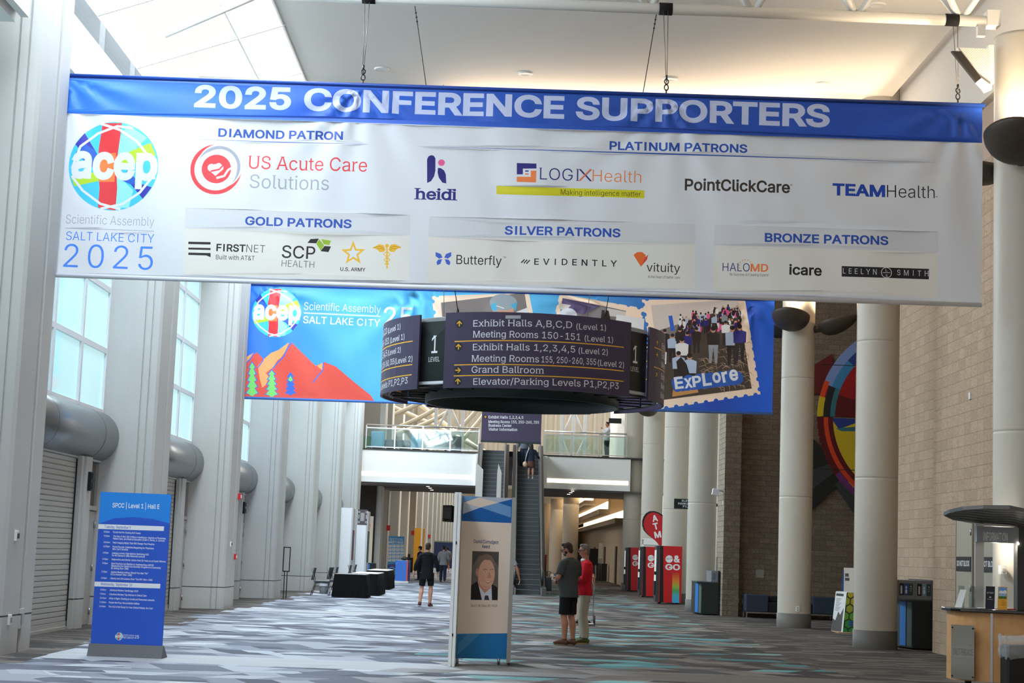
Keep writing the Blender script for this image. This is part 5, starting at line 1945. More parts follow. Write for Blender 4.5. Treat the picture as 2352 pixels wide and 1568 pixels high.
a, c = PX(1037, 1010, 83.6), PX(1060, 1010, 83.6)
t = thing('cabinet', 'small dark cabinet beside the white lattice tower upstairs', 'cabinet', ((a + c) / 2, 83.9, 6.36))
b = MB(); b.box((a - c) / 2, (c - a) / 2, -0.25, 0.25, 0.0, 0.80); b.build('body', mat('dark_slate', (40, 48, 54), 0.4), t)
b = MB(); b.box((a - c) / 2, (c - a) / 2, -0.27, -0.25, 0.02, 0.3); b.build('drawer', mat('navy_panel', (40, 62, 92), 0.5), t)
b = MB(); b.box(-0.16, 0.14, -0.35, 0.35, 0, 0.6)
tag(b.build('planter', mat('planter_green', (52, 104, 66), 0.6), loc=(PX(845, 1010, 83.2), 83.3, 6.36), bevel=0.02), 'green planter box at the far left end of the mezzanine', 'planter')


def lattice(x, y, z, w, h, label):
    t = thing('lattice_tower', label, 'lattice', (x, y, z))
    m_ = mat('tower_white', (236, 238, 238), 0.5)
    for sx in (-1, 1):
        b = MB(); b.box(sx * w / 2 - 0.09, sx * w / 2 + 0.09, -0.09, 0.09, 0, h); b.build('upright', m_, t)
    b = MB(); b.box(-0.09, 0.09, -0.09, 0.09, 0, h); b.build('upright', m_, t)
    n = int(h / 1.25)
    for k in range(n + 1):
        zz = k * h / n
        b = MB(); b.box(-w / 2, w / 2, -0.07, 0.07, zz - 0.07, zz + 0.07); b.build('cross_beam', m_, t)
    for k in range(n):
        z0, z1 = k * h / n, (k + 1) * h / n
        b = MB()
        for s in ((-w / 2, 0), (w / 2, 0)):
            b.tube([(s[0], 0, z0 if k % 2 else z1), (s[1], 0, z1 if k % 2 else z0)], 0.06, 8)
        b.build('brace', m_, t)


lattice(PX(1031, 990, 92), 92, 6.36, 1.45, 6.0, 'white braced lattice tower left of the hanging purple sign')
lattice(PX(1317, 990, 92), 92, 6.36, 1.25, 6.0, 'white braced lattice tower right of the hanging purple sign')
tube_m = mat('lobby_tube', (214, 204, 182), 0.5)
ti = 0
for pts in ([(880, 962), (915, 948), (960, 928)], [(905, 985), (960, 965), (1015, 930)], [(880, 1000), (980, 985), (1060, 925)], [(1015, 1020), (1060, 985), (1105, 930)], [(1040, 1030), (1075, 1000), (1110, 955)],
            [(880, 925), (1000, 975), (1100, 1030)], [(960, 925), (1040, 990), (1105, 1035)]):
    q = [at_y(x, y, 98 + 0.5 * ti) for x, y in pts]
    b = MB()
    P0, P1, P2 = [Vector(p) for p in q]
    path = [((1 - s) ** 2 * P0 + 2 * s * (1 - s) * P1 + s * s * P2) for s in [k / 10 for k in range(-4, 15)]]
    path = [p for p in path if p.z > 6.36]
    o = path[0].copy()
    b.tube([p - o for p in path], 0.13, 10)
    tag(b.build('roof_tube', tube_m, loc=tuple(o)), 'curved cream roof tube behind the left mezzanine, %s' % ['topmost short one', 'upper long one', 'low sweeping one', 'steep one by the purple sign', 'lowest one by the purple sign', 'one falling from the far left', 'one falling from the middle'][ti], 'roof tube', 'curved roof tubes behind the mezzanine')
    ti += 1
b = MB(); b.box(-0.32, 0.32, 0, 0.08, 0, 0.26)
tag(b.build('monitor', black, loc=(PX(1413, 966, 86), 86, at_y(1413, 972, 86)[2]), bevel=0.01), 'black monitor hanging above the man on the mezzanine', 'monitor')
b = MB(); b.tube([(0, 0, 0), (0, 0, 6.2)], 0.015, 6)
# under mezzanine down lights
dl = mat('downlight_glow', (255, 250, 240), 0.4, emit=6.0, emit_col=(255, 248, 235))
for px, py, lab in ((983, 1117, 'left soffit, nearest the fascia'), (988, 1120.5, 'left soffit, middle of three'), (992, 1125, 'left soffit, farthest back'), (1315, 1127.5, 'right soffit, nearest the fascia'), (1311, 1131, 'right soffit, middle of three'), (1306, 1134.5, 'right soffit, farthest back')):
    p = on_floor(px, py, 4.655)
    b = MB(); b.lathe([(0.0, -0.01), (0.075, -0.01), (0.085, 0.0)], (0, 0, 0), 16)
    tag(b.build('ceiling_light', dl, loc=tuple(p)), 'small round downlight in the ' + lab, 'ceiling light', 'downlights in the mezzanine soffit')

# ================================================================== left side furniture
chair_fab = mat('charcoal_vinyl', (66, 72, 76), 0.55)
chair_frame = mat('grey_tube', (110, 112, 112), 0.35, 0.7)


def stack_chair(loc, rot, label, group=None):
    t = thing('stacking_chair', label, 'chair', loc, rot, group)
    b = MB()
    b.cbox((0, 0.02, 0.455), (0.45, 0.46, 0.06)); b.build('seat', chair_fab, t, bevel=0.02)
    R = Matrix.Rotation(math.radians(-12), 3, 'X')
    b = MB(); b.cbox((0, -0.27, 0.70), (0.43, 0.045, 0.42), 0, R); b.build('backrest', chair_fab, t, bevel=0.018)
    for sx in (-1, 1):
        b = MB(); b.tube([(sx * .21, 0.2, 0.43), (sx * .22, 0.25, 0.0)], 0.013, 8); b.build('leg', chair_frame, t)
        b = MB(); b.tube([(sx * .21, -0.33, 0.90), (sx * .21, -0.22, 0.45), (sx * .21, -0.2, 0.40), (sx * .22, -0.33, 0.0)], 0.013, 8); b.build('leg', chair_frame, t)
        b = MB(); b.tube([(sx * .21, 0.2, 0.41), (sx * .21, -0.2, 0.41)], 0.012, 8); b.build('seat_rail', chair_frame, t)
    b = MB(); b.tube([(-.21, 0.22, 0.3), (.21, 0.22, 0.3)], 0.01, 8); b.build('stretcher', chair_frame, t)
    return t


ch = stack_chair((-5.72, 56.1, 0), -PI / 2, 'grey stacking chair standing alone at the left end of the black draped tables')
for x, y, r, lab in ((-5.42, 58.4, -PI / 2 - .2, 'grey chair tucked behind the second black draped table, nearer one'), (-5.36, 60.0, -PI / 2, 'grey chair tucked behind the second black draped table, farther one'),
                     (-5.54, 67.5, -PI / 2, 'grey chair tucked behind the third black draped table, nearer one'), (-5.5, 69.4, -PI / 2, 'grey chair tucked behind the third black draped table, farther one')):
    dup(ch, (x, y, 0), r, lab, 'chairs behind the draped tables')

drape = mat('black_drape', (20, 20, 22), 0.85, spec=0.15)


def draped_table(x0, x1, y0, y1, top_m, label):
    t = thing('draped_table', label, 'table', ((x0 + x1) / 2, (y0 + y1) / 2, 0))
    hx, hy = (x1 - x0) / 2, (y1 - y0) / 2
    b = MB(); b.box(-hx, hx, -hy, hy, 0.715, 0.745); b.build('tabletop', top_m, t, bevel=0.006)
    per = []
    n = 26
    for (a, c) in (((-hx, -hy), (hx, -hy)), ((hx, -hy), (hx, hy)), ((hx, hy), (-hx, hy)), ((-hx, hy), (-hx, -hy))):
        L_ = math.hypot(c[0] - a[0], c[1] - a[1]); k = max(8, int(L_ * n))
        for q in range(k):
            s = q / k
            per.append((a[0] + (c[0] - a[0]) * s, a[1] + (c[1] - a[1]) * s))
    vs, fs = [], []
    N = len(per)
    for lv, z in enumerate((0.728, 0.70, 0.45, 0.2, 0.01)):
        for i, (x, y) in enumerate(per):
            nrm = math.hypot(x, y) + 1e-6
            k = (0.73 - z)
            wv = (0.016 * math.sin(i * 1.05) + 0.012 * math.sin(i * 0.43 + 1)) * min(1, k * 3)
            out = 0.008 + k * 0.07 + wv
            ex = x + (1 if x > hx - 1e-3 else -1 if x < -hx + 1e-3 else 0) * out
            ey = y + (1 if y > hy - 1e-3 else -1 if y < -hy + 1e-3 else 0) * out
            vs.append((ex, ey, z))
    for l in range(4):
        for i in range(N):
            fs.append((l * N + i, l * N + (i + 1) % N, (l + 1) * N + (i + 1) % N, (l + 1) * N + i))
    b = MB(); b.add(vs, fs, 0, True); b.build('drape', drape, t)
    for sx in (-1, 1):
        for sy in (-1, 1):
            b = MB(); b.tube([(sx * (hx - .08), sy * (hy - .08), 0), (sx * (hx - .08), sy * (hy - .08), 0.715)], 0.015, 8); b.build('leg', chair_frame, t)
    return t


draped_table(-5.22, -4.22, 55.1, 56.6, mat('smoke_top', (52, 54, 58), 0.25), 'nearest black draped table with a dark top')
draped_table(-4.92, -4.05, 58.0, 61.2, white_paint, 'second black draped table with a white top')
draped_table(-5.08, -4.28, 66.8, 70.6, white_paint, 'third black draped table with a white top, farthest back')
pm = mat('paper_white', (236, 236, 234), 0.6)
for x, y, r, lab in ((-4.95, 55.35, 0.2, 'small white card at the left of the nearest draped table'), (-4.62, 55.3, -0.1, 'small white card in the middle of the nearest draped table')):
    b = MB(); b.cbox((0, 0, 0.008), (0.14, 0.1, 0.016)); tag(b.build('card', pm, loc=(x, y, 0.746), rotz=r), lab, 'card')
t = thing('waste_bin', 'small grey waste bin with a white liner behind the lone chair', 'bin', (-5.9, 58.6, 0))
b = MB(); b.lathe([(0.13, 0), (0.16, 0.34), (0.15, 0.34), (0.12, 0.01), (0, 0.01)], seg=20); b.build('bin_body', mat('bin_grey', (120, 122, 124), 0.5), t)
b = MB(); b.lathe([(0.165, 0.25), (0.178, 0.33), (0.172, 0.39), (0.15, 0.37)], seg=20); b.build('liner', mat('liner_white', (226, 226, 236), 0.4), t)

# black sign frame on a stand
t = thing('sign_frame', 'slim black empty sign frame on twin legs by the left fins', 'sign stand', (-6.33, 51.5, 0))
b = MB()
for x in (-0.10, 0.09):
    b.box(x - 0.013, x + 0.013, -0.02, 0.02, 0.81, 1.54)
b.box(-0.11, 0.10, -0.02, 0.02, 0.80, 0.83); b.box(-0.11, 0.10, -0.02, 0.02, 1.51, 1.54)
b.build('frame', black_metal, t)
for x in (-0.045, 0.035):
    b = MB(); b.box(x - 0.012, x + 0.012, -0.012, 0.012, 0.0, 0.81); b.build('leg', black_metal, t)
b = MB(); b.box(-0.08, 0.07, -0.25, 0.25, 0.0, 0.012); b.build('base', black_metal, t)

# wall devices on the left fins
def wall_box(name, p, size, m_, label, cat, extra=None):
    t = thing(name, label, cat, tuple(p))
    b = MB(); b.box(-0.01, size[0], -size[1] / 2, size[1] / 2, -size[2] / 2, size[2] / 2)
    b.build('housing', m_, t, bevel=0.004)
    if extra:
        b = MB(); b.box(size[0], size[0] + 0.02, -size[1] / 4, size[1] / 4, -size[2] / 4, size[2] / 4); b.build(extra[0], extra[1], t)
    return t


red = mat('alarm_red', (206, 36, 40), 0.4)
wall_box('wall_switch', at_x(36, 1230, -6.645), (0.03, 0.09, 0.14), white_paint, 'white switch box on the near left fin', 'switch', ('button', dark_grey))
wall_box('wall_outlet', at_x(20, 1423, -6.65), (0.03, 0.09, 0.14), white_paint, 'white outlet low on the near left fin', 'outlet', ('socket', alu))
wall_box('access_panel', at_x(48, 1420, -6.645), (0.012, 0.2, 0.28), precast, 'flush metal access panel at the foot of the near left fin', 'panel', ('latch', alu))
wall_box('fire_alarm', at_x(547, 1140, -6.645), (0.07, 0.12, 0.15), red, 'red fire alarm horn high on the third left fin', 'alarm', ('strobe', white_paint))
wall_box('fire_pull_station', at_x(538, 1278, -6.645), (0.05, 0.11, 0.14), red, 'red fire pull station lower on the third left fin', 'alarm', ('handle', white_paint))
wall_box('wall_switch', at_x(529, 1249, -6.645), (0.03, 0.08, 0.12), white_paint, 'white switch plate on the third left fin', 'switch', ('button', dark_grey))
for zz, ti_, lab in ((2.62, 1, 'near roller shutter'), (2.62, 2, 'second bay'), (2.62, 4, 'fourth bay')):
    p = (XB + 0.16, TIPS[ti_] - 3.16, zz)
    t = thing('door_chime', 'black upright door bracket on the jamb of the ' + lab, 'bracket', tuple(p))
    b = MB(); b.box(0, 0.06, -0.06, 0.06, -0.17, 0.17); b.build('housing', black, t, bevel=0.006)
    b = MB(); b.box(0.06, 0.09, 0.0, 0.05, -0.15, -0.02); b.box(0.06, 0.09, 0.0, 0.05, 0.04, 0.15); b.build('clip', dark_grey, t)

# grey round canopies over the doors
can = NT('canopy_metal', rough=0.32, spec=0.5)
can.b.inputs['Base Color'].default_value = rgb(128, 132, 134)
can.b.inputs['Metallic'].default_value = 0.55
for i in range(1, 8):
    yt = TIPS[i]
    y0, y1 = yt - D + 0.02, yt - 1.77
    t = thing('barrel_canopy', 'grey half-round metal canopy over the doors, %s of the row along the left wall' % ['nearest', 'second', 'third', 'fourth', 'fifth', 'sixth', 'last'][i - 1], 'canopy', (-7.76, y0, 3.5), 0, 'barrel canopies over the left doors')
    b = MB(); b.tube([(0, 0, 0), (0, y1 - y0, 0)], 0.49, 40, caps=True); b.build('drum_shell', can.m, t)
    for s in (0.42, 0.86):
        b = MB(); b.tube([(0, (y1 - y0) * s, 0), (0, (y1 - y0) * s + 0.012, 0)], 0.4925, 40); b.build('seam', mat('seam_grey', (84, 88, 90), 0.5), t)

# white exhibit booth
bw = mat('booth_white', (238, 240, 243), 0.5)
t = thing('booth_tower', 'tall plain white booth tower left of the small dark sign', 'booth', (-6.53, 72.2, 0))
b = MB(); b.box(-0.33, 0.30, -0.2, 0.3, 0, 3.22); b.build('panel', bw, t)
b = MB(); b.box(0.30, 0.36, -0.2, 0.9, 0, 3.2); b.build('side_panel', mat('booth_grey', (196, 198, 200), 0.5), t)
b = MB(); b.box(0.362, 0.368, -0.1, 0.8, 1.05, 2.3); b.build('maroon_banner', mat('booth_maroon', (104, 44, 64), 0.6), t)
b = MB(); b.box(-0.3, 0.25, -0.21, -0.2, 0.02, 0.08); b.build('plinth', alu, t)
t = thing('booth_tower', 'white booth tower topped by a small dark sign with side banner', 'booth', (-5.95, 74.6, 0))
b = MB(); b.box(-0.24, 0.16, -0.3, 0.3, 0, 3.2); b.build('panel', bw, t)
b = MB(); b.box(0.16, 0.24, -0.3, 0.9, 0, 3.15); b.build('side_panel', MATS['booth_grey'], t)
INK['booth_dark'] = mat('booth_dark', (84, 76, 84), 0.5); INK['booth_mark'] = mat('booth_mark', (206, 200, 196), 0.5)
Pk = Print(['booth_dark', 'booth_mark'])
for q in range(4):
    Pk.rect('booth_mark', 0.13 + q * 0.045, 0.16, 0.155 + q * 0.045, 0.52)
for a in (0.04, 0.36):
    Pk.ring('booth_mark', a + 0.02, 0.12, 0.045, 0.02, 16); Pk.rect('booth_mark', a, 0.26, a + 0.035, 0.44); Pk.ring('booth_mark', a + 0.02, 0.55, 0.045, 0.02, 16)
Pk.build('sign_face', 'booth_dark', 0, 0, 0.42, 0.66, lambda u, v: (u - 0.22, -0.31, v + 2.56), INK, parent=t)
b = MB(); b.box(0.242, 0.248, -0.2, 0.8, 0.95, 2.3); b.build('green_banner', mat('booth_green', (40, 92, 82), 0.6), t)
INK['pnl_cream'] = mat('pnl_cream', (206, 194, 178), 0.6); INK['pnl_orange'] = mat('pnl_orange', (216, 92, 52), 0.6); INK['pnl_ink'] = mat('pnl_ink', (120, 112, 104), 0.6)
Pk = Print(['pnl_cream', 'pnl_orange', 'pnl_ink'])
for q in range(6):
    Pk.line('pnl_orange', [(0.13 + 0.052 * q, 2.15 + 0.055 * q), (0.16 + 0.052 * q, 2.45 + 0.06 * q)], 0.028)
for q in range(5):
    Pk.line('pnl_ink', [(0.12 + 0.05 * q, 1.75 + 0.03 * q), (0.13 + 0.05 * q, 1.95 + 0.05 * q)], 0.012)
Pk.rect('pnl_orange', 0.16, 1.36, 0.40, 1.46); Pk.rect('pnl_orange', 0.22, 1.16, 0.33, 1.25)
Pk.line('pnl_orange', [(0.3, 0.9), (0.37, 0.6), (0.42, 0.2)], 0.05); Pk.line('pnl_ink', [(0.05, 2.0), (0.1, 1.8), (0.05, 1.5), (0.12, 1.4)], 0.014)
t = thing('display_wall', 'beige display wall with slanting orange lettering behind the white booth', 'display', (-6.80, 84.6, 0))
Pk.build('printed_face', 'pnl_cream', 0.1, 0, 0.56, 3.1, lambda u, v: (u, 0, v), INK, parent=t)
b = MB(); b.box(0, 0.56, 0.004, 0.1, 0, 3.12); b.box(0.0, 0.1, -0.02, 0.0, 0, 3.14); b.build('core', bw, t)


def recycling(loc, sx, sy, h, label, header=True, rotz=0.0, tall=0.42):
    t = thing('recycling_station', label, 'recycling bin', loc, rotz)
    g = mat('recycle_green', (34, 42, 38), 0.5)
    b = MB(); b.prism([(-sx / 2 + 0.14, -sy / 2), (sx / 2, -sy / 2), (sx / 2, sy / 2), (-sx / 2, sy / 2), (-sx / 2, -sy / 2 + 0.55)], 0.03, h); b.build('cabinet', g, t)
    # angled front leaf with a blue and a grey-green door
    a, c = Vector((-sx / 2 + 0.14, -sy / 2, 0)), Vector((-sx / 2, -sy / 2 + 0.55, 0))
    nrm = Vector((-(c - a).y, (c - a).x, 0)).normalized() * 0.008
    if nrm.x > 0:
        nrm = -nrm
    for s0, s1, mm, nm in ((0.05, 0.42, mat('recycle_sage', (84, 100, 92), 0.5), 'door'), (0.5, 0.95, mat('recycle_blue', (52, 118, 190), 0.5), 'door')):
        p, q = a + (c - a) * s0 + nrm, a + (c - a) * s1 + nrm
        b = MB(); b.quad((p.x, p.y, 0.06), (q.x, q.y, 0.06), (q.x, q.y, h - 0.03), (p.x, p.y, h - 0.03)); b.build(nm, mm, t)
    b = MB(); b.box(-sx / 2 - 0.01, sx / 2, -sy / 2 - 0.01, sy / 2, h, h + 0.03); b.build('top', mat('recycle_top', (70, 84, 84), 0.4), t)
    b = MB(); b.box(sx / 2 - 0.0, sx / 2 + 0.035, -sy / 2 - 0.03, sy / 2, 0.0, h + tall); b.build('back_board', black, t)
    for x in (-sx / 2 + 0.2, sx / 2 - 0.06):
        b = MB(); b.tube([(x, -sy / 2 + 0.06, 0), (x, -sy / 2 + 0.06, 0.04)], 0.025, 8); b.build('foot', black, t)
    return t


posters = []
for nm, col in dict(rp_grey=(122, 124, 126), rp_black=(24, 26, 28), rp_blue=(44, 70, 140), rp_sky=(120, 150, 170), rp_green=(56, 76, 68), rp_white=(214, 218, 222), rp_pink=(206, 176, 160)).items():
    INK[nm] = mat('print_' + nm, col, 0.4)
r1 = recycling((8.47, 35.6, 0), 0.52, 2.0, 0.97, 'dark green recycling station with picture header right of the middle column')
Pk = Print([n for n in INK if n.startswith('rp_')])
for k, (u0, cols) in enumerate(((0.04, ('rp_black', 'rp_blue', 'rp_green')), (0.40, ('rp_black', 'rp_sky', 'rp_green')))):
    for q in range(3):
        Pk.rect(cols[q], u0 + q * 0.093, 0.07, u0 + q * 0.093 + 0.093, 0.31)
    Pk.rect('rp_white' if k == 0 else 'rp_pink', u0 + 0.025, 0.10, u0 + 0.06, 0.26); Pk.disc('rp_white', u0 + 0.14, 0.15, 0.02, 0.045); Pk.disc('rp_white', u0 + 0.14, 0.23, 0.016, 0.03)
    Pk.rect('rp_white', u0 + 0.21, 0.2, u0 + 0.26, 0.206); Pk.rect('rp_white', u0 + 0.21, 0.16, u0 + 0.25, 0.166); Pk.disc('rp_white', u0 + 0.235, 0.25, 0.012)
Pk.rect('rp_black', 0.355, 0, 0.36, 0.37)
Pk.build('header_face', 'rp_grey', 0, 0, 0.71, 0.37, lambda u, v: (u - 0.44, -1.005, v + 1.0), INK, parent=r1)
b = MB(); b.box(-0.44, 0.27, -1.0, 0.9, 1.0, 1.37); b.build('header', mat('rp_grey_body', (122, 124, 126), 0.45), r1)
r2 = recycling((6.25, 52.0, 0), 0.62, 1.5, 0.95, 'dark recycling station with a blue door against the brick corner', tall=0.36)
b = MB(); b.box(0.10, 0.30, -0.74, 0.5, 0.98, 1.30); b.build('header', MATS['rp_grey_body'], r2)
b = MB(); b.box(0.14, 0.22, -0.75, -0.742, 1.04, 1.24); b.build('picture', mat('rp_picture', (90, 100, 120), 0.4), r2)
b = MB(); b.box(0.24, 0.29, -0.7, -0.66, 1.3, 1.72); b.build('mast', alu, r2)
r3 = recycling((-6.08, 80.2, 0), 0.66, 0.9, 0.86, 'green and blue recycling station behind the white booth', tall=0.0)
b = MB(); b.box(-0.33, 0.02, -0.3, -0.2, 0.89, 1.24); b.build('header', mat('recycle_sign', (46, 78, 70), 0.5), r3)
b = MB(); b.box(-0.1, 0.13, -0.46, -0.455, 0.1, 0.84); b.build('door', MATS['recycle_blue'], r3)
b = MB(); b.disc = None
b = MB()
for a in (0, 2.1, 4.2):
    b.prism([(-0.18 + 0.06 * math.cos(a), 1.06 + 0.06 * math.sin(a)), (-0.18 + 0.06 * math.cos(a + 1.2), 1.06 + 0.06 * math.sin(a + 1.2)), (-0.18 + 0.035 * math.cos(a + 0.8), 1.06 + 0.035 * math.sin(a + 0.8))], -0.304, -0.301, axis='y')
b.build('recycling_symbol', white_paint, r3)

# section meetings banner
for nm, col in dict(sm_blue=(74, 160, 214), sm_deep=(40, 96, 176), sm_white=(238, 240, 242), sm_green=(80, 160, 90), sm_red=(190, 60, 60), sm_grey=(150, 156, 160)).items():
    INK[nm] = mat('print_' + nm, col, 0.5)
f = plane_px(91.0, 0, 0)
S = Sheet([n for n in INK if n.startswith('sm_')], f)
o = f(889, 1318); o2 = f(929, 1232)
S.text('sm_white', 'SECTION', 895, 1241, 924.5, 1242, 6.2)
S.text('sm_white', 'MEETINGS', 892.5, 1247.5, 926.5, 1248.5, 5.4, bold=0.03)
for r in range(5):
    for c in range(4):
        x, y = 891.5 + c * 9.2 - 0.15 * r, 1250 + r * 8.1
        S.pts('sm_white', [(x, y), (x + 8, y + 0.3), (x + 8, y + 6.9), (x, y + 6.6)])
        S.line('sm_grey' if (r + c) % 3 else 'sm_green', [(x + 1.2, y + 2.2), (x + 6, y + 2.4)], 0.9)
        S.line('sm_grey', [(x + 1.2, y + 4.6), (x + 5, y + 4.7)], 0.5)
S.pts('sm_deep', [(885, 1296), (930, 1292), (930, 1320), (885, 1320)]); S.pts('sm_green', [(885, 1312), (915, 1306), (930, 1312), (930, 1320), (885, 1320)]); S.line('sm_red', [(896, 1299), (914, 1297)], 2)
S.line('sm_white', [(888, 1306), (900, 1302), (912, 1308)], 1.2)
t = thing('poster_board', 'light blue section meetings poster board with a grid of cards', 'poster', (o[0], 91.0, 0))
zb = o[1]
S2 = Print(S.P.names); S2.L = [(m_, [l - np.array([o[0], 0]) for l in ls]) for m_, ls in S.P.L]
S2.build('printed_face', 'sm_blue', 0, zb, o2[0] - o[0], o2[1], lambda u, v: (u, 0, v), INK, parent=t)
b = MB(); b.box(0, o2[0] - o[0], 0.004, 0.05, 0.0, o2[1]); b.build('backing', dark_grey, t)
# blue box kiosk, black cabinet, yellow panels, navy partition
t = thing('literature_kiosk', 'blue sided kiosk with orange edge and white base, black bag on top', 'kiosk', (-4.57, 81.0, 0))
b = MB(); b.box(-0.27, 0.26, 0, 0.03, 0.09, 1.05); b.build('panel', mat('kiosk_blue', (64, 116, 204), 0.5), t)
b = MB(); b.box(0.26, 0.32, 0.0, 0.7, 0.09, 1.06); b.build('panel', mat('kiosk_orange', (214, 84, 60), 0.5), t)
b = MB(); b.box(0.325, 0.38, 0.3, 1.2, 0.09, 1.06); b.build('panel', mat('kiosk_navy', (46, 64, 130), 0.5), t)
b = MB(); b.box(-0.30, 0.36, -0.04, 0.8, 0.0, 0.09); b.build('base', white_paint, t)
b = MB(); b.box(-0.27, 0.26, 0.03, 0.6, 1.0, 1.05); b.build('top', white_paint, t)
b = MB(); b.ball((0, 0, 0.07), (0.18, 0.16, 0.075), 16, 8); b.ball((0.1, 0.05, 0.1), (0.1, 0.12, 0.06), 12, 8)
b.tube([(-0.1, 0, 0.1), (-0.06, 0, 0.17), (0.06, 0, 0.17), (0.1, 0, 0.1)], 0.012, 8)
tag(b.build('bag', mat('bag_black', (28, 30, 30), 0.7), loc=(-4.45, 81.3, 1.062)), 'black bag lying on top of the blue kiosk', 'bag')
t = thing('cabinet', 'black cabinet between the section meetings poster and the yellow panels', 'cabinet', (PX(944, 1300, 117), 117.2, 0))
b = MB(); b.box(-0.27, 0.22, -0.25, 0.25, 0.0, 1.0); b.build('body', black, t)
b = MB(); b.box(-0.27, 0.22, -0.26, -0.25, 0.5, 0.52); b.build('door', dark_grey, t)
b = MB(); b.cbox((0, 0, 0.12), (0.2, 0.02, 0.24), 0, Matrix.Rotation(0.3, 3, 'X')); b.box(-0.1, 0.1, -0.2, 0, 0, 0.015)
tag(b.build('laptop', dark_grey, loc=(PX(938, 1290, 117), 117.2, 1.002)), 'dark laptop open on the black cabinet', 'laptop')
yel = mat('panel_yellow', (226, 164, 48), 0.5)
for i, (px0, px1, Y, lab) in enumerate(((950.5, 968, 115, 'tall yellow display panel with white edge, the nearer of two'), (970.5, 977, 118, 'tall yellow display panel with white edge, the farther of two'))):
    a, c = PX(px0, 1250, Y), PX(px1, 1250, Y)
    t = thing('pop_up_display', lab, 'display panel', (a, Y, 0))
    b = MB(); b.box(0, c - a - 0.07, 0, 0.08, 0.15, 3.0); b.build('panel', yel, t)
    b = MB(); b.box(c - a - 0.07, c - a, -0.02, 0.1, 0.0, 3.02); b.build('edge_post', white_paint, t)
    b = MB(); b.box(0, c - a, -0.02, 0.1, 0.0, 0.15); b.build('base', white_paint, t)
a, c = PX(997, 1250, 150), PX(1044, 1250, 150) + 1.5
t = thing('partition', 'navy blue partition wall behind the walking people', 'partition', (a, 150, 0))
b = MB(); b.box(0, c - a, 0, 0.08, 0.02, 2.25); b.build('panel', mat('partition_navy', (38, 52, 88), 0.7), t)
b = MB(); b.box(0, c - a, -0.02, 0.1, 2.25, 2.36); b.build('top_rail', mat('rail_sage', (120, 132, 118), 0.6), t)
for i, (px, py) in enumerate(((892, 1212), (949, 1223), (986, 1231))):
    p = at_y(px, py, 5.95 * 3920 * (0.00397, 0.00397 + 0.000425 * 3, 0.00397 + 0.000425 * 6)[i] - 1.58)
    b = MB(); b.box(-0.10, 0.10, -0.06, 0.03, -0.14, 0.14)
    tag(b.build('fire_alarm', red, loc=tuple(p)), 'small red fire alarm on the ribbed wall, %s' % ('left of the three', 'middle of the three', 'right of the three')[i], 'alarm', 'fire alarms on the ribbed wall')
# ================================================================== vending machines, flag and cash machine
for nm, col in dict(v_red=(196, 26, 32), v_white=(232, 230, 228), v_black=(20, 20, 20), v_script=(150, 40, 40)).items():
    INK[nm] = mat('print_' + nm, col, 0.4)
k = NT('vend_rainbow', rough=0.4)
x_, y_, z_ = k.pos()
k.color(k.ramp(k.math('DIVIDE', z_, 1.2), [(0.03, (70, 170, 214)), (0.25, (84, 176, 196)), (0.40, (76, 166, 92)), (0.52, (150, 180, 70)), (0.68, (222, 132, 52)), (0.95, (196, 40, 36))]))
INK['v_rainbow'] = k.m
VN = ['v_red', 'v_white', 'v_black', 'v_script', 'v_rainbow']
f = plane_px(61.7, 5.78, 0)
S = Sheet(VN, f)
S.pts('v_black', [(1515, 1250), (1523.5, 1250), (1523.5, 1392), (1514, 1392)])
S.pts('v_rainbow', [(1544.5, 1312), (1560.5, 1312), (1560, 1386), (1543.5, 1386)])
S.disc('v_white', 1537, 1283.5, 8.6)
S.text('v_script', 'Coca-Cola', 1529.5, 1285, 1545, 1283.5, 4.2, slant=0.35, bold=0.012)
S.text('v_white', '&', 1547.5, 1291, 1562, 1291.5, 16, bold=0.05)
S.text('v_white', 'GO', 1528, 1308.5, 1562, 1309.5, 14, bold=0.046)
vm = thing('vending_machine', 'red drink vending machine nearest the dark recycling station, rainbow stripe fully in view', 'vending machine', (5.78, 61.7, 0), 0, 'red vending machines by the columns')
S.P.build('side_print', 'v_red', 0.0, 0.05, 0.80, 2.06, lambda u, v: (u, 0, v), INK, parent=vm)
b = MB(); b.box(0, 0.8, 0.004, 0.72, 0.05, 2.06); b.build('body', INK['v_black'], vm)
b = MB(); b.box(-0.12, 0.0, 0.0, 0.72, 0.06, 2.05); dr = b.build('door', mat('vend_door', (60, 60, 62), 0.35), vm)
b = MB(); b.box(-0.13, -0.12, 0.06, 0.66, 0.75, 1.9); b.build('display_window', mat('vend_glow', (206, 214, 214), 0.2, emit=0.5), dr)
b = MB(); b.box(-0.18, -0.12, -0.02, 0.14, 1.02, 1.14); b.build('card_reader', black, dr)
b = MB(); b.box(-0.16, -0.12, 0.05, 0.55, 0.3, 0.8); b.build('hatch', black, dr)
for x in (0.06, 0.7):
    b = MB(); b.box(x - 0.03, x + 0.03, 0.05, 0.1, 0, 0.05); b.box(x - 0.03, x + 0.03, 0.6, 0.65, 0, 0.05); b.build('foot', black, vm)
dup(vm, (5.93, 70.75, 0), 0, 'red drink vending machine in the middle of the three, below the red flag')
dup(vm, (6.14, 81.6, 0), 0, 'red drink vending machine farthest back, half hidden by a column')
t = thing('cash_machine', 'white topped cash machine behind the middle vending machine', 'cash machine', (6.30, 71.55, 0))
b = MB(); b.box(-0.30, 0.3, 0, 0.5, 0, 2.15); b.build('body', mat('atm_white', (214, 212, 208), 0.5), t)
b = MB(); b.prism([(-0.02, 2.15), (0.5, 2.15), (0.5, 2.42), (0.1, 2.40)], -0.3, 0.32, axis='x'); b.build('top_sign', mat('atm_white', (214, 212, 208), 0.5), t)
b = MB()
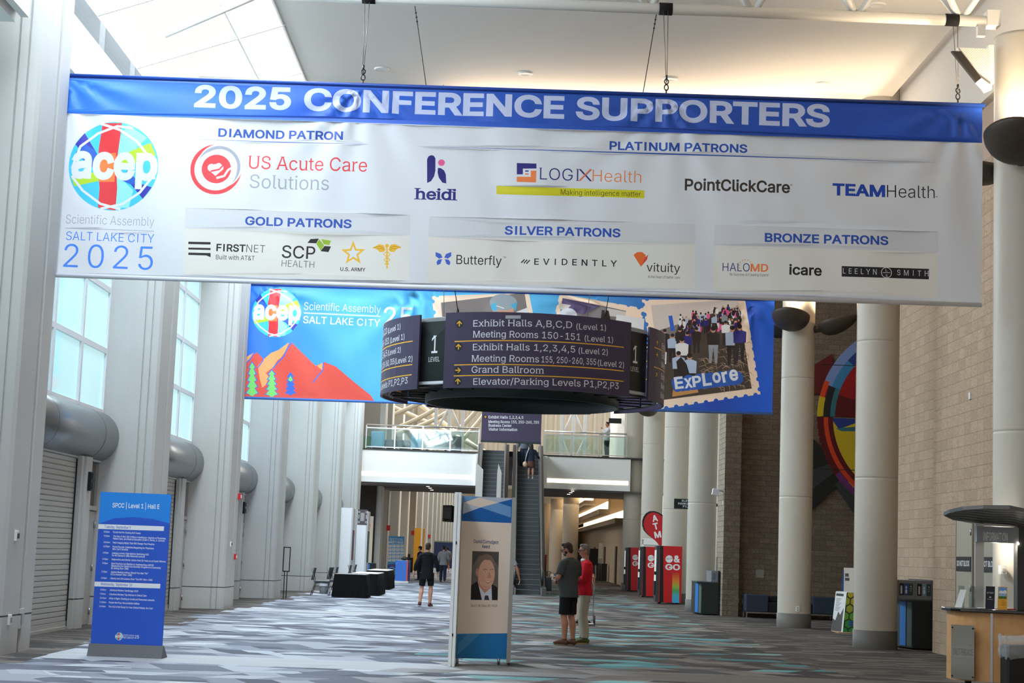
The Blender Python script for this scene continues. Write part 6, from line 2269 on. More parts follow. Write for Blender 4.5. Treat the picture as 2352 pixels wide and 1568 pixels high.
for q in range(4):
    b.box(-0.315, -0.30, 0.06, 0.45, 2.18 + q * 0.05, 2.21 + q * 0.05)
b.build('vent', dark_grey, t)
b = MB(); b.box(-0.31, -0.3, 0.1, 0.42, 1.2, 1.6); b.build('screen', mat('dark_gloss', (48, 56, 60), 0.08, spec=0.8), t)
# teardrop flag
for nm, col in dict(f_red=(186, 26, 34), f_black=(26, 24, 26), f_white=(230, 228, 228)).items():
    INK[nm] = mat('print_' + nm, col, 0.6)
f = plane_px(67.6, 0, 0)
S = Sheet(['none', 'f_red', 'f_black', 'f_white'], f)
out = [(1518, 1256), (1505, 1241), (1489, 1227), (1480, 1217), (1477, 1207), (1477, 1198), (1480, 1188), (1486, 1180), (1494, 1175.5), (1503, 1175), (1512, 1178), (1522, 1184), (1531, 1195), (1534, 1210), (1530, 1232)]
S.pts('f_black', [(x - (2 if x < 1500 else 0), y - (2 if y < 1200 else 0)) for x, y in out])
S.pts('f_red', [(x + (1.5 if x < 1500 and y < 1226 else 0), y + (1.5 if y < 1200 else 0)) for x, y in out])
for ch, x0, x1, y in (('A', 1499.5, 1512, 1198.5), ('T', 1502, 1513.5, 1216.5), ('M', 1504.5, 1519.5, 1236)):
    S.text('f_white', ch, x0, y, x1, y - 2.5, 15, bold=0.045)
fo = f(1519, 1256)
fl = thing('feather_flag', 'red teardrop flag reading ATM above the vending machines', 'flag', (fo[0], 67.6, 0))
a0, a1 = f(1470, 1260), f(1540, 1168)
S2 = Print(S.P.names); S2.L = [(m_, [l - np.array([fo[0], 0]) for l in ls]) for m_, ls in S.P.L]
S2.build('flag_cloth', 'none', a0[0] - fo[0], a0[1], a1[0] - fo[0], a1[1], lambda u, v: (u, 0.02 * math.sin(3 * u + v), v), INK, parent=fl, grid=(0.1, 0.1), smooth=True)
b = MB(); b.tube([(0, 0.03, 0), (0.0, 0.03, 2.1)], 0.02, 8); b.build('pole', black_metal, fl)
b = MB(); b.lathe([(0.25, 0), (0.25, 0.03), (0, 0.05)], seg=20); b.build('base', black_metal, fl)

# ================================================================== small things below the mezzanine on the right
t = thing('ottoman', 'dark grey cube ottoman at the foot of the right-hand escalator', 'ottoman', (1.98, 70.3, 0))
b = MB(); b.box(-0.22, 0.22, -0.25, 0.25, 0.12, 0.66); b.build('cushion', mat('ottoman_grey', (66, 72, 76), 0.8), t, bevel=0.04)
for x in (-0.15, 0.15):
    for y in (-0.18, 0.18):
        b = MB(); b.box(x - 0.02, x + 0.02, y - 0.02, y + 0.02, 0, 0.13); b.build('leg', alu, t)
t = thing('drink_cooler', 'narrow dark red cooler far back right of the escalators', 'cooler', (PX(1250.5, 1300, 103), 103, 0))
b = MB(); b.box(-0.1, 0.12, 0, 0.5, 0.02, 1.55); b.build('body', mat('cooler_red', (122, 24, 24), 0.5), t)
b = MB(); b.box(-0.16, -0.1, 0, 0.5, 0.02, 1.55); b.build('door', black, t)
t = thing('display_screen', 'large black screen on a stand behind the man in red', 'screen', (PX(1363, 1290, 104), 104, 0))
b = MB(); b.box(-0.27, 0.27, 0, 0.07, 1.05, 2.02); b.build('screen', black, t)
b = MB(); b.box(-0.03, 0.03, 0.02, 0.06, 0, 1.1); b.box(-0.25, 0.25, -0.2, 0.3, 0, 0.03); b.build('stand', black_metal, t)
t = thing('easel_sign', 'white paper sign on a slim easel beside the black screen', 'sign', (PX(1379, 1290, 102), 102, 0))
b = MB(); b.box(-0.12, 0.12, -0.02, 0.0, 1.45, 2.35); b.build('sheet', white_paint, t)
for x in (-0.1, 0.1):
    b = MB(); b.tube([(0, 0, 2.3), (x, 0.1, 0)], 0.015, 6); b.build('leg', alu, t)
t = thing('cabinet', 'dark cabinet standing by the corridor wall behind the two men', 'cabinet', (PX(1382, 1310, 108), 108, 0))
b = MB(); b.box(-0.33, 0.33, 0, 0.6, 0.05, 1.08); b.build('body', mat('cab_dark', (36, 40, 40), 0.5), t)
b = MB(); b.box(-0.36, 0.36, -0.02, 0.62, 1.08, 1.12); b.build('top', black, t)
b = MB(); b.box(-0.3, -0.02, -0.015, 0, 0.1, 1.04); b.build('door', mat('cab_door', (44, 48, 48), 0.5), t)
for i, y in enumerate((101.0, 112.0, 124.0)):
    b = MB(); b.box(6.88, 6.95, y, y + 1.1, 0, 2.2); struct(b.build('door_%d' % (31 + i), mat('dark_door', (70, 62, 54), 0.6)))

# ================================================================== seating alcove
navy = mat('sofa_navy', (48, 58, 72), 0.8, noise=0.15, nscale=60)
navy_d = mat('sofa_dark', (26, 28, 32), 0.85)
t = thing('lounge_sofa', 'dark navy lounge sofa with block arms on chrome legs against the brick wall', 'sofa', (8.56, 50.62, 0))
for sx in (-1, 1):
    b = MB(); b.box(sx * 0.98 - 0.33, sx * 0.98 + 0.33, -0.36, 0.36, 0.17, 0.67); b.build('arm', navy, t, bevel=0.03)
b = MB(); b.box(-0.65, 0.65, -0.33, 0.36, 0.17, 0.46); b.build('seat', navy_d, t, bevel=0.03)
b = MB(); b.box(-0.65, 0.65, 0.2, 0.38, 0.46, 0.64); b.build('backrest', navy_d, t, bevel=0.03)
b = MB(); b.box(-1.30, 1.30, -0.35, -0.31, 0.13, 0.17); b.box(-1.3, 1.3, 0.31, 0.35, 0.13, 0.17); b.build('rail', chrome, t)
for sx in (-1, 1):
    for sy in (-1, 1):
        b = MB(); b.box(sx * 1.28 - 0.018, sx * 1.28 + 0.018, sy * 0.33 - 0.018, sy * 0.33 + 0.018, 0, 0.15); b.build('leg', chrome, t)
t = thing('armchair', 'high backed slate armchair half hidden behind the hexagon printed box', 'armchair', (10.25, 49.8, 0))
sl = mat('armchair_slate', (58, 70, 92), 0.8)
b = MB(); b.prism([(-0.36, 0.12), (0.36, 0.12), (0.36, 0.42), (-0.36, 0.42)], -0.34, 0.3, axis='y'); b.build('seat', mat('armchair_seat', (44, 52, 70), 0.8), t, bevel=0.03)
b = MB(); b.prism([(-0.30, 0.4), (0.30, 0.4), (0.40, 0.84), (-0.40, 0.84)], 0.2, 0.34, axis='y'); b.build('backrest', sl, t, bevel=0.03)
for sx in (-1, 1):
    for sy in (-0.28, 0.26):
        b = MB(); b.tube([(sx * 0.3, sy, 0), (sx * 0.3, sy, 0.14)], 0.02, 8); b.build('leg', black_metal, t)

# hexagon printed tapered box
for nm, col in dict(hx_line=(36, 44, 34), hx_a=(176, 160, 44), hx_b=(146, 156, 44), hx_c=(92, 150, 52), hx_d=(48, 134, 56), hx_bg=(58, 86, 40), hx_blue=(44, 104, 150), hx_white=(214, 214, 212), hx_ink=(60, 58, 58), hx_rock=(78, 76, 74)).items():
    INK[nm] = mat('print_' + nm, col, 0.5)
HN = [n for n in INK if n.startswith('hx_')]
t = thing('donation_box', 'tapered box printed with green and yellow hexagons beside the middle column', 'box', (8.22, 41.6, 0))
Pk = Print(HN)
rp = random.Random(5)
hr = 0.118
for r in range(-1, 8):
    for c in range(-1, 7):
        u, v = 0.02 + c * 0.205 + (0.1 if r % 2 else 0), 0.04 + r * 0.18
        g = min(1, max(0, v / 0.95 * 0.9 + u * 0.25 + rp.uniform(-0.12, 0.12)))
        m_ = 'hx_d' if g < 0.28 else 'hx_c' if g < 0.5 else 'hx_b' if g < 0.72 else 'hx_a'
        Pk.poly('hx_line', [(u + hr * math.sin(q * PI / 3), v + hr * math.cos(q * PI / 3)) for q in range(5, -1, -1)])
        Pk.poly(m_, [(u + hr * .86 * math.sin(q * PI / 3), v + hr * .86 * math.cos(q * PI / 3)) for q in range(5, -1, -1)])
Pk.rect('hx_blue', 0.12, 0.17, 0.36, 0.29)
Pk.text('hx_ink', 'ARTS', (0.16, 0.235), (0.32, 0.235), 0.03, bold=0.02) if False else Pk.rect('hx_ink', 0.15, 0.24, 0.33, 0.262)
Pk.rect('hx_ink', 0.15, 0.19, 0.31, 0.212)
tap = lambda v: 0.10 * v
Pk.build('hexagon_face', 'hx_bg', 0, 0.03, 0.53, 0.97, lambda u, v: (0.13 + tap(v) + u * (1 - 0.2 * v), 0.05 * v, v), INK, parent=t)
Pk = Print(HN)
Pk.poly('hx_rock', [(0, 0.03), (0.7, 0.03), (0.7, 0.6), (0.5, 0.42), (0.35, 0.5), (0.2, 0.28), (0, 0.32)])
for q in range(9):
    Pk.rect('hx_ink', 0.1, 0.52 + q * 0.035, 0.1 + 0.25 + 0.2 * ((q * 7) % 3) / 3, 0.53 + q * 0.035)
Pk.rect('hx_ink', 0.06, 0.87, 0.6, 0.93)
Pk.build('poster_face', 'hx_white', 0, 0.03, 0.8, 0.97, lambda u, v: (0.13 + tap(v) - 0.004 - (1 - u / 0.8) * 0.13 * (1 - 0.1 * v), 0.05 * v + (1 - u / 0.8) * 0.75, v), INK, parent=t)
b = MB()
b.add([(0.135, 0.01, 0.02), (0.67, 0.01, 0.02), (0.67, 0.8, 0.02), (0.005, 0.8, 0.02), (0.232, 0.06, 0.98), (0.66, 0.06, 0.98), (0.66, 0.78, 0.98), (0.115, 0.78, 0.98)],
      [(3, 2, 1, 0), (4, 5, 6, 7), (0, 1, 5, 4), (1, 2, 6, 5), (2, 3, 7, 6), (3, 0, 4, 7)])
b.build('body', INK['hx_white'], t)
b = MB(); b.box(0.02, 0.68, 0.0, 0.82, 0.0, 0.02); b.build('wood_base', mat('box_wood', (190, 150, 104), 0.6), t)
b = MB(); b.box(0.33, 0.36, -0.012, 0.0, 0.02, 0.06); b.build('latch', alu, t)
t = thing('banner_stand', 'white banner stand with blue edge behind the hexagon printed box', 'sign', (8.64, 43.0, 0))
b = MB(); b.box(0, 0.26, 0, 0.02, 0.5, 1.56); b.build('sheet', white_paint, t)
b = MB(); b.box(-0.04, 0.0, 0.0, 0.03, 0.4, 1.3); b.box(-0.02, 0.0, -0.005, 0.02, 1.28, 1.5); b.build('edge', mat('stand_blue', (40, 80, 160), 0.5), t)
b = MB(); b.box(0.03, 0.12, -0.004, 0, 1.34, 1.42); b.box(0.03, 0.14, -0.004, 0, 1.24, 1.31); b.build('print', mat('hx_print', (90, 90, 96), 0.6), t)
b = MB(); b.box(0.0, 0.26, -0.1, 0.15, 0, 0.04); b.box(0.11, 0.15, 0.02, 0.04, 0, 0.6); b.build('base', alu, t)

# mural on the brick wall
for nm, col in dict(mu_yel=(206, 178, 36), mu_yel2=(186, 150, 40), mu_red=(150, 18, 22), mu_dred=(92, 14, 20), mu_org=(214, 66, 28), mu_salm=(214, 110, 86), mu_blue=(36, 60, 130), mu_lblue=(122, 146, 196), mu_sky=(60, 130, 176), mu_teal=(50, 110, 120),
                    mu_blk=(34, 34, 32), mu_gry=(58, 58, 60), mu_pur=(110, 50, 110), mu_pink=(196, 60, 84), mu_wht=(216, 206, 206), mu_grn=(44, 84, 44), mu_maroon=(96, 20, 26)).items():
    INK[nm] = mat('print_' + nm, col, 0.55)
MC = (12.36, 6.02); MR = 2.95
Pk = Print(['none'] + [n for n in INK if n.startswith('mu_')])


def sector(m_, r0, r1, a0, a1):
    n = 20
    A = [math.radians(a0 + (a1 - a0) * q / n) for q in range(n + 1)]
    Pk.poly(m_, [(MR * r1 * math.cos(a), MR * r1 * math.sin(a)) for a in A] + [(MR * r0 * math.cos(a), MR * r0 * math.sin(a)) for a in A[::-1]])


pm_ = lambda px, py: (at_y(px, py, 51.1)[0] - MC[0], at_y(px, py, 51.1)[2] - MC[1])
Pk.poly('mu_maroon', [pm_(1862, 842), pm_(1912, 812), pm_(1925, 900), pm_(1862, 905)][::-1])
Pk.poly('mu_blk', [pm_(1860, 1000), pm_(1900, 1040), pm_(1935, 1100), pm_(1920, 1118), pm_(1866, 1170), pm_(1860, 1170)][::-1])
Pk.poly('mu_gry', [pm_(1862, 1080), pm_(1905, 1065), pm_(1915, 1085), pm_(1864, 1125)][::-1])
Pk.poly('mu_gry', [pm_(1918, 1112), pm_(1968, 1188), pm_(2010, 1215), pm_(1990, 1150), pm_(1940, 1090)][::-1])
Pk.poly('mu_gry', [(1.2, -2.4), (2.6, -3.6), (3.0, -3.2), (2.2, -1.6)]); Pk.poly('mu_maroon', [(1.6, 2.2), (3.3, 3.1), (3.3, 1.6), (2.4, 1.0)])
Pk.disc('mu_yel', 0, 0, MR, n=90)
sector('mu_red', 0, 1.0, 0, 180)
sector('mu_salm', 0.36, 0.82, 95, 158); sector('mu_org', 0.2, 0.5, 60, 120)
Pk.poly('mu_red', [(-2.35, 1.25), (-1.9, 1.55), (-1.35, 1.5), (-0.8, 1.75), (0.4, 1.2), (2.2, 1.2), (2.4, 0.0), (-2.5, 0.0)])
Pk.poly('mu_dred', [(-2.5, 0.75), (-1.9, 0.55), (-1.4, 0.7), (-0.9, 0.9), (0.8, 0.5), (2.4, 0.5), (2.4, 0.0), (-2.5, 0.0)])
Pk.poly('mu_blk', [(-1.5, 0.02), (-1.2, 0.35), (-0.6, 0.75), (0.6, 0.6), (1.6, 0.02)])
Pk.line('mu_wht', [(-1.72, 0.0), (-1.6, 0.5), (-1.35, 1.0), (-1.0, 1.35), (-0.4, 1.62)], 0.035)
Pk.poly('mu_blk', [(-1.75, -0.02), (-1.6, -0.5), (-1.3, -1.0), (-0.9, -1.25), (0.2, -0.9), (1.2, -0.02)][::-1])
Pk.poly('mu_grn', [(-1.45, -0.6), (-1.2, -0.7), (-0.8, -0.75), (-0.4, -0.6), (-0.5, -0.9), (-1.2, -1.0)][::-1])
Pk.poly('mu_gry', [(-1.72, -0.85), (-0.9, -0.75), (-0.6, -1.25), (-1.2, -1.2), (-1.72, -1.1)][::-1])
Pk.poly('mu_sky', [(-1.55, -0.95), (-0.9, -1.02), (-0.8, -1.28), (-1.3, -1.15)][::-1])
Pk.poly('mu_yel2', [(-1.4, -1.4), (-0.9, -1.35), (-0.7, -2.2), (-1.1, -1.9), (-1.2, -1.8)][::-1])
Pk.poly('mu_blue', [(-2.55, -0.02), (-1.8, -0.02), (-1.75, -0.14), (-2.3, -0.36)][::-1]); Pk.poly('mu_teal', [(-2.4, -0.34), (-1.75, -0.26), (-1.75, -0.4), (-2.2, -0.42)][::-1])
sector('mu_lblue', 0.90, 1.0, 90, 160); sector('mu_blue', 0.82, 0.91, 90, 140); sector('mu_sky', 0.82, 0.91, 140, 160)
sector('mu_teal', 0.82, 0.87, 160, 180); sector('mu_blk', 0.87, 0.94, 160, 180); sector('mu_org', 0.95, 1.0, 158, 168); sector('mu_yel', 0.94, 1.0, 168, 180); sector('mu_lblue', 0.82, 1.0, 20, 90); sector('mu_sky', 0.82, 1.0, 0, 20)
sector('mu_dred', 0.93, 1.0, 180, 224); sector('mu_org', 0.885, 0.935, 180, 238); sector('mu_dred', 0.84, 0.89, 180, 238); sector('mu_pur', 0.94, 1.0, 216, 300); sector('mu_pink', 0.89, 0.94, 230, 300); sector('mu_pur', 0.84, 0.89, 238, 300); sector('mu_red', 0.84, 1.0, 300, 360)
for q in (-1.85, 0.0, 1.85):
    Pk.rect('mu_blk', q - 0.012 + 0.1, -2.8, q + 0.012 + 0.1, 2.8) if q else None
    Pk.rect('mu_blk', -2.85, q * 0.85 - 0.012, 2.85, q * 0.85 + 0.012)
mu = thing('wall_mural', 'large round abstract mural of coloured bands on the brick wall behind the columns', 'mural', (MC[0], 51.12, MC[1]))
o = Pk.build('mural_panels', 'none', -3.6, -3.7, 3.6, 3.4, lambda u, v: (u, 0, v), INK, parent=mu)
md = o.modifiers.new('thickness', 'SOLIDIFY'); md.thickness = 0.05; md.offset = -1

# small fittings on brick, block and columns
def plate(px, py, Y, w, h, m_, name, label, cat, d=0.015, extra=None):
    p = at_y(px, py, Y)
    t = thing(name, label, cat, tuple(p))
    b = MB(); b.box(-w / 2, w / 2, -d, 0.002, -h / 2, h / 2); b.build('plate', m_, t)
    if extra:
        for zz in (-h * .2, h * .2):
            b = MB(); b.box(-w / 5, w / 5, -d - 0.006, -d, zz - h * .12, zz + h * .12); b.build('socket', extra, t)
    return t


plate(1694, 1379, 51.2, 0.085, 0.125, white_paint, 'wall_outlet', 'white outlet with dark sockets on the brick wall, left of the pair', 'outlet', extra=black)
plate(1708, 1380, 51.2, 0.085, 0.13, white_paint, 'wall_outlet', 'white outlet beside the dark navy sofa, right of the pair', 'outlet', extra=alu)
plate(1745, 1317, 51.2, 0.24, 0.24, mat('vent_plate', (150, 142, 130), 0.5), 'wall_vent', 'square grey vent cover on the brick wall above the sofa', 'vent', 0.03)
plate(1832, 1398, 43.48, 0.085, 0.13, white_paint, 'wall_outlet', 'white outlet low on the back column', 'outlet', 0.02, extra=alu)
p = at_x(2230, 909, 8.53)
b = MB(); b.box(-0.03, 0.005, -0.05, 0.05, -0.06, 0.06)
tag(b.build('wall_sensor', white_paint, loc=tuple(p)), 'tiny white sensor box high on the tan block wall', 'sensor')
p = at_y(1644, 1130, 51.0)
t = thing('security_camera', 'white box security camera on the corner of the brick wall', 'camera', (6.62, 51.0, p[2]))
b = MB(); b.cbox((-0.24, -0.04, 0), (0.2, 0.16, 0.2), 0, Matrix.Rotation(0.2, 3, 'Y')); b.build('housing', mat('camera_white', (222, 222, 222), 0.4), t, bevel=0.015)
b = MB(); b.tube([(0, 0, 0.04), (-0.14, 0, 0.06)], 0.025, 8); b.box(-0.02, 0, -0.05, 0.05, 0.0, 0.12); b.build('mount', alu, t)
b = MB(); b.box(-0.02, 0.002, -0.04, 0.04, -0.07, 0.07)
tag(b.build('wall_sensor', white_paint, loc=tuple((6.62, 51.0, at_y(1640, 1153, 51)[2]))), 'small white box below the security camera', 'sensor')

# doors in the block wall behind the desk
YD = sorted([at_x(2200, 1300, 8.5)[1], at_x(2236, 1300, 8.5)[1]])
for i, (y0, y1) in enumerate(((YD[0], YD[1]), (YD[0] - 1.75, YD[0] - 0.28))):
    b = MB(); b.box(8.47, 8.53, y0, y1, 0.01, 2.62)
    dr = struct(b.build('door_%d' % (41 + i), mat('door_beige', (168, 160, 142), 0.55)))
    b = MB(); b.box(8.46, 8.53, y0 - 0.05, y0, 0, 2.7); b.box(8.46, 8.53, y1, y1 + 0.05, 0, 2.7); b.box(8.46, 8.53, y0, y1, 2.62, 2.7); b.build('door_frame', mat('door_beige_frame', (150, 142, 124), 0.55), dr)
    for zz in (0.3, 1.3, 2.3):
        b = MB(); b.tube([(8.455, y0 + 0.02, zz - 0.06), (8.455, y0 + 0.02, zz + 0.06)], 0.016, 8); b.build('hinge', alu, dr)
    INK['nb_black'] = mat('print_nb_black', (38, 36, 36), 0.5); INK['nb_white'] = mat('print_nb_white', (222, 222, 222), 0.5)
    Pk = Print(['nb_black', 'nb_white'])
    Wn = min(1.25, (y1 - y0) * 0.94)
    Pk.text('nb_white', 'DO NOT BLOCK', (0.06, 0.09), (Wn - 0.08, 0.09), 0.1, bold=0.03)
    t = thing('door_sign', 'black do not block plate on the %s' % ('beige door left of the desk post' if i == 0 else 'beige door half hidden by the desk post'), 'sign', (8.462, y0 + (y1 - y0) / 2 + Wn / 2, 1.60))
    Pk.build('plate', 'nb_black', 0, 0, Wn, 0.26, lambda u, v: (-0.006, -u, v), INK, parent=t)
    b = MB(); b.box(-0.005, 0.008, -Wn, 0, 0, 0.26); b.build('backing', INK['nb_black'], t)
p = at_y(2304, 1308, 24.56)
t = thing('wall_switch', 'white switch plate on the near column behind the desk', 'switch', (p[0], 24.56, p[2]))
b = MB(); b.box(-0.04, 0.04, -0.03, 0.1, -0.06, 0.06); b.build('plate', white_paint, t)
b = MB(); b.box(-0.02, 0.02, -0.036, -0.03, -0.03, 0.02); b.build('button', mat('switch_grey', (196, 190, 180), 0.5), t)

# ================================================================== information desk
wood = NT('desk_maple', rough=0.4, spec=0.4)
x_, y_, z_ = wood.pos()
n_ = wood.noise(wood.xyz(wood.math('MULTIPLY', x_, 3), wood.math('MULTIPLY', y_, 3), wood.math('MULTIPLY', z_, 2)), 2.2, 5)
wood.color(wood.ramp(n_, [(0.3, (192, 142, 88)), (0.7, (208, 160, 106))]))
desk = thing('information_desk', 'maple information desk with black counter, canopy and sign at the right edge', 'desk', (7.27, 24.05, 0))
front = [(6.31, 24.45), (6.305, 24.25), (6.33, 24.08), (6.42, 23.94), (6.56, 23.86), (6.745, 23.80)]
right = [(6.765, 23.79), (7.3, 23.70), (8.3, 23.62)]
back = [(8.3, 24.40), (6.5, 24.47)]
L_ = lambda pts: [(x - 7.2, y - 24.05) for x, y in pts]
b = MB(); b.prism(L_(front + right + back), 0.11, 1.05); b.build('cabinet', wood.m, desk)
b = MB(); b.prism(L_([(6.742, 23.792), (6.775, 23.782), (6.775, 23.83), (6.742, 23.84)]), 0.11, 1.05); b.build('seam_strip', alu, desk)
ct = [(6.25, 24.52), (6.235, 24.28), (6.255, 24.04), (6.35, 23.87), (6.53, 23.78), (6.75, 23.71), (7.3, 23.61), (8.35, 23.53), (8.35, 24.44), (6.5, 24.54)]
b = MB(); b.prism(L_(ct), 1.05, 1.10); b.build('counter', mat('counter_black', (20, 20, 22), 0.12, spec=0.6), desk, bevel=0.012)
for x, y in ((6.5, 24.05), (8.1, 23.8), (6.6, 24.35), (8.1, 24.3)):
    b = MB(); b.tube([(x - 7.2 - 0.02, y - 24.05, 0.05), (x - 7.2 + 0.02, y - 24.05, 0.05)], 0.05, 12); b.box(x - 7.23, x - 7.17, y - 24.08, y - 24.02, 0.05, 0.11); b.build('caster', black, desk)
b = MB(); b.box(6.67 - 7.2, 6.79 - 7.2, 0.24, 0.30, 1.10, 2.3); b.build('post', mat('post_silver', (196, 198, 198), 0.35, 0.6), desk)
b = MB(); b.box(7.23 - 7.2, 7.45 - 7.2, 0.12, 0.3, 1.10, 2.30); b.build('post', mat('post_dark', (66, 66, 66), 0.4, 0.3), desk)
f = plane_px(24.16, 7.27, 0)
INK['in_grey'] = mat('print_in_grey', (138, 144, 150), 0.4); INK['in_white'] = mat('print_in_white', (214, 216, 216), 0.4)
S = Sheet(['in_grey', 'in_white'], f)
S.text('in_white', 'INFORMATION', 2258.5, 1241.5, 2314.5, 1243.5, 20, bold=0.024)
q0 = f(2244, 1245)
S.P.build('sign_face', 'in_grey', q0[0], 2.025, 0.045, 2.245, lambda u, v: (u, 24.16 - 24.05, v), INK, parent=desk)
b = MB(); b.box(q0[0], 0.045, 0.112, 0.24, 2.025, 2.245); b.build('sign_box', INK['in_grey'], desk)
b = MB(); b.box(-0.42, 0.03, 0.2, 0.24, 2.26, 2.31); b.build('bracket', alu, desk)
b = MB(); b.ball((0.035, 0.105, 2.02), 0.016, 10, 6); b.build('spot_bulb', mat('spot_white', (255, 250, 236), 0.3, emit=30, emit_col=(255, 246, 226)), desk)
ld = bpy.data.lights.new('desk_spot', 'POINT'); ld.energy = 14; ld.color = (1, 0.93, 0.78); ld.shadow_soft_size = 0.03
lo = bpy.data.objects.new('desk_spot', ld); COL.objects.link(lo); lo.parent = desk; lo.location = (-0.2, 0.4, 1.97)
# leaf shaped canopy with perforated waves below
pf = NT('canopy_under', rough=0.4)
x_, y_, z_ = pf.pos()
wv = pf.math('SINE', pf.math('ADD', pf.math('MULTIPLY', y_, 44.0), pf.math('MULTIPLY', pf.math('SINE', pf.math('MULTIPLY', x_, 9.0)), 1.6)))
ht = pf.math('GREATER_THAN', wv, 0.1)
dot = pf.math('GREATER_THAN', pf.math('SINE', pf.math('MULTIPLY', x_, 240.0)), 0.2)
pf.color(pf.mix(ht, rgb(52, 54, 56), pf.mix(dot, rgb(84, 86, 88), rgb(178, 180, 182))))
oc = [(x - 0.08, y) for x, y in [(6.21, 23.95), (6.24, 23.75), (6.36, 23.52), (6.6, 23.38), (6.95, 23.33), (7.4, 23.42), (8.3, 23.62), (8.3, 24.55), (7.3, 24.5), (6.72, 24.42), (6.4, 24.22)]]
cz = lambda x, y: 2.462 - (y - 23.4) * 0.17 - max(0, x - 6.9) * 0.13
n = len(oc)
b = MB()
vs = [(x - 7.2, y - 24.05, cz(x, y)) for x, y in oc] + [(x - 7.2, y - 24.05, cz(x, y) + 0.05) for x, y in oc]
b.add(vs, [tuple(range(n - 1, -1, -1))], 0)
b.add(vs, [tuple(range(n, 2 * n))] + [(i, (i + 1) % n, n + (i + 1) % n, n + i) for i in range(n)], 1)
b.build('canopy', [pf.m, mat('canopy_grey', (112, 114, 116), 0.35, 0.5)], desk, merge=False)
# acrylic name plate on the desk front
for nm, col in dict(ac_silver=(176, 170, 158), ac_ink=(48, 48, 50), ac_soft=(120, 116, 110)).items():
    INK[nm] = mat('print_' + nm, col, 0.12 if nm == 'ac_silver' else 0.5, 0.7 if nm == 'ac_silver' else 0.0)
A0, A1 = Vector((6.378, 24.06)), Vector((6.635, 23.825))
Lp = (A1 - A0).length
Pk = Print(['ac_silver', 'ac_ink', 'ac_soft'])
Pk.text('ac_ink', 'SALT PALACE', (0.03, 0.33), (Lp - 0.02, 0.33), 0.085, bold=-0.004)
Pk.rect('ac_soft', 0.10, 0.46, 0.26, 0.472); Pk.rect('ac_soft', 0.07, 0.275, 0.30, 0.29); Pk.rect('ac_soft', 0.09, 0.245, 0.27, 0.255)
dv = (A1 - A0) / Lp
nn = Vector((dv.y, -dv.x)) * 0.075
np_ = thing('name_plate', 'brushed acrylic name plate screwed to the curved front of the information desk', 'sign', (A0.x + nn.x, A0.y + nn.y, 0.13))
Pk.build('plate', 'ac_silver', 0, 0.0, Lp, 0.74, lambda u, v: (dv.x * u, dv.y * u, v), INK, parent=np_)
for u, v in ((0.02, 0.70), (Lp - 0.02, 0.70), (0.02, 0.04), (Lp - 0.02, 0.04)):
    b = MB(); b.tube([(dv.x * u + nn.x * 0.12, dv.y * u + nn.y * .12, v), (dv.x * u - nn.x * 0.45, dv.y * u - nn.y * 0.45, v)], 0.012, 10); b.build('screw', black, np_)
# things on the counter
for nm, col in dict(lf_navy=(36, 40, 56), lf_white=(224, 224, 226), lf_yel=(226, 160, 56), lf_sky=(96, 156, 216), lf_green=(70, 110, 52), lf_city=(196, 190, 180), lf_ink=(96, 70, 30)).items():
    INK[nm] = mat('print_' + nm, col, 0.3)
LN = [n_ for n_ in INK if n_.startswith('lf_')]
Y_ = 23.98


def leaflet(px0, px1, base, draw, name, label, h=0.31, lean=0.09):
    a, c = PX(px0, 1400, Y_) + 0.0, PX(px1, 1400, Y_)
    t = thing(name, label, 'leaflet', (a, Y_, 1.102))
    Pk = Print(LN); draw(Pk, c - a, h)
    Pk.build('card', base, 0, 0.0, c - a, h, lambda u, v: (u + v * 0.11, v * lean / h, v), INK, parent=t)
    b = MB(); b.prism([(0.002, 0.0), (0.10, 0.0), (0.10, 0.004), (0.004 + lean * 0.98, h * 0.96), (lean * 0.98, h * 0.98)], 0, c - a, axis='x') if False else b.box(0, c - a, 0.01, 0.12, 0, 0.004)
    b.build('holder', glass('acrylic', (235, 240, 240), 0.15, 0.05), t)


def d1(Pk, w, h):
    Pk.text('lf_white', 'SALT PALACE', (w * .14, h * .68), (w * .86, h * .68), h * .07)
    Pk.rect('lf_white', w * .4, h * .5, w * .6, h * .54); Pk.rect('lf_white', w * .2, h * .42, w * .8, h * .43)


def d2(Pk, w, h):
    Pk.rect('lf_sky', w * .08, h * .46, w * .92, h * .97)
    Pk.poly('lf_white', [(w * .08, h * .76), (w * .3, h * .84), (w * .5, h * .8), (w * .75, h * .86), (w * .92, h * .8), (w * .92, h * .7), (w * .08, h * .7)][::-1])
    for q in range(9):
        Pk.rect('lf_city', w * (.12 + .09 * q), h * .5, w * (.17 + .09 * q), h * (.62 + .12 * ((q * 5) % 4) / 4))
    Pk.rect('lf_green', w * .08, h * .46, w * .92, h * .58)
    for q in range(4):
        Pk.rect('lf_ink', w * .4, h * (.36 - .06 * q), w * (.9 if q % 2 else .8), h * (.375 - .06 * q))


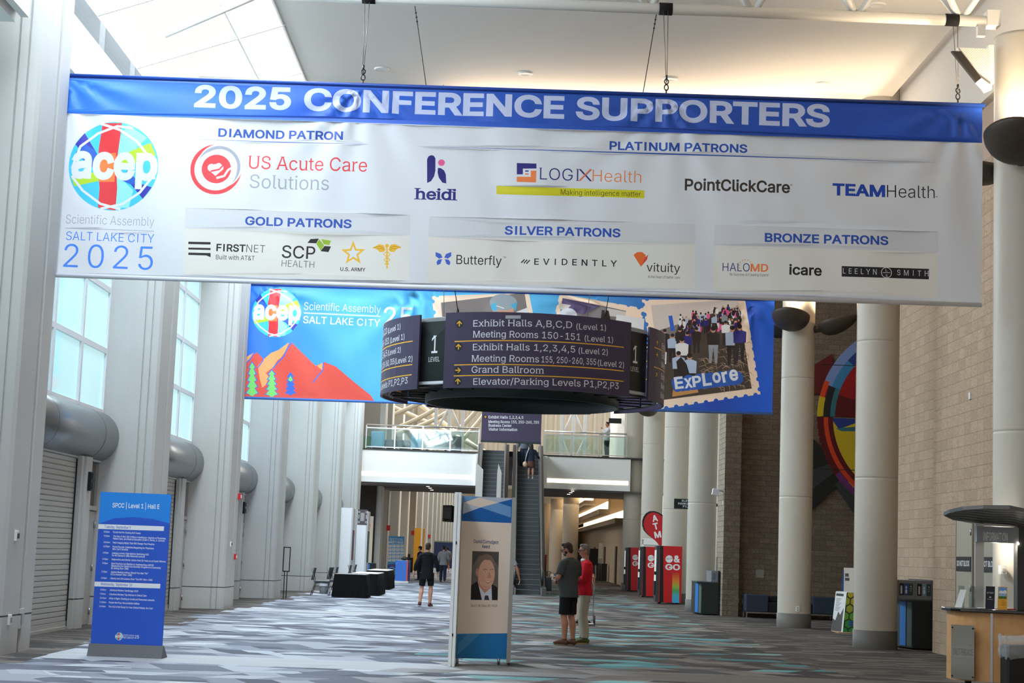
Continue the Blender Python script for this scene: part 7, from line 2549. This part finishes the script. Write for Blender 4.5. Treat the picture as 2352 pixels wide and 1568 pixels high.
leaflet(2263, 2284, 'lf_navy', d1, 'leaflet', 'dark blue upright leaflet card on the desk counter')
leaflet(2291, 2313, 'lf_yel', d2, 'leaflet', 'orange upright leaflet card with a skyline picture on the desk counter')
t = thing('brochure_holder', 'clear slanted brochure holder at the left end of the desk counter', 'holder', (6.40, 24.1, 1.102))
b = MB(); b.add([(0, 0, 0), (0.09, -0.03, 0), (0.17, 0.03, 0.25), (0.09, 0.05, 0.25)], [(0, 1, 2, 3)]); b.add([(0.0, 0.006, 0), (0.09, -0.024, 0), (0.17, 0.036, 0.25), (0.09, 0.056, 0.25)], [(3, 2, 1, 0)]); b.build('sheet', mat('acrylic_white', (226, 228, 228), 0.2), t, merge=False)
b = MB(); b.box(0.0, 0.12, -0.03, 0.06, 0, 0.006); b.build('foot', glass('acrylic', (235, 240, 240), 0.15, 0.05), t)
for i, (x, lab) in enumerate(((6.47, 'clear acrylic shield edge on the counter, left one'), (6.62, 'clear acrylic shield edge on the counter, right one'))):
    b = MB(); b.box(-0.004, 0.004, 0, 0.30, 0, 0.30); b.box(-0.03, 0.03, 0.1, 0.13, 0, 0.01)
    tag(b.build('acrylic_shield', glass('acrylic', (235, 240, 240), 0.15, 0.05), loc=(x + 0.08, 24.16, 1.102)), lab, 'shield')
for i, (x, y, r, lab) in enumerate(((6.85, 24.16, 0.1, 'loose white paper behind the dark blue leaflet'), (7.12, 24.26, -0.1, 'loose white paper beside the orange leaflet'))):
    b = MB(); b.cbox((0, 0, 0.004), (0.24, 0.17, 0.008)); tag(b.build('paper', pm, loc=(x, y, 1.104), rotz=r), lab, 'paper')
b = MB(); b.cbox((0, 0, 0.006), (0.13, 0.09, 0.012)); tag(b.build('brochure', mat('red_card', (176, 40, 40), 0.5), loc=(7.16, 24.05, 1.102), rotz=0.3), 'small red brochure by the dark desk post', 'brochure')
# litter bin with a clear liner
t = thing('litter_bin', 'black litter bin with a clear plastic liner in front of the desk', 'bin', (6.97, 23.1, 0))
b = MB(); b.prism([(-0.18, -0.17), (0.24, -0.17), (0.24, 0.17), (-0.18, 0.17)], 0.0, 0.66); b.build('bin_body', mat('bin_black', (24, 25, 26), 0.45), t, bevel=0.03)
k = mat('liner_clear', (226, 228, 230), 0.25, alpha=0.28)
vs, fs = [], []
N = 40
for lv, (ex, z) in enumerate(((0.012, 0.48), (0.035, 0.52), (0.028, 0.58), (0.02, 0.66), (0.045, 0.76), (0.03, 0.78), (-0.01, 0.70))):
    for i in range(N):
        a = 2 * PI * i / N
        sx, sy = math.cos(a), math.sin(a)
        p = 0.28
        x = 0.21 * math.copysign(abs(sx) ** p, sx) + 0.03; y = 0.17 * math.copysign(abs(sy) ** p, sy)
        w = 0.012 * math.sin(i * 2.1 + lv) + 0.01 * math.sin(i * 0.9 + 2 * lv)
        L2 = math.hypot(x, y)
        vs.append((x + x / L2 * (ex + w), y + y / L2 * (ex + w), z + 0.018 * math.sin(i * 1.3 + lv * 2)))
for l in range(6):
    for i in range(N):
        fs.append((l * N + i, l * N + (i + 1) % N, (l + 1) * N + (i + 1) % N, (l + 1) * N + i))
b = MB(); b.add(vs, fs, 0, True); b.build('liner', k, t)
# ================================================================== people
skin_m = mat('skin', (200, 148, 122), 0.55)
skin_d = mat('skin_tan', (178, 124, 98), 0.55)
sole_m = mat('shoe_sole', (214, 208, 196), 0.7)
brown_h = mat('hair_brown', (58, 42, 34), 0.8)
grey_h = mat('hair_grey', (112, 104, 98), 0.8)
black_h = mat('hair_black', (24, 20, 20), 0.8)
lens_m = mat('spectacle_black', (18, 18, 20), 0.3)


def fab(name, col, b=0.35):
    return mat(name, col, 0.88, spec=0.15, noise=0.12, nscale=9, bump=b)


def knead(o, vox, it=5):
    md = o.modifiers.new('surface', 'REMESH'); md.mode = 'VOXEL'; md.voxel_size = vox; md.use_smooth_shade = True
    sm = o.modifiers.new('soften', 'SMOOTH'); sm.factor = 0.5; sm.iterations = it
    return o


def lerp(a, b, t):
    return Vector(a) * (1 - t) + Vector(b) * t


def human(label, loc, rotz, pose=None, h=1.8, skin=skin_m, hair=brown_h, top=None, sleeve=0.9, bottom=None, leglen=0.9, shoe=None, belly=0.0,
          bald=False, hood=False, face=True, glasses=False, vox=0.008, group=None, hem=0.90, collar=False, skirt=False, longhair=False, slim=1.0, sole=None, beard=False):
    s = h / 1.8
    t = thing('person', label, 'person', loc, rotz, group)
    t.scale = (s, s, s)
    J = dict(hipR=(.09, 0, .93), hipL=(-.09, 0, .93), kneeR=(.10, .015, .50), kneeL=(-.10, .015, .50), ankR=(.105, -.02, .09), ankL=(-.105, -.02, .09), toeR=(.13, .15, .03), toeL=(-.13, .15, .03),
             shR=(.182, -.01, 1.43), shL=(-.182, -.01, 1.43), elR=(.25, -.02, 1.15), elL=(-.25, -.02, 1.15), wrR=(.255, .07, .91), wrL=(-.255, .07, .91), lean=0.0, yaw=0.0, pitch=0.0, curl=0.5)
    J.update(pose or {})
    le = math.tan(J['lean'])
    up = lambda p: Vector((p[0], p[1] + le * max(0, p[2] - .95), p[2]))
    V = {k: (up(v) if k[:2] in ('sh', 'el', 'wr') else Vector(v)) for k, v in J.items() if isinstance(v, tuple)}
    trunk = [(0, 0, .84), (0, 0, .92), (0, .005 + belly * .6, 1.04), (0, .01 + belly * .7, 1.14), (0, .005 + belly * .2, 1.28), (0, -.005, 1.39), (0, -.01, 1.455), (0, 0, 1.50)]
    tr = [(.135, .10), (.165, .118), (.150 + belly * .7, .105 + belly), (.150 + belly * .5, .108 + belly), (.168, .116 + belly * .3), (.172, .110), (.120, .084), (.066, .064)]
    tr = [(a * slim, b_ * slim) for a, b_ in tr]
    trunk = [up(p) for p in trunk]
    hc = up((0, .015, 1.675))
    Rh = Matrix.Rotation(J['yaw'], 3, 'Z') @ Matrix.Rotation(J['pitch'], 3, 'X')
    nk = up((0, .005, 1.53))
    hd = lambda x, y, z: nk + Rh @ (Vector((x, y, z)) + hc - nk)
    # --- body: one continuous surface
    b = MB()
    kb = .90 if top else 1.0
    b.tube(trunk, [(a * kb, c * kb) for a, c in tr], 16, ref=(1, 0, 0))
    b.tube([up((0, -.005, 1.43)), nk, hd(0, -.01, -.03)], [.062, .056, .054], 12)
    b.ball(hd(0, 0, .01), (.074, .094, .108), 16, 12, rot=Rh)
    b.ball(hd(0, .028, -.05), (.055, .062, .058), 14, 10, rot=Rh)
    b.ball(hd(0, .045, -.088), (.026, .022, .018), 10, 8, rot=Rh)
    b.ball(hd(0, .098, -.018), (.013, .02, .022), 10, 8, rot=Rh)
    b.ball(hd(0, .072, .03), (.05, .02, .014), 10, 8, rot=Rh)
    for sg in (-1, 1):
        b.ball(hd(sg * .076, -.005, -.008), (.011, .02, .03), 10, 8, rot=Rh)
    for k, sg in (('R', 1), ('L', -1)):
        sh, el, wr = V['sh' + k], V['el' + k], V['wr' + k]
        b.ball(sh, (.052, .05, .05), 12, 8)
        b.tube([lerp(sh, (0, sh.y, sh.z - .02), .35), sh, lerp(sh, el, .4), lerp(sh, el, .8), el, lerp(el, wr, .25), lerp(el, wr, .7), wr], [.044, .046, .045 if sleeve > .3 else .05, .042, .040, .043, .034, .027], 12)
        d = (wr - el).normalized()
        side = Vector(J.get('thumb' + k, (-sg * .35, .9, .2)))
        side = (side - d * side.dot(d)).normalized()
        nrm = d.cross(side)
        if nrm.dot(Vector((-sg, 0, 0))) < 0:
            nrm = -nrm
        pc = wr + d * .05
        b.tube([wr - d * .01, wr + d * .03, wr + d * .085], [(.026, .019), (.038, .017), (.040, .014)], 12, ref=side)
        cu = J['curl' + k] if 'curl' + k in J else J['curl']
        for q, (o_, ln) in enumerate(((.030, .070), (.010, .080), (-.010, .075), (-.029, .058))):
            p0 = wr + d * .078 + side * o_
            d1 = (d * math.cos(cu * .5) + nrm * math.sin(cu * .5)); p1 = p0 + d1 * ln * .45
            d2 = (d * math.cos(cu * 1.3) + nrm * math.sin(cu * 1.3)); p2 = p1 + d2 * ln * .32
            d3 = (d * math.cos(cu * 2) + nrm * math.sin(cu * 2)); p3_ = p2 + d3 * ln * .25
            b.tube([p0, p1, p2, p3_], [.0095, .0092, .0085, .007], 8)
        tp = wr + d * .025 + side * .03
        td = (side * .75 + d * .7 + nrm * .25).normalized()
        b.tube([wr + d * .02 + side * .012, tp, tp + td * .035, tp + (td + nrm * .4).normalized() * .06], [.014, .013, .011, .008], 8)
        hp, kn, an, to = V['hip' + k], V['knee' + k], V['ank' + k], V['toe' + k]
        back = Vector((0, -.02, 0))
        b.tube([hp, lerp(hp, kn, .35), lerp(hp, kn, .8), kn, lerp(kn, an, .3) + back, lerp(kn, an, .65) + back * .5, an, an - Vector((0, 0, .03))], [.074, .070, .060, .058] + ([.064, .050, .040, .042] if leglen < .9 or skirt else [.052, .044, .036, .04]), 14)
        b.tube([an - Vector((0, .03, .03)), lerp(an, to, .5) - Vector((0, 0, .005)), to], [.038, .036, .022], 10)
    knead(b.build('body', skin, t), vox)
    # --- clothes
    if top:
        b = MB()
        g = .026
        pts = [p.copy() for p in trunk]
        pts[0] = up((0, 0, hem - .06)); pts[1] = up((0, 0, hem + .02))
        rr = [(a + g + (.006 if i < 2 else 0), c + g + .004) for i, (a, c) in enumerate(tr)]
        rr[0] = (rr[1][0] * 1.0, rr[1][1]); rr[-1] = (.074, .07)
        b.tube(pts, rr, 18, ref=(1, 0, 0))
        if collar or hood:
            b.tube([up((0, -.01, 1.46)), up((0, -.004, 1.525))], [(.085, .078), (.07, .066)], 14, ref=(1, 0, 0))
        if hood:
            b.ball(up((0, -.085, 1.46)), (.125, .06, .075), 14, 10)
            b.ball(up((0, -.10, 1.39)), (.09, .04, .07), 14, 10)
        for k in 'RL':
            sh, el, wr = V['sh' + k], V['el' + k], V['wr' + k]
            tot = sleeve
            pts = [up((.055 if k == 'R' else -.055, -.012, 1.475)), lerp(sh, (0, sh.y, sh.z + .03), .35), sh - Vector((0, 0, .012))]
            rr = [.056, .074, .080]
            if tot <= 0.5:
                pts += [lerp(sh, el, tot), lerp(sh, el, tot * 2)]; rr += [.078, .074]
            else:
                f_ = (tot - .5) * 2
                pts += [lerp(sh, el, .5), el, lerp(el, wr, f_ * .5), lerp(el, wr, f_)]; rr += [.072, .062, .055, .045]
            b.tube(pts, rr, 12)
        if skirt:
            pass
        knead(b.build('shirt', top, t), max(vox, .01), 4)
    if bottom:
        b = MB()
        b.tube([(0, 0, .86), (0, 0, .96), (0, 0, 1.02)], [(.165 * slim, .14 * slim), (.176 * slim, .142 * slim), (.17 * slim, .132 * slim)], 16, ref=(1, 0, 0))
        if skirt:
            b.tube([(0, 0, .60), (0, 0, .78), (0, 0, .95)], [(.215, .165), (.195, .15), (.165, .13)], 18, ref=(1, 0, 0))
        for k in 'RL':
            hp, kn, an = V['hip' + k], V['knee' + k], V['ank' + k]
            if skirt:
                break
            if leglen <= 0.5:
                e = lerp(hp, kn, leglen * 2)
                b.tube([hp + Vector((0, 0, .02)), lerp(hp, e, .5), e], [.102, .096, .088 if leglen < .45 else .096], 14)
            else:
                f_ = (leglen - .5) * 2
                b.tube([hp + Vector((0, 0, .02)), lerp(hp, kn, .5), kn, lerp(kn, an, f_ * .5) - Vector((0, .012, 0)), lerp(kn, an, f_)], [.104, .098, .084, .082, .070], 14)
        knead(b.build('skirt' if skirt else ('shorts' if leglen <= .5 else 'trousers'), bottom, t), max(vox, .01), 4)
    if shoe:
        for k in 'RL':
            an, to = V['ank' + k], V['toe' + k]
            d = (to - an); d.z = 0; d.normalize()
            b = MB()
            b.tube([an + d * -.075 + Vector((0, 0, -.045)), an + d * -.03 + Vector((0, 0, -.03)), lerp(an, to, .45) + Vector((0, 0, .0)), to + Vector((0, 0, .012)), to + d * .05 + Vector((0, 0, .008))],
                   [(.034, .036), (.048, .046), (.044, .046), (.032, .046), (.018, .03)], 12, ref=(0, 0, 1))
            b.tube([an + Vector((0, -.005, .03)), an + Vector((0, 0, -.03))], [.045, .05], 12)
            sh_ = knead(b.build('shoe', shoe, t), .009, 3)
            z0 = min(an.z - .088, to.z - .03)
            b = MB()
            n = 18
            ring_ = []
            for q in range(n):
                a = 2 * PI * q / n
                ring_.append((math.cos(a) * (.135 if math.cos(a) > 0 else .12), math.sin(a) * (.047 if math.cos(a) < 0.2 else .05)))
            c = lerp(an, to, .42)
            sd = Vector((-d.y, d.x, 0))
            tz = (to.z - an.z + .06) / max(.1, (to - an).length)
            vs = [c + d * x + sd * y + Vector((0, 0, -c.z + (an.z - .09) * (.5 - x / .27) + (to.z - .03) * (.5 + x / .27) + dz)) for dz in (0, .024) for x, y in ring_]
            b.add(vs, [tuple(range(n - 1, -1, -1)), tuple(range(n, 2 * n))] + [(i, (i + 1) % n, n + (i + 1) % n, n + i) for i in range(n)])
            b.build('sole', sole or sole_m, sh_)
    if not bald:
        b = MB()
        b.ball(hd(0, -.014, .032), (.080, .094, .096), 18, 12, rot=Rh)
        b.ball(hd(0, -.05, -.03), (.068, .05, .06), 14, 10, rot=Rh)
        b.ball(hd(0, .04, .098), (.055, .045, .03), 14, 10, rot=Rh)
        if beard:
            b.ball(hd(0, .05, -.075), (.046, .044, .034), 12, 8, rot=Rh)
            for sg in (-1, 1):
                b.ball(hd(sg * .055, .02, -.045), (.018, .03, .035), 10, 8, rot=Rh)
        if longhair:
            b.tube([hd(0, -.05, .05), hd(0, -.08, -.06), hd(0, -.085, -.2), hd(0, -.075, -.3)], [(.08, .06), (.09, .055), (.1, .045), (.07, .03)], 14, ref=(1, 0, 0))
        knead(b.build('hair', hair, t), .009, 3)
    if face:
        b = MB()
        for sg in (-1, 1):
            b.ball(hd(sg * .031, .087, .006), (.011, .006, .006), 8, 6, rot=Rh)
        b.build('eyes', black, t)
        b = MB(); b.ball(hd(0, .092, -.058), (.022, .006, .005), 10, 6, rot=Rh); b.build('mouth', mat('lips', (150, 86, 78), 0.5), t)
        b = MB()
        for sg in (-1, 1):
            b.ball(hd(sg * .031, .092, .026), (.018, .006, .005), 8, 6, rot=Rh)
        b.build('eyebrows', hair, t)
    if glasses:
        b = MB()
        for sg in (-1, 1):
            c = hd(sg * .033, .104, .004)
            pts = [c + Rh @ Vector((.024 * math.cos(a), 0, .018 * math.sin(a))) for a in [2 * PI * q / 12 for q in range(13)]]
            b.tube(pts, .0042, 6)
            b.tube([hd(sg * .057, .10, .012), hd(sg * .08, .0, .008)], .004, 6)
        b.tube([hd(-.01, .106, .006), hd(.01, .106, .006)], .004, 6)
        b.build('glasses', lens_m, t)
    return t


charcoal = fab('shirt_charcoal', (72, 74, 74)); red_c = fab('sweater_red', (196, 30, 46)); khaki = fab('trousers_khaki', (178, 168, 148)); black_c = fab('cloth_black', (30, 31, 34))
navy_c = fab('cloth_navy', (36, 42, 58)); grey_c = fab('sweater_grey', (122, 124, 126)); rust_c = fab('shorts_rust', (158, 100, 48)); white_c = fab('shirt_white', (222, 222, 222)); denim = fab('denim_dark', (46, 56, 74))
tee_g = fab('tee_grey', (120, 124, 128)); brown_s = mat('suede_brown', (92, 60, 38), 0.85); green_s = mat('shoe_green', (86, 88, 44), 0.7); sport_s = mat('shoe_red_black', (92, 40, 44), 0.6); dark_s = mat('shoe_dark', (32, 32, 34), 0.5); pol = fab('polo_grey', (150, 154, 164))

# the two men talking in mid hall
m1 = human('person in charcoal short sleeved shirt and black shorts looking at a phone, back turned', (1.30, 31.35, 0), math.radians(47),
           dict(elL=(-.27, .02, 1.17), wrL=(-.14, .27, 1.19), elR=(.27, .03, 1.16), wrR=(.08, .25, 1.10), pitch=-.28, yaw=.42, curl=1.0, kneeR=(.10, .02, .5), ankR=(.10, -.04, .09), toeR=(.13, .13, .03), thumbL=(.2, .2, 1), thumbR=(-.2, .2, 1)),
           h=1.86, skin=skin_d, hair=brown_h, top=charcoal, sleeve=.40, bottom=black_c, leglen=.46, shoe=brown_s, belly=.03, vox=.0065, glasses=True, hem=.89, collar=True, beard=True, sole=mat('sole_tan', (120, 98, 74), .7))
m2 = human('person in red sweater, khaki trousers and dark glasses facing the phone reader', (1.62, 32.1, 0), math.radians(97),
           dict(elL=(-.25, .06, 1.16), wrL=(.06, .22, 1.20), elR=(.25, .06, 1.16), wrR=(-.05, .20, 1.14), yaw=.12, pitch=-.06, curl=.8, thumbL=(0, .1, 1), thumbR=(0, .1, 1), kneeL=(-.09, .03, .5)),
           h=1.84, skin=skin_d, hair=grey_h, top=red_c, sleeve=.97, bottom=khaki, leglen=.98, shoe=green_s, vox=.0065, glasses=True, hem=.93, sole=mat('sole_gum', (188, 156, 104), .7))
# white tee at the neck and back pocket details
b = MB(); b.ball((0, .03, 1.50), (.075, .06, .04), 14, 8); b.build('undershirt', white_c, m2)
# phone and badge
Rz = Matrix.Rotation(math.radians(47), 3, 'Z')
pp = Vector((1.30, 31.35, 0)) + Rz @ (Vector((-.07, .36, 1.245)) * (1.86 / 1.8))
b = MB(); b.cbox((0, 0, 0), (.075, .15, .009), 0, Matrix.Rotation(math.radians(47), 3, 'Z') @ Matrix.Rotation(math.radians(25), 3, 'X')); tag(b.build('smartphone', mat('phone_dark', (40, 42, 46), 0.2), loc=tuple(pp), bevel=.003), 'dark phone held in the hands of the man in charcoal shirt', 'phone')
pp = Vector((1.30, 31.35, 0)) + Rz @ Vector((-.305, .10, 1.21))
t = thing('name_badge', 'white and blue name badge hanging at the side of the man in charcoal shirt', 'badge', tuple(pp), math.radians(20))
b = MB(); b.cbox((0, 0, 0), (.075, .008, .11), 0, Matrix.Rotation(.35, 3, 'Y')); b.build('card', white_paint, t)
b = MB(); b.cbox((.018, -.006, .038), (.075, .004, .024), 0, Matrix.Rotation(.35, 3, 'Y')); b.build('header', mat('badge_blue', (60, 150, 190), .5), t)
b = MB(); b.cbox((-.003, -.006, -.008), (.03, .004, .04), 0, Matrix.Rotation(.35, 3, 'Y')); b.build('photo', mat('badge_orange', (190, 110, 70), .5), t)
# walking away on the left
human('person in black hoodie and black shorts walking away past the draped tables', (-2.03, 49.2, 0), math.radians(-3),
      dict(elL=(-.31, -.05, 1.17), wrL=(-.36, .02, .93), elR=(.29, -.02, 1.16), wrR=(.30, .10, .93), hipL=(-.105, 0, .93), hipR=(.105, 0, .93), kneeL=(-.135, .05, .50), ankL=(-.155, -.10, .115), toeL=(-.19, .06, .035), kneeR=(.12, .06, .51), ankR=(.115, .0, .09), toeR=(.15, .16, .03), yaw=-.12, curl=.6),
      h=1.82, skin=skin_m, hair=brown_h, top=black_c, sleeve=.86, bottom=black_c, leglen=.40, shoe=sport_s, belly=.02, slim=.9, vox=.0075, face=False, hood=True, hem=.83)
# people farther away
walk = dict(kneeL=(-.09, .10, .51), ankL=(-.09, .10, .10), toeL=(-.09, .27, .04), kneeR=(.09, -.02, .50), ankR=(.09, -.22, .13), toeR=(.09, -.07, .03), wrL=(-.27, -.05, .92), wrR=(.27, .15, .94))
human('person in grey sweater and dark trousers walking away toward the navy partition', (-2.74, 85.5, 0), 0.05, walk, h=1.84, hair=black_h, skin=skin_d, top=grey_c, sleeve=.95, bottom=navy_c, leglen=.98, shoe=dark_s, vox=.014, face=False)
human('person in grey tee and rust shorts far off by the navy partition', (-3.75, 126.0, 0), 0.3, walk, h=1.82, hair=black_h, skin=skin_d, top=tee_g, sleeve=.35, bottom=rust_c, leglen=.45, shoe=white_c, vox=.016, face=False)
p = human('person in dark cap and black jacket turned left beside the yellow panels', (-4.0, 87.5, 0), 1.2, {}, h=1.76, hair=black_h, skin=skin_d, top=black_c, sleeve=.97, bottom=black_c, leglen=.98, shoe=dark_s, vox=.014)
b = MB(); b.ball((0, 0, 1.745), (.086, .1, .06), 14, 8); b.tube([(-.05, .12, 1.735), (.05, .12, 1.735)], [(.05, .008), (.05, .008)], 10, ref=(0, 1, 0)); b.build('cap', black_c, p)
b = MB(); b.ball((0, .05, 1.45), (.09, .09, .07), 12, 8); b.build('undershirt', white_c, p)
human('bald person almost hidden behind the man in black hoodie', (-3.72, 88.6, 0), 0.2, {}, h=1.74, skin=skin_m, bald=True, top=black_c, sleeve=.97, bottom=navy_c, leglen=.98, shoe=dark_s, vox=.014, face=False)
human('person in grey polo hidden behind the award board except one arm', (.20, 48.0, 0), -.1, dict(elR=(.33, -.02, 1.17), wrR=(.39, .06, .93)), h=1.8, hair=brown_h, skin=skin_d, top=pol, sleeve=.32, bottom=navy_c, leglen=.98, shoe=dark_s, vox=.01, face=False)
b = MB(); b.cbox((0, 0, 0), (.012, .07, .13), 0, Matrix.Rotation(.3, 3, 'Y')); tag(b.build('smartphone', white_paint, loc=(.60, 48.07, .80)), 'white phone in the hand showing beside the award board', 'phone')
human('person in dark tee and shorts mostly hidden behind the man in red', (2.03, 41.0, 0), -.5, dict(elR=(.30, -.08, 1.17), wrR=(.27, .08, .98)), h=1.74, hair=black_h, skin=skin_m, top=navy_c, sleeve=.38, bottom=navy_c, leglen=.46, shoe=dark_s, vox=.01, face=False)
t = thing('hand_truck', 'folding silver hand truck with black wheels standing behind the man in red', 'trolley', (2.22, 40.6, 0))
b = MB(); b.tube([(-.16, 0, .12), (-.16, -.02, .9), (-.13, -.03, 1.0), (.0, -.03, 1.03), (.02, -.03, .99), (.05, -.01, .9), (.05, 0, .12)], .014, 8); b.build('frame', chrome, t)
for x in (-.19, .08):
    b = MB(); b.tube([(x - .02, .02, .12), (x + .02, .02, .12)], .115, 18); b.build('wheel', rubber, t)
b = MB(); b.box(-.18, .07, -.25, .0, .03, .05); b.build('plate', alu, t)
b = MB(); b.tube([(-.2, .02, .12), (.1, .02, .12)], .012, 8); b.build('axle', alu, t)
# riding the escalator
zs = lambda y: math.floor((y - E_Y0) / ((E_Y1 - E_Y0) / 32)) * E_Z1 / 32 + E_Z1 / 32
for lab, x, y, kw in (('person in dark jacket and brown skirt with a bag riding up the escalator', 1.30, 77.15, dict(h=1.62, hair=black_h, top=navy_c, sleeve=.97, bottom=fab('skirt_brown', (88, 60, 48)), skirt=True, shoe=mat('shoe_cream', (206, 196, 180), .6), slim=.88, longhair=True, pose=dict(elR=(.31, .05, 1.18), wrR=(.42, .25, 1.06)))),
                      ('person in grey jacket and jeans ahead of the woman on the escalator', 0.98, 78.2, dict(h=1.78, hair=black_h, top=fab('jacket_slate', (92, 98, 108)), sleeve=.97, bottom=denim, leglen=.98, shoe=dark_s))):
    human(lab, (x, y + .1, zs(y)), 0, kw.pop('pose', {}), skin=skin_m, vox=.013, face=False, **kw)
t = thing('shoulder_bag', 'tan and white shoulder bag hanging behind the woman on the escalator', 'bag', (1.02, 77.02, 5.58))
b = MB(); b.ball((0, 0, 0), (.10, .06, .13), 14, 10); b.build('pouch', mat('bag_tan', (190, 164, 136), .6), t)
b = MB(); b.tube([(0, 0, .12), (.08, .04, .5), (.16, .08, .74)], .012, 8); b.build('strap', white_paint, t)
# leaning on the mezzanine rail
human('person in white shirt leaning on the right mezzanine rail', (5.05, 83.05, 6.36), 1.9, dict(lean=-.02, elL=(-.2, .2, 1.2), wrL=(-.05, .3, 1.42), elR=(.22, .16, 1.16), wrR=(.1, .34, 1.2), yaw=.1), h=1.74, hair=black_h, skin=skin_d, top=white_c, sleeve=.97, bottom=navy_c, leglen=.98, shoe=dark_s, vox=.012)
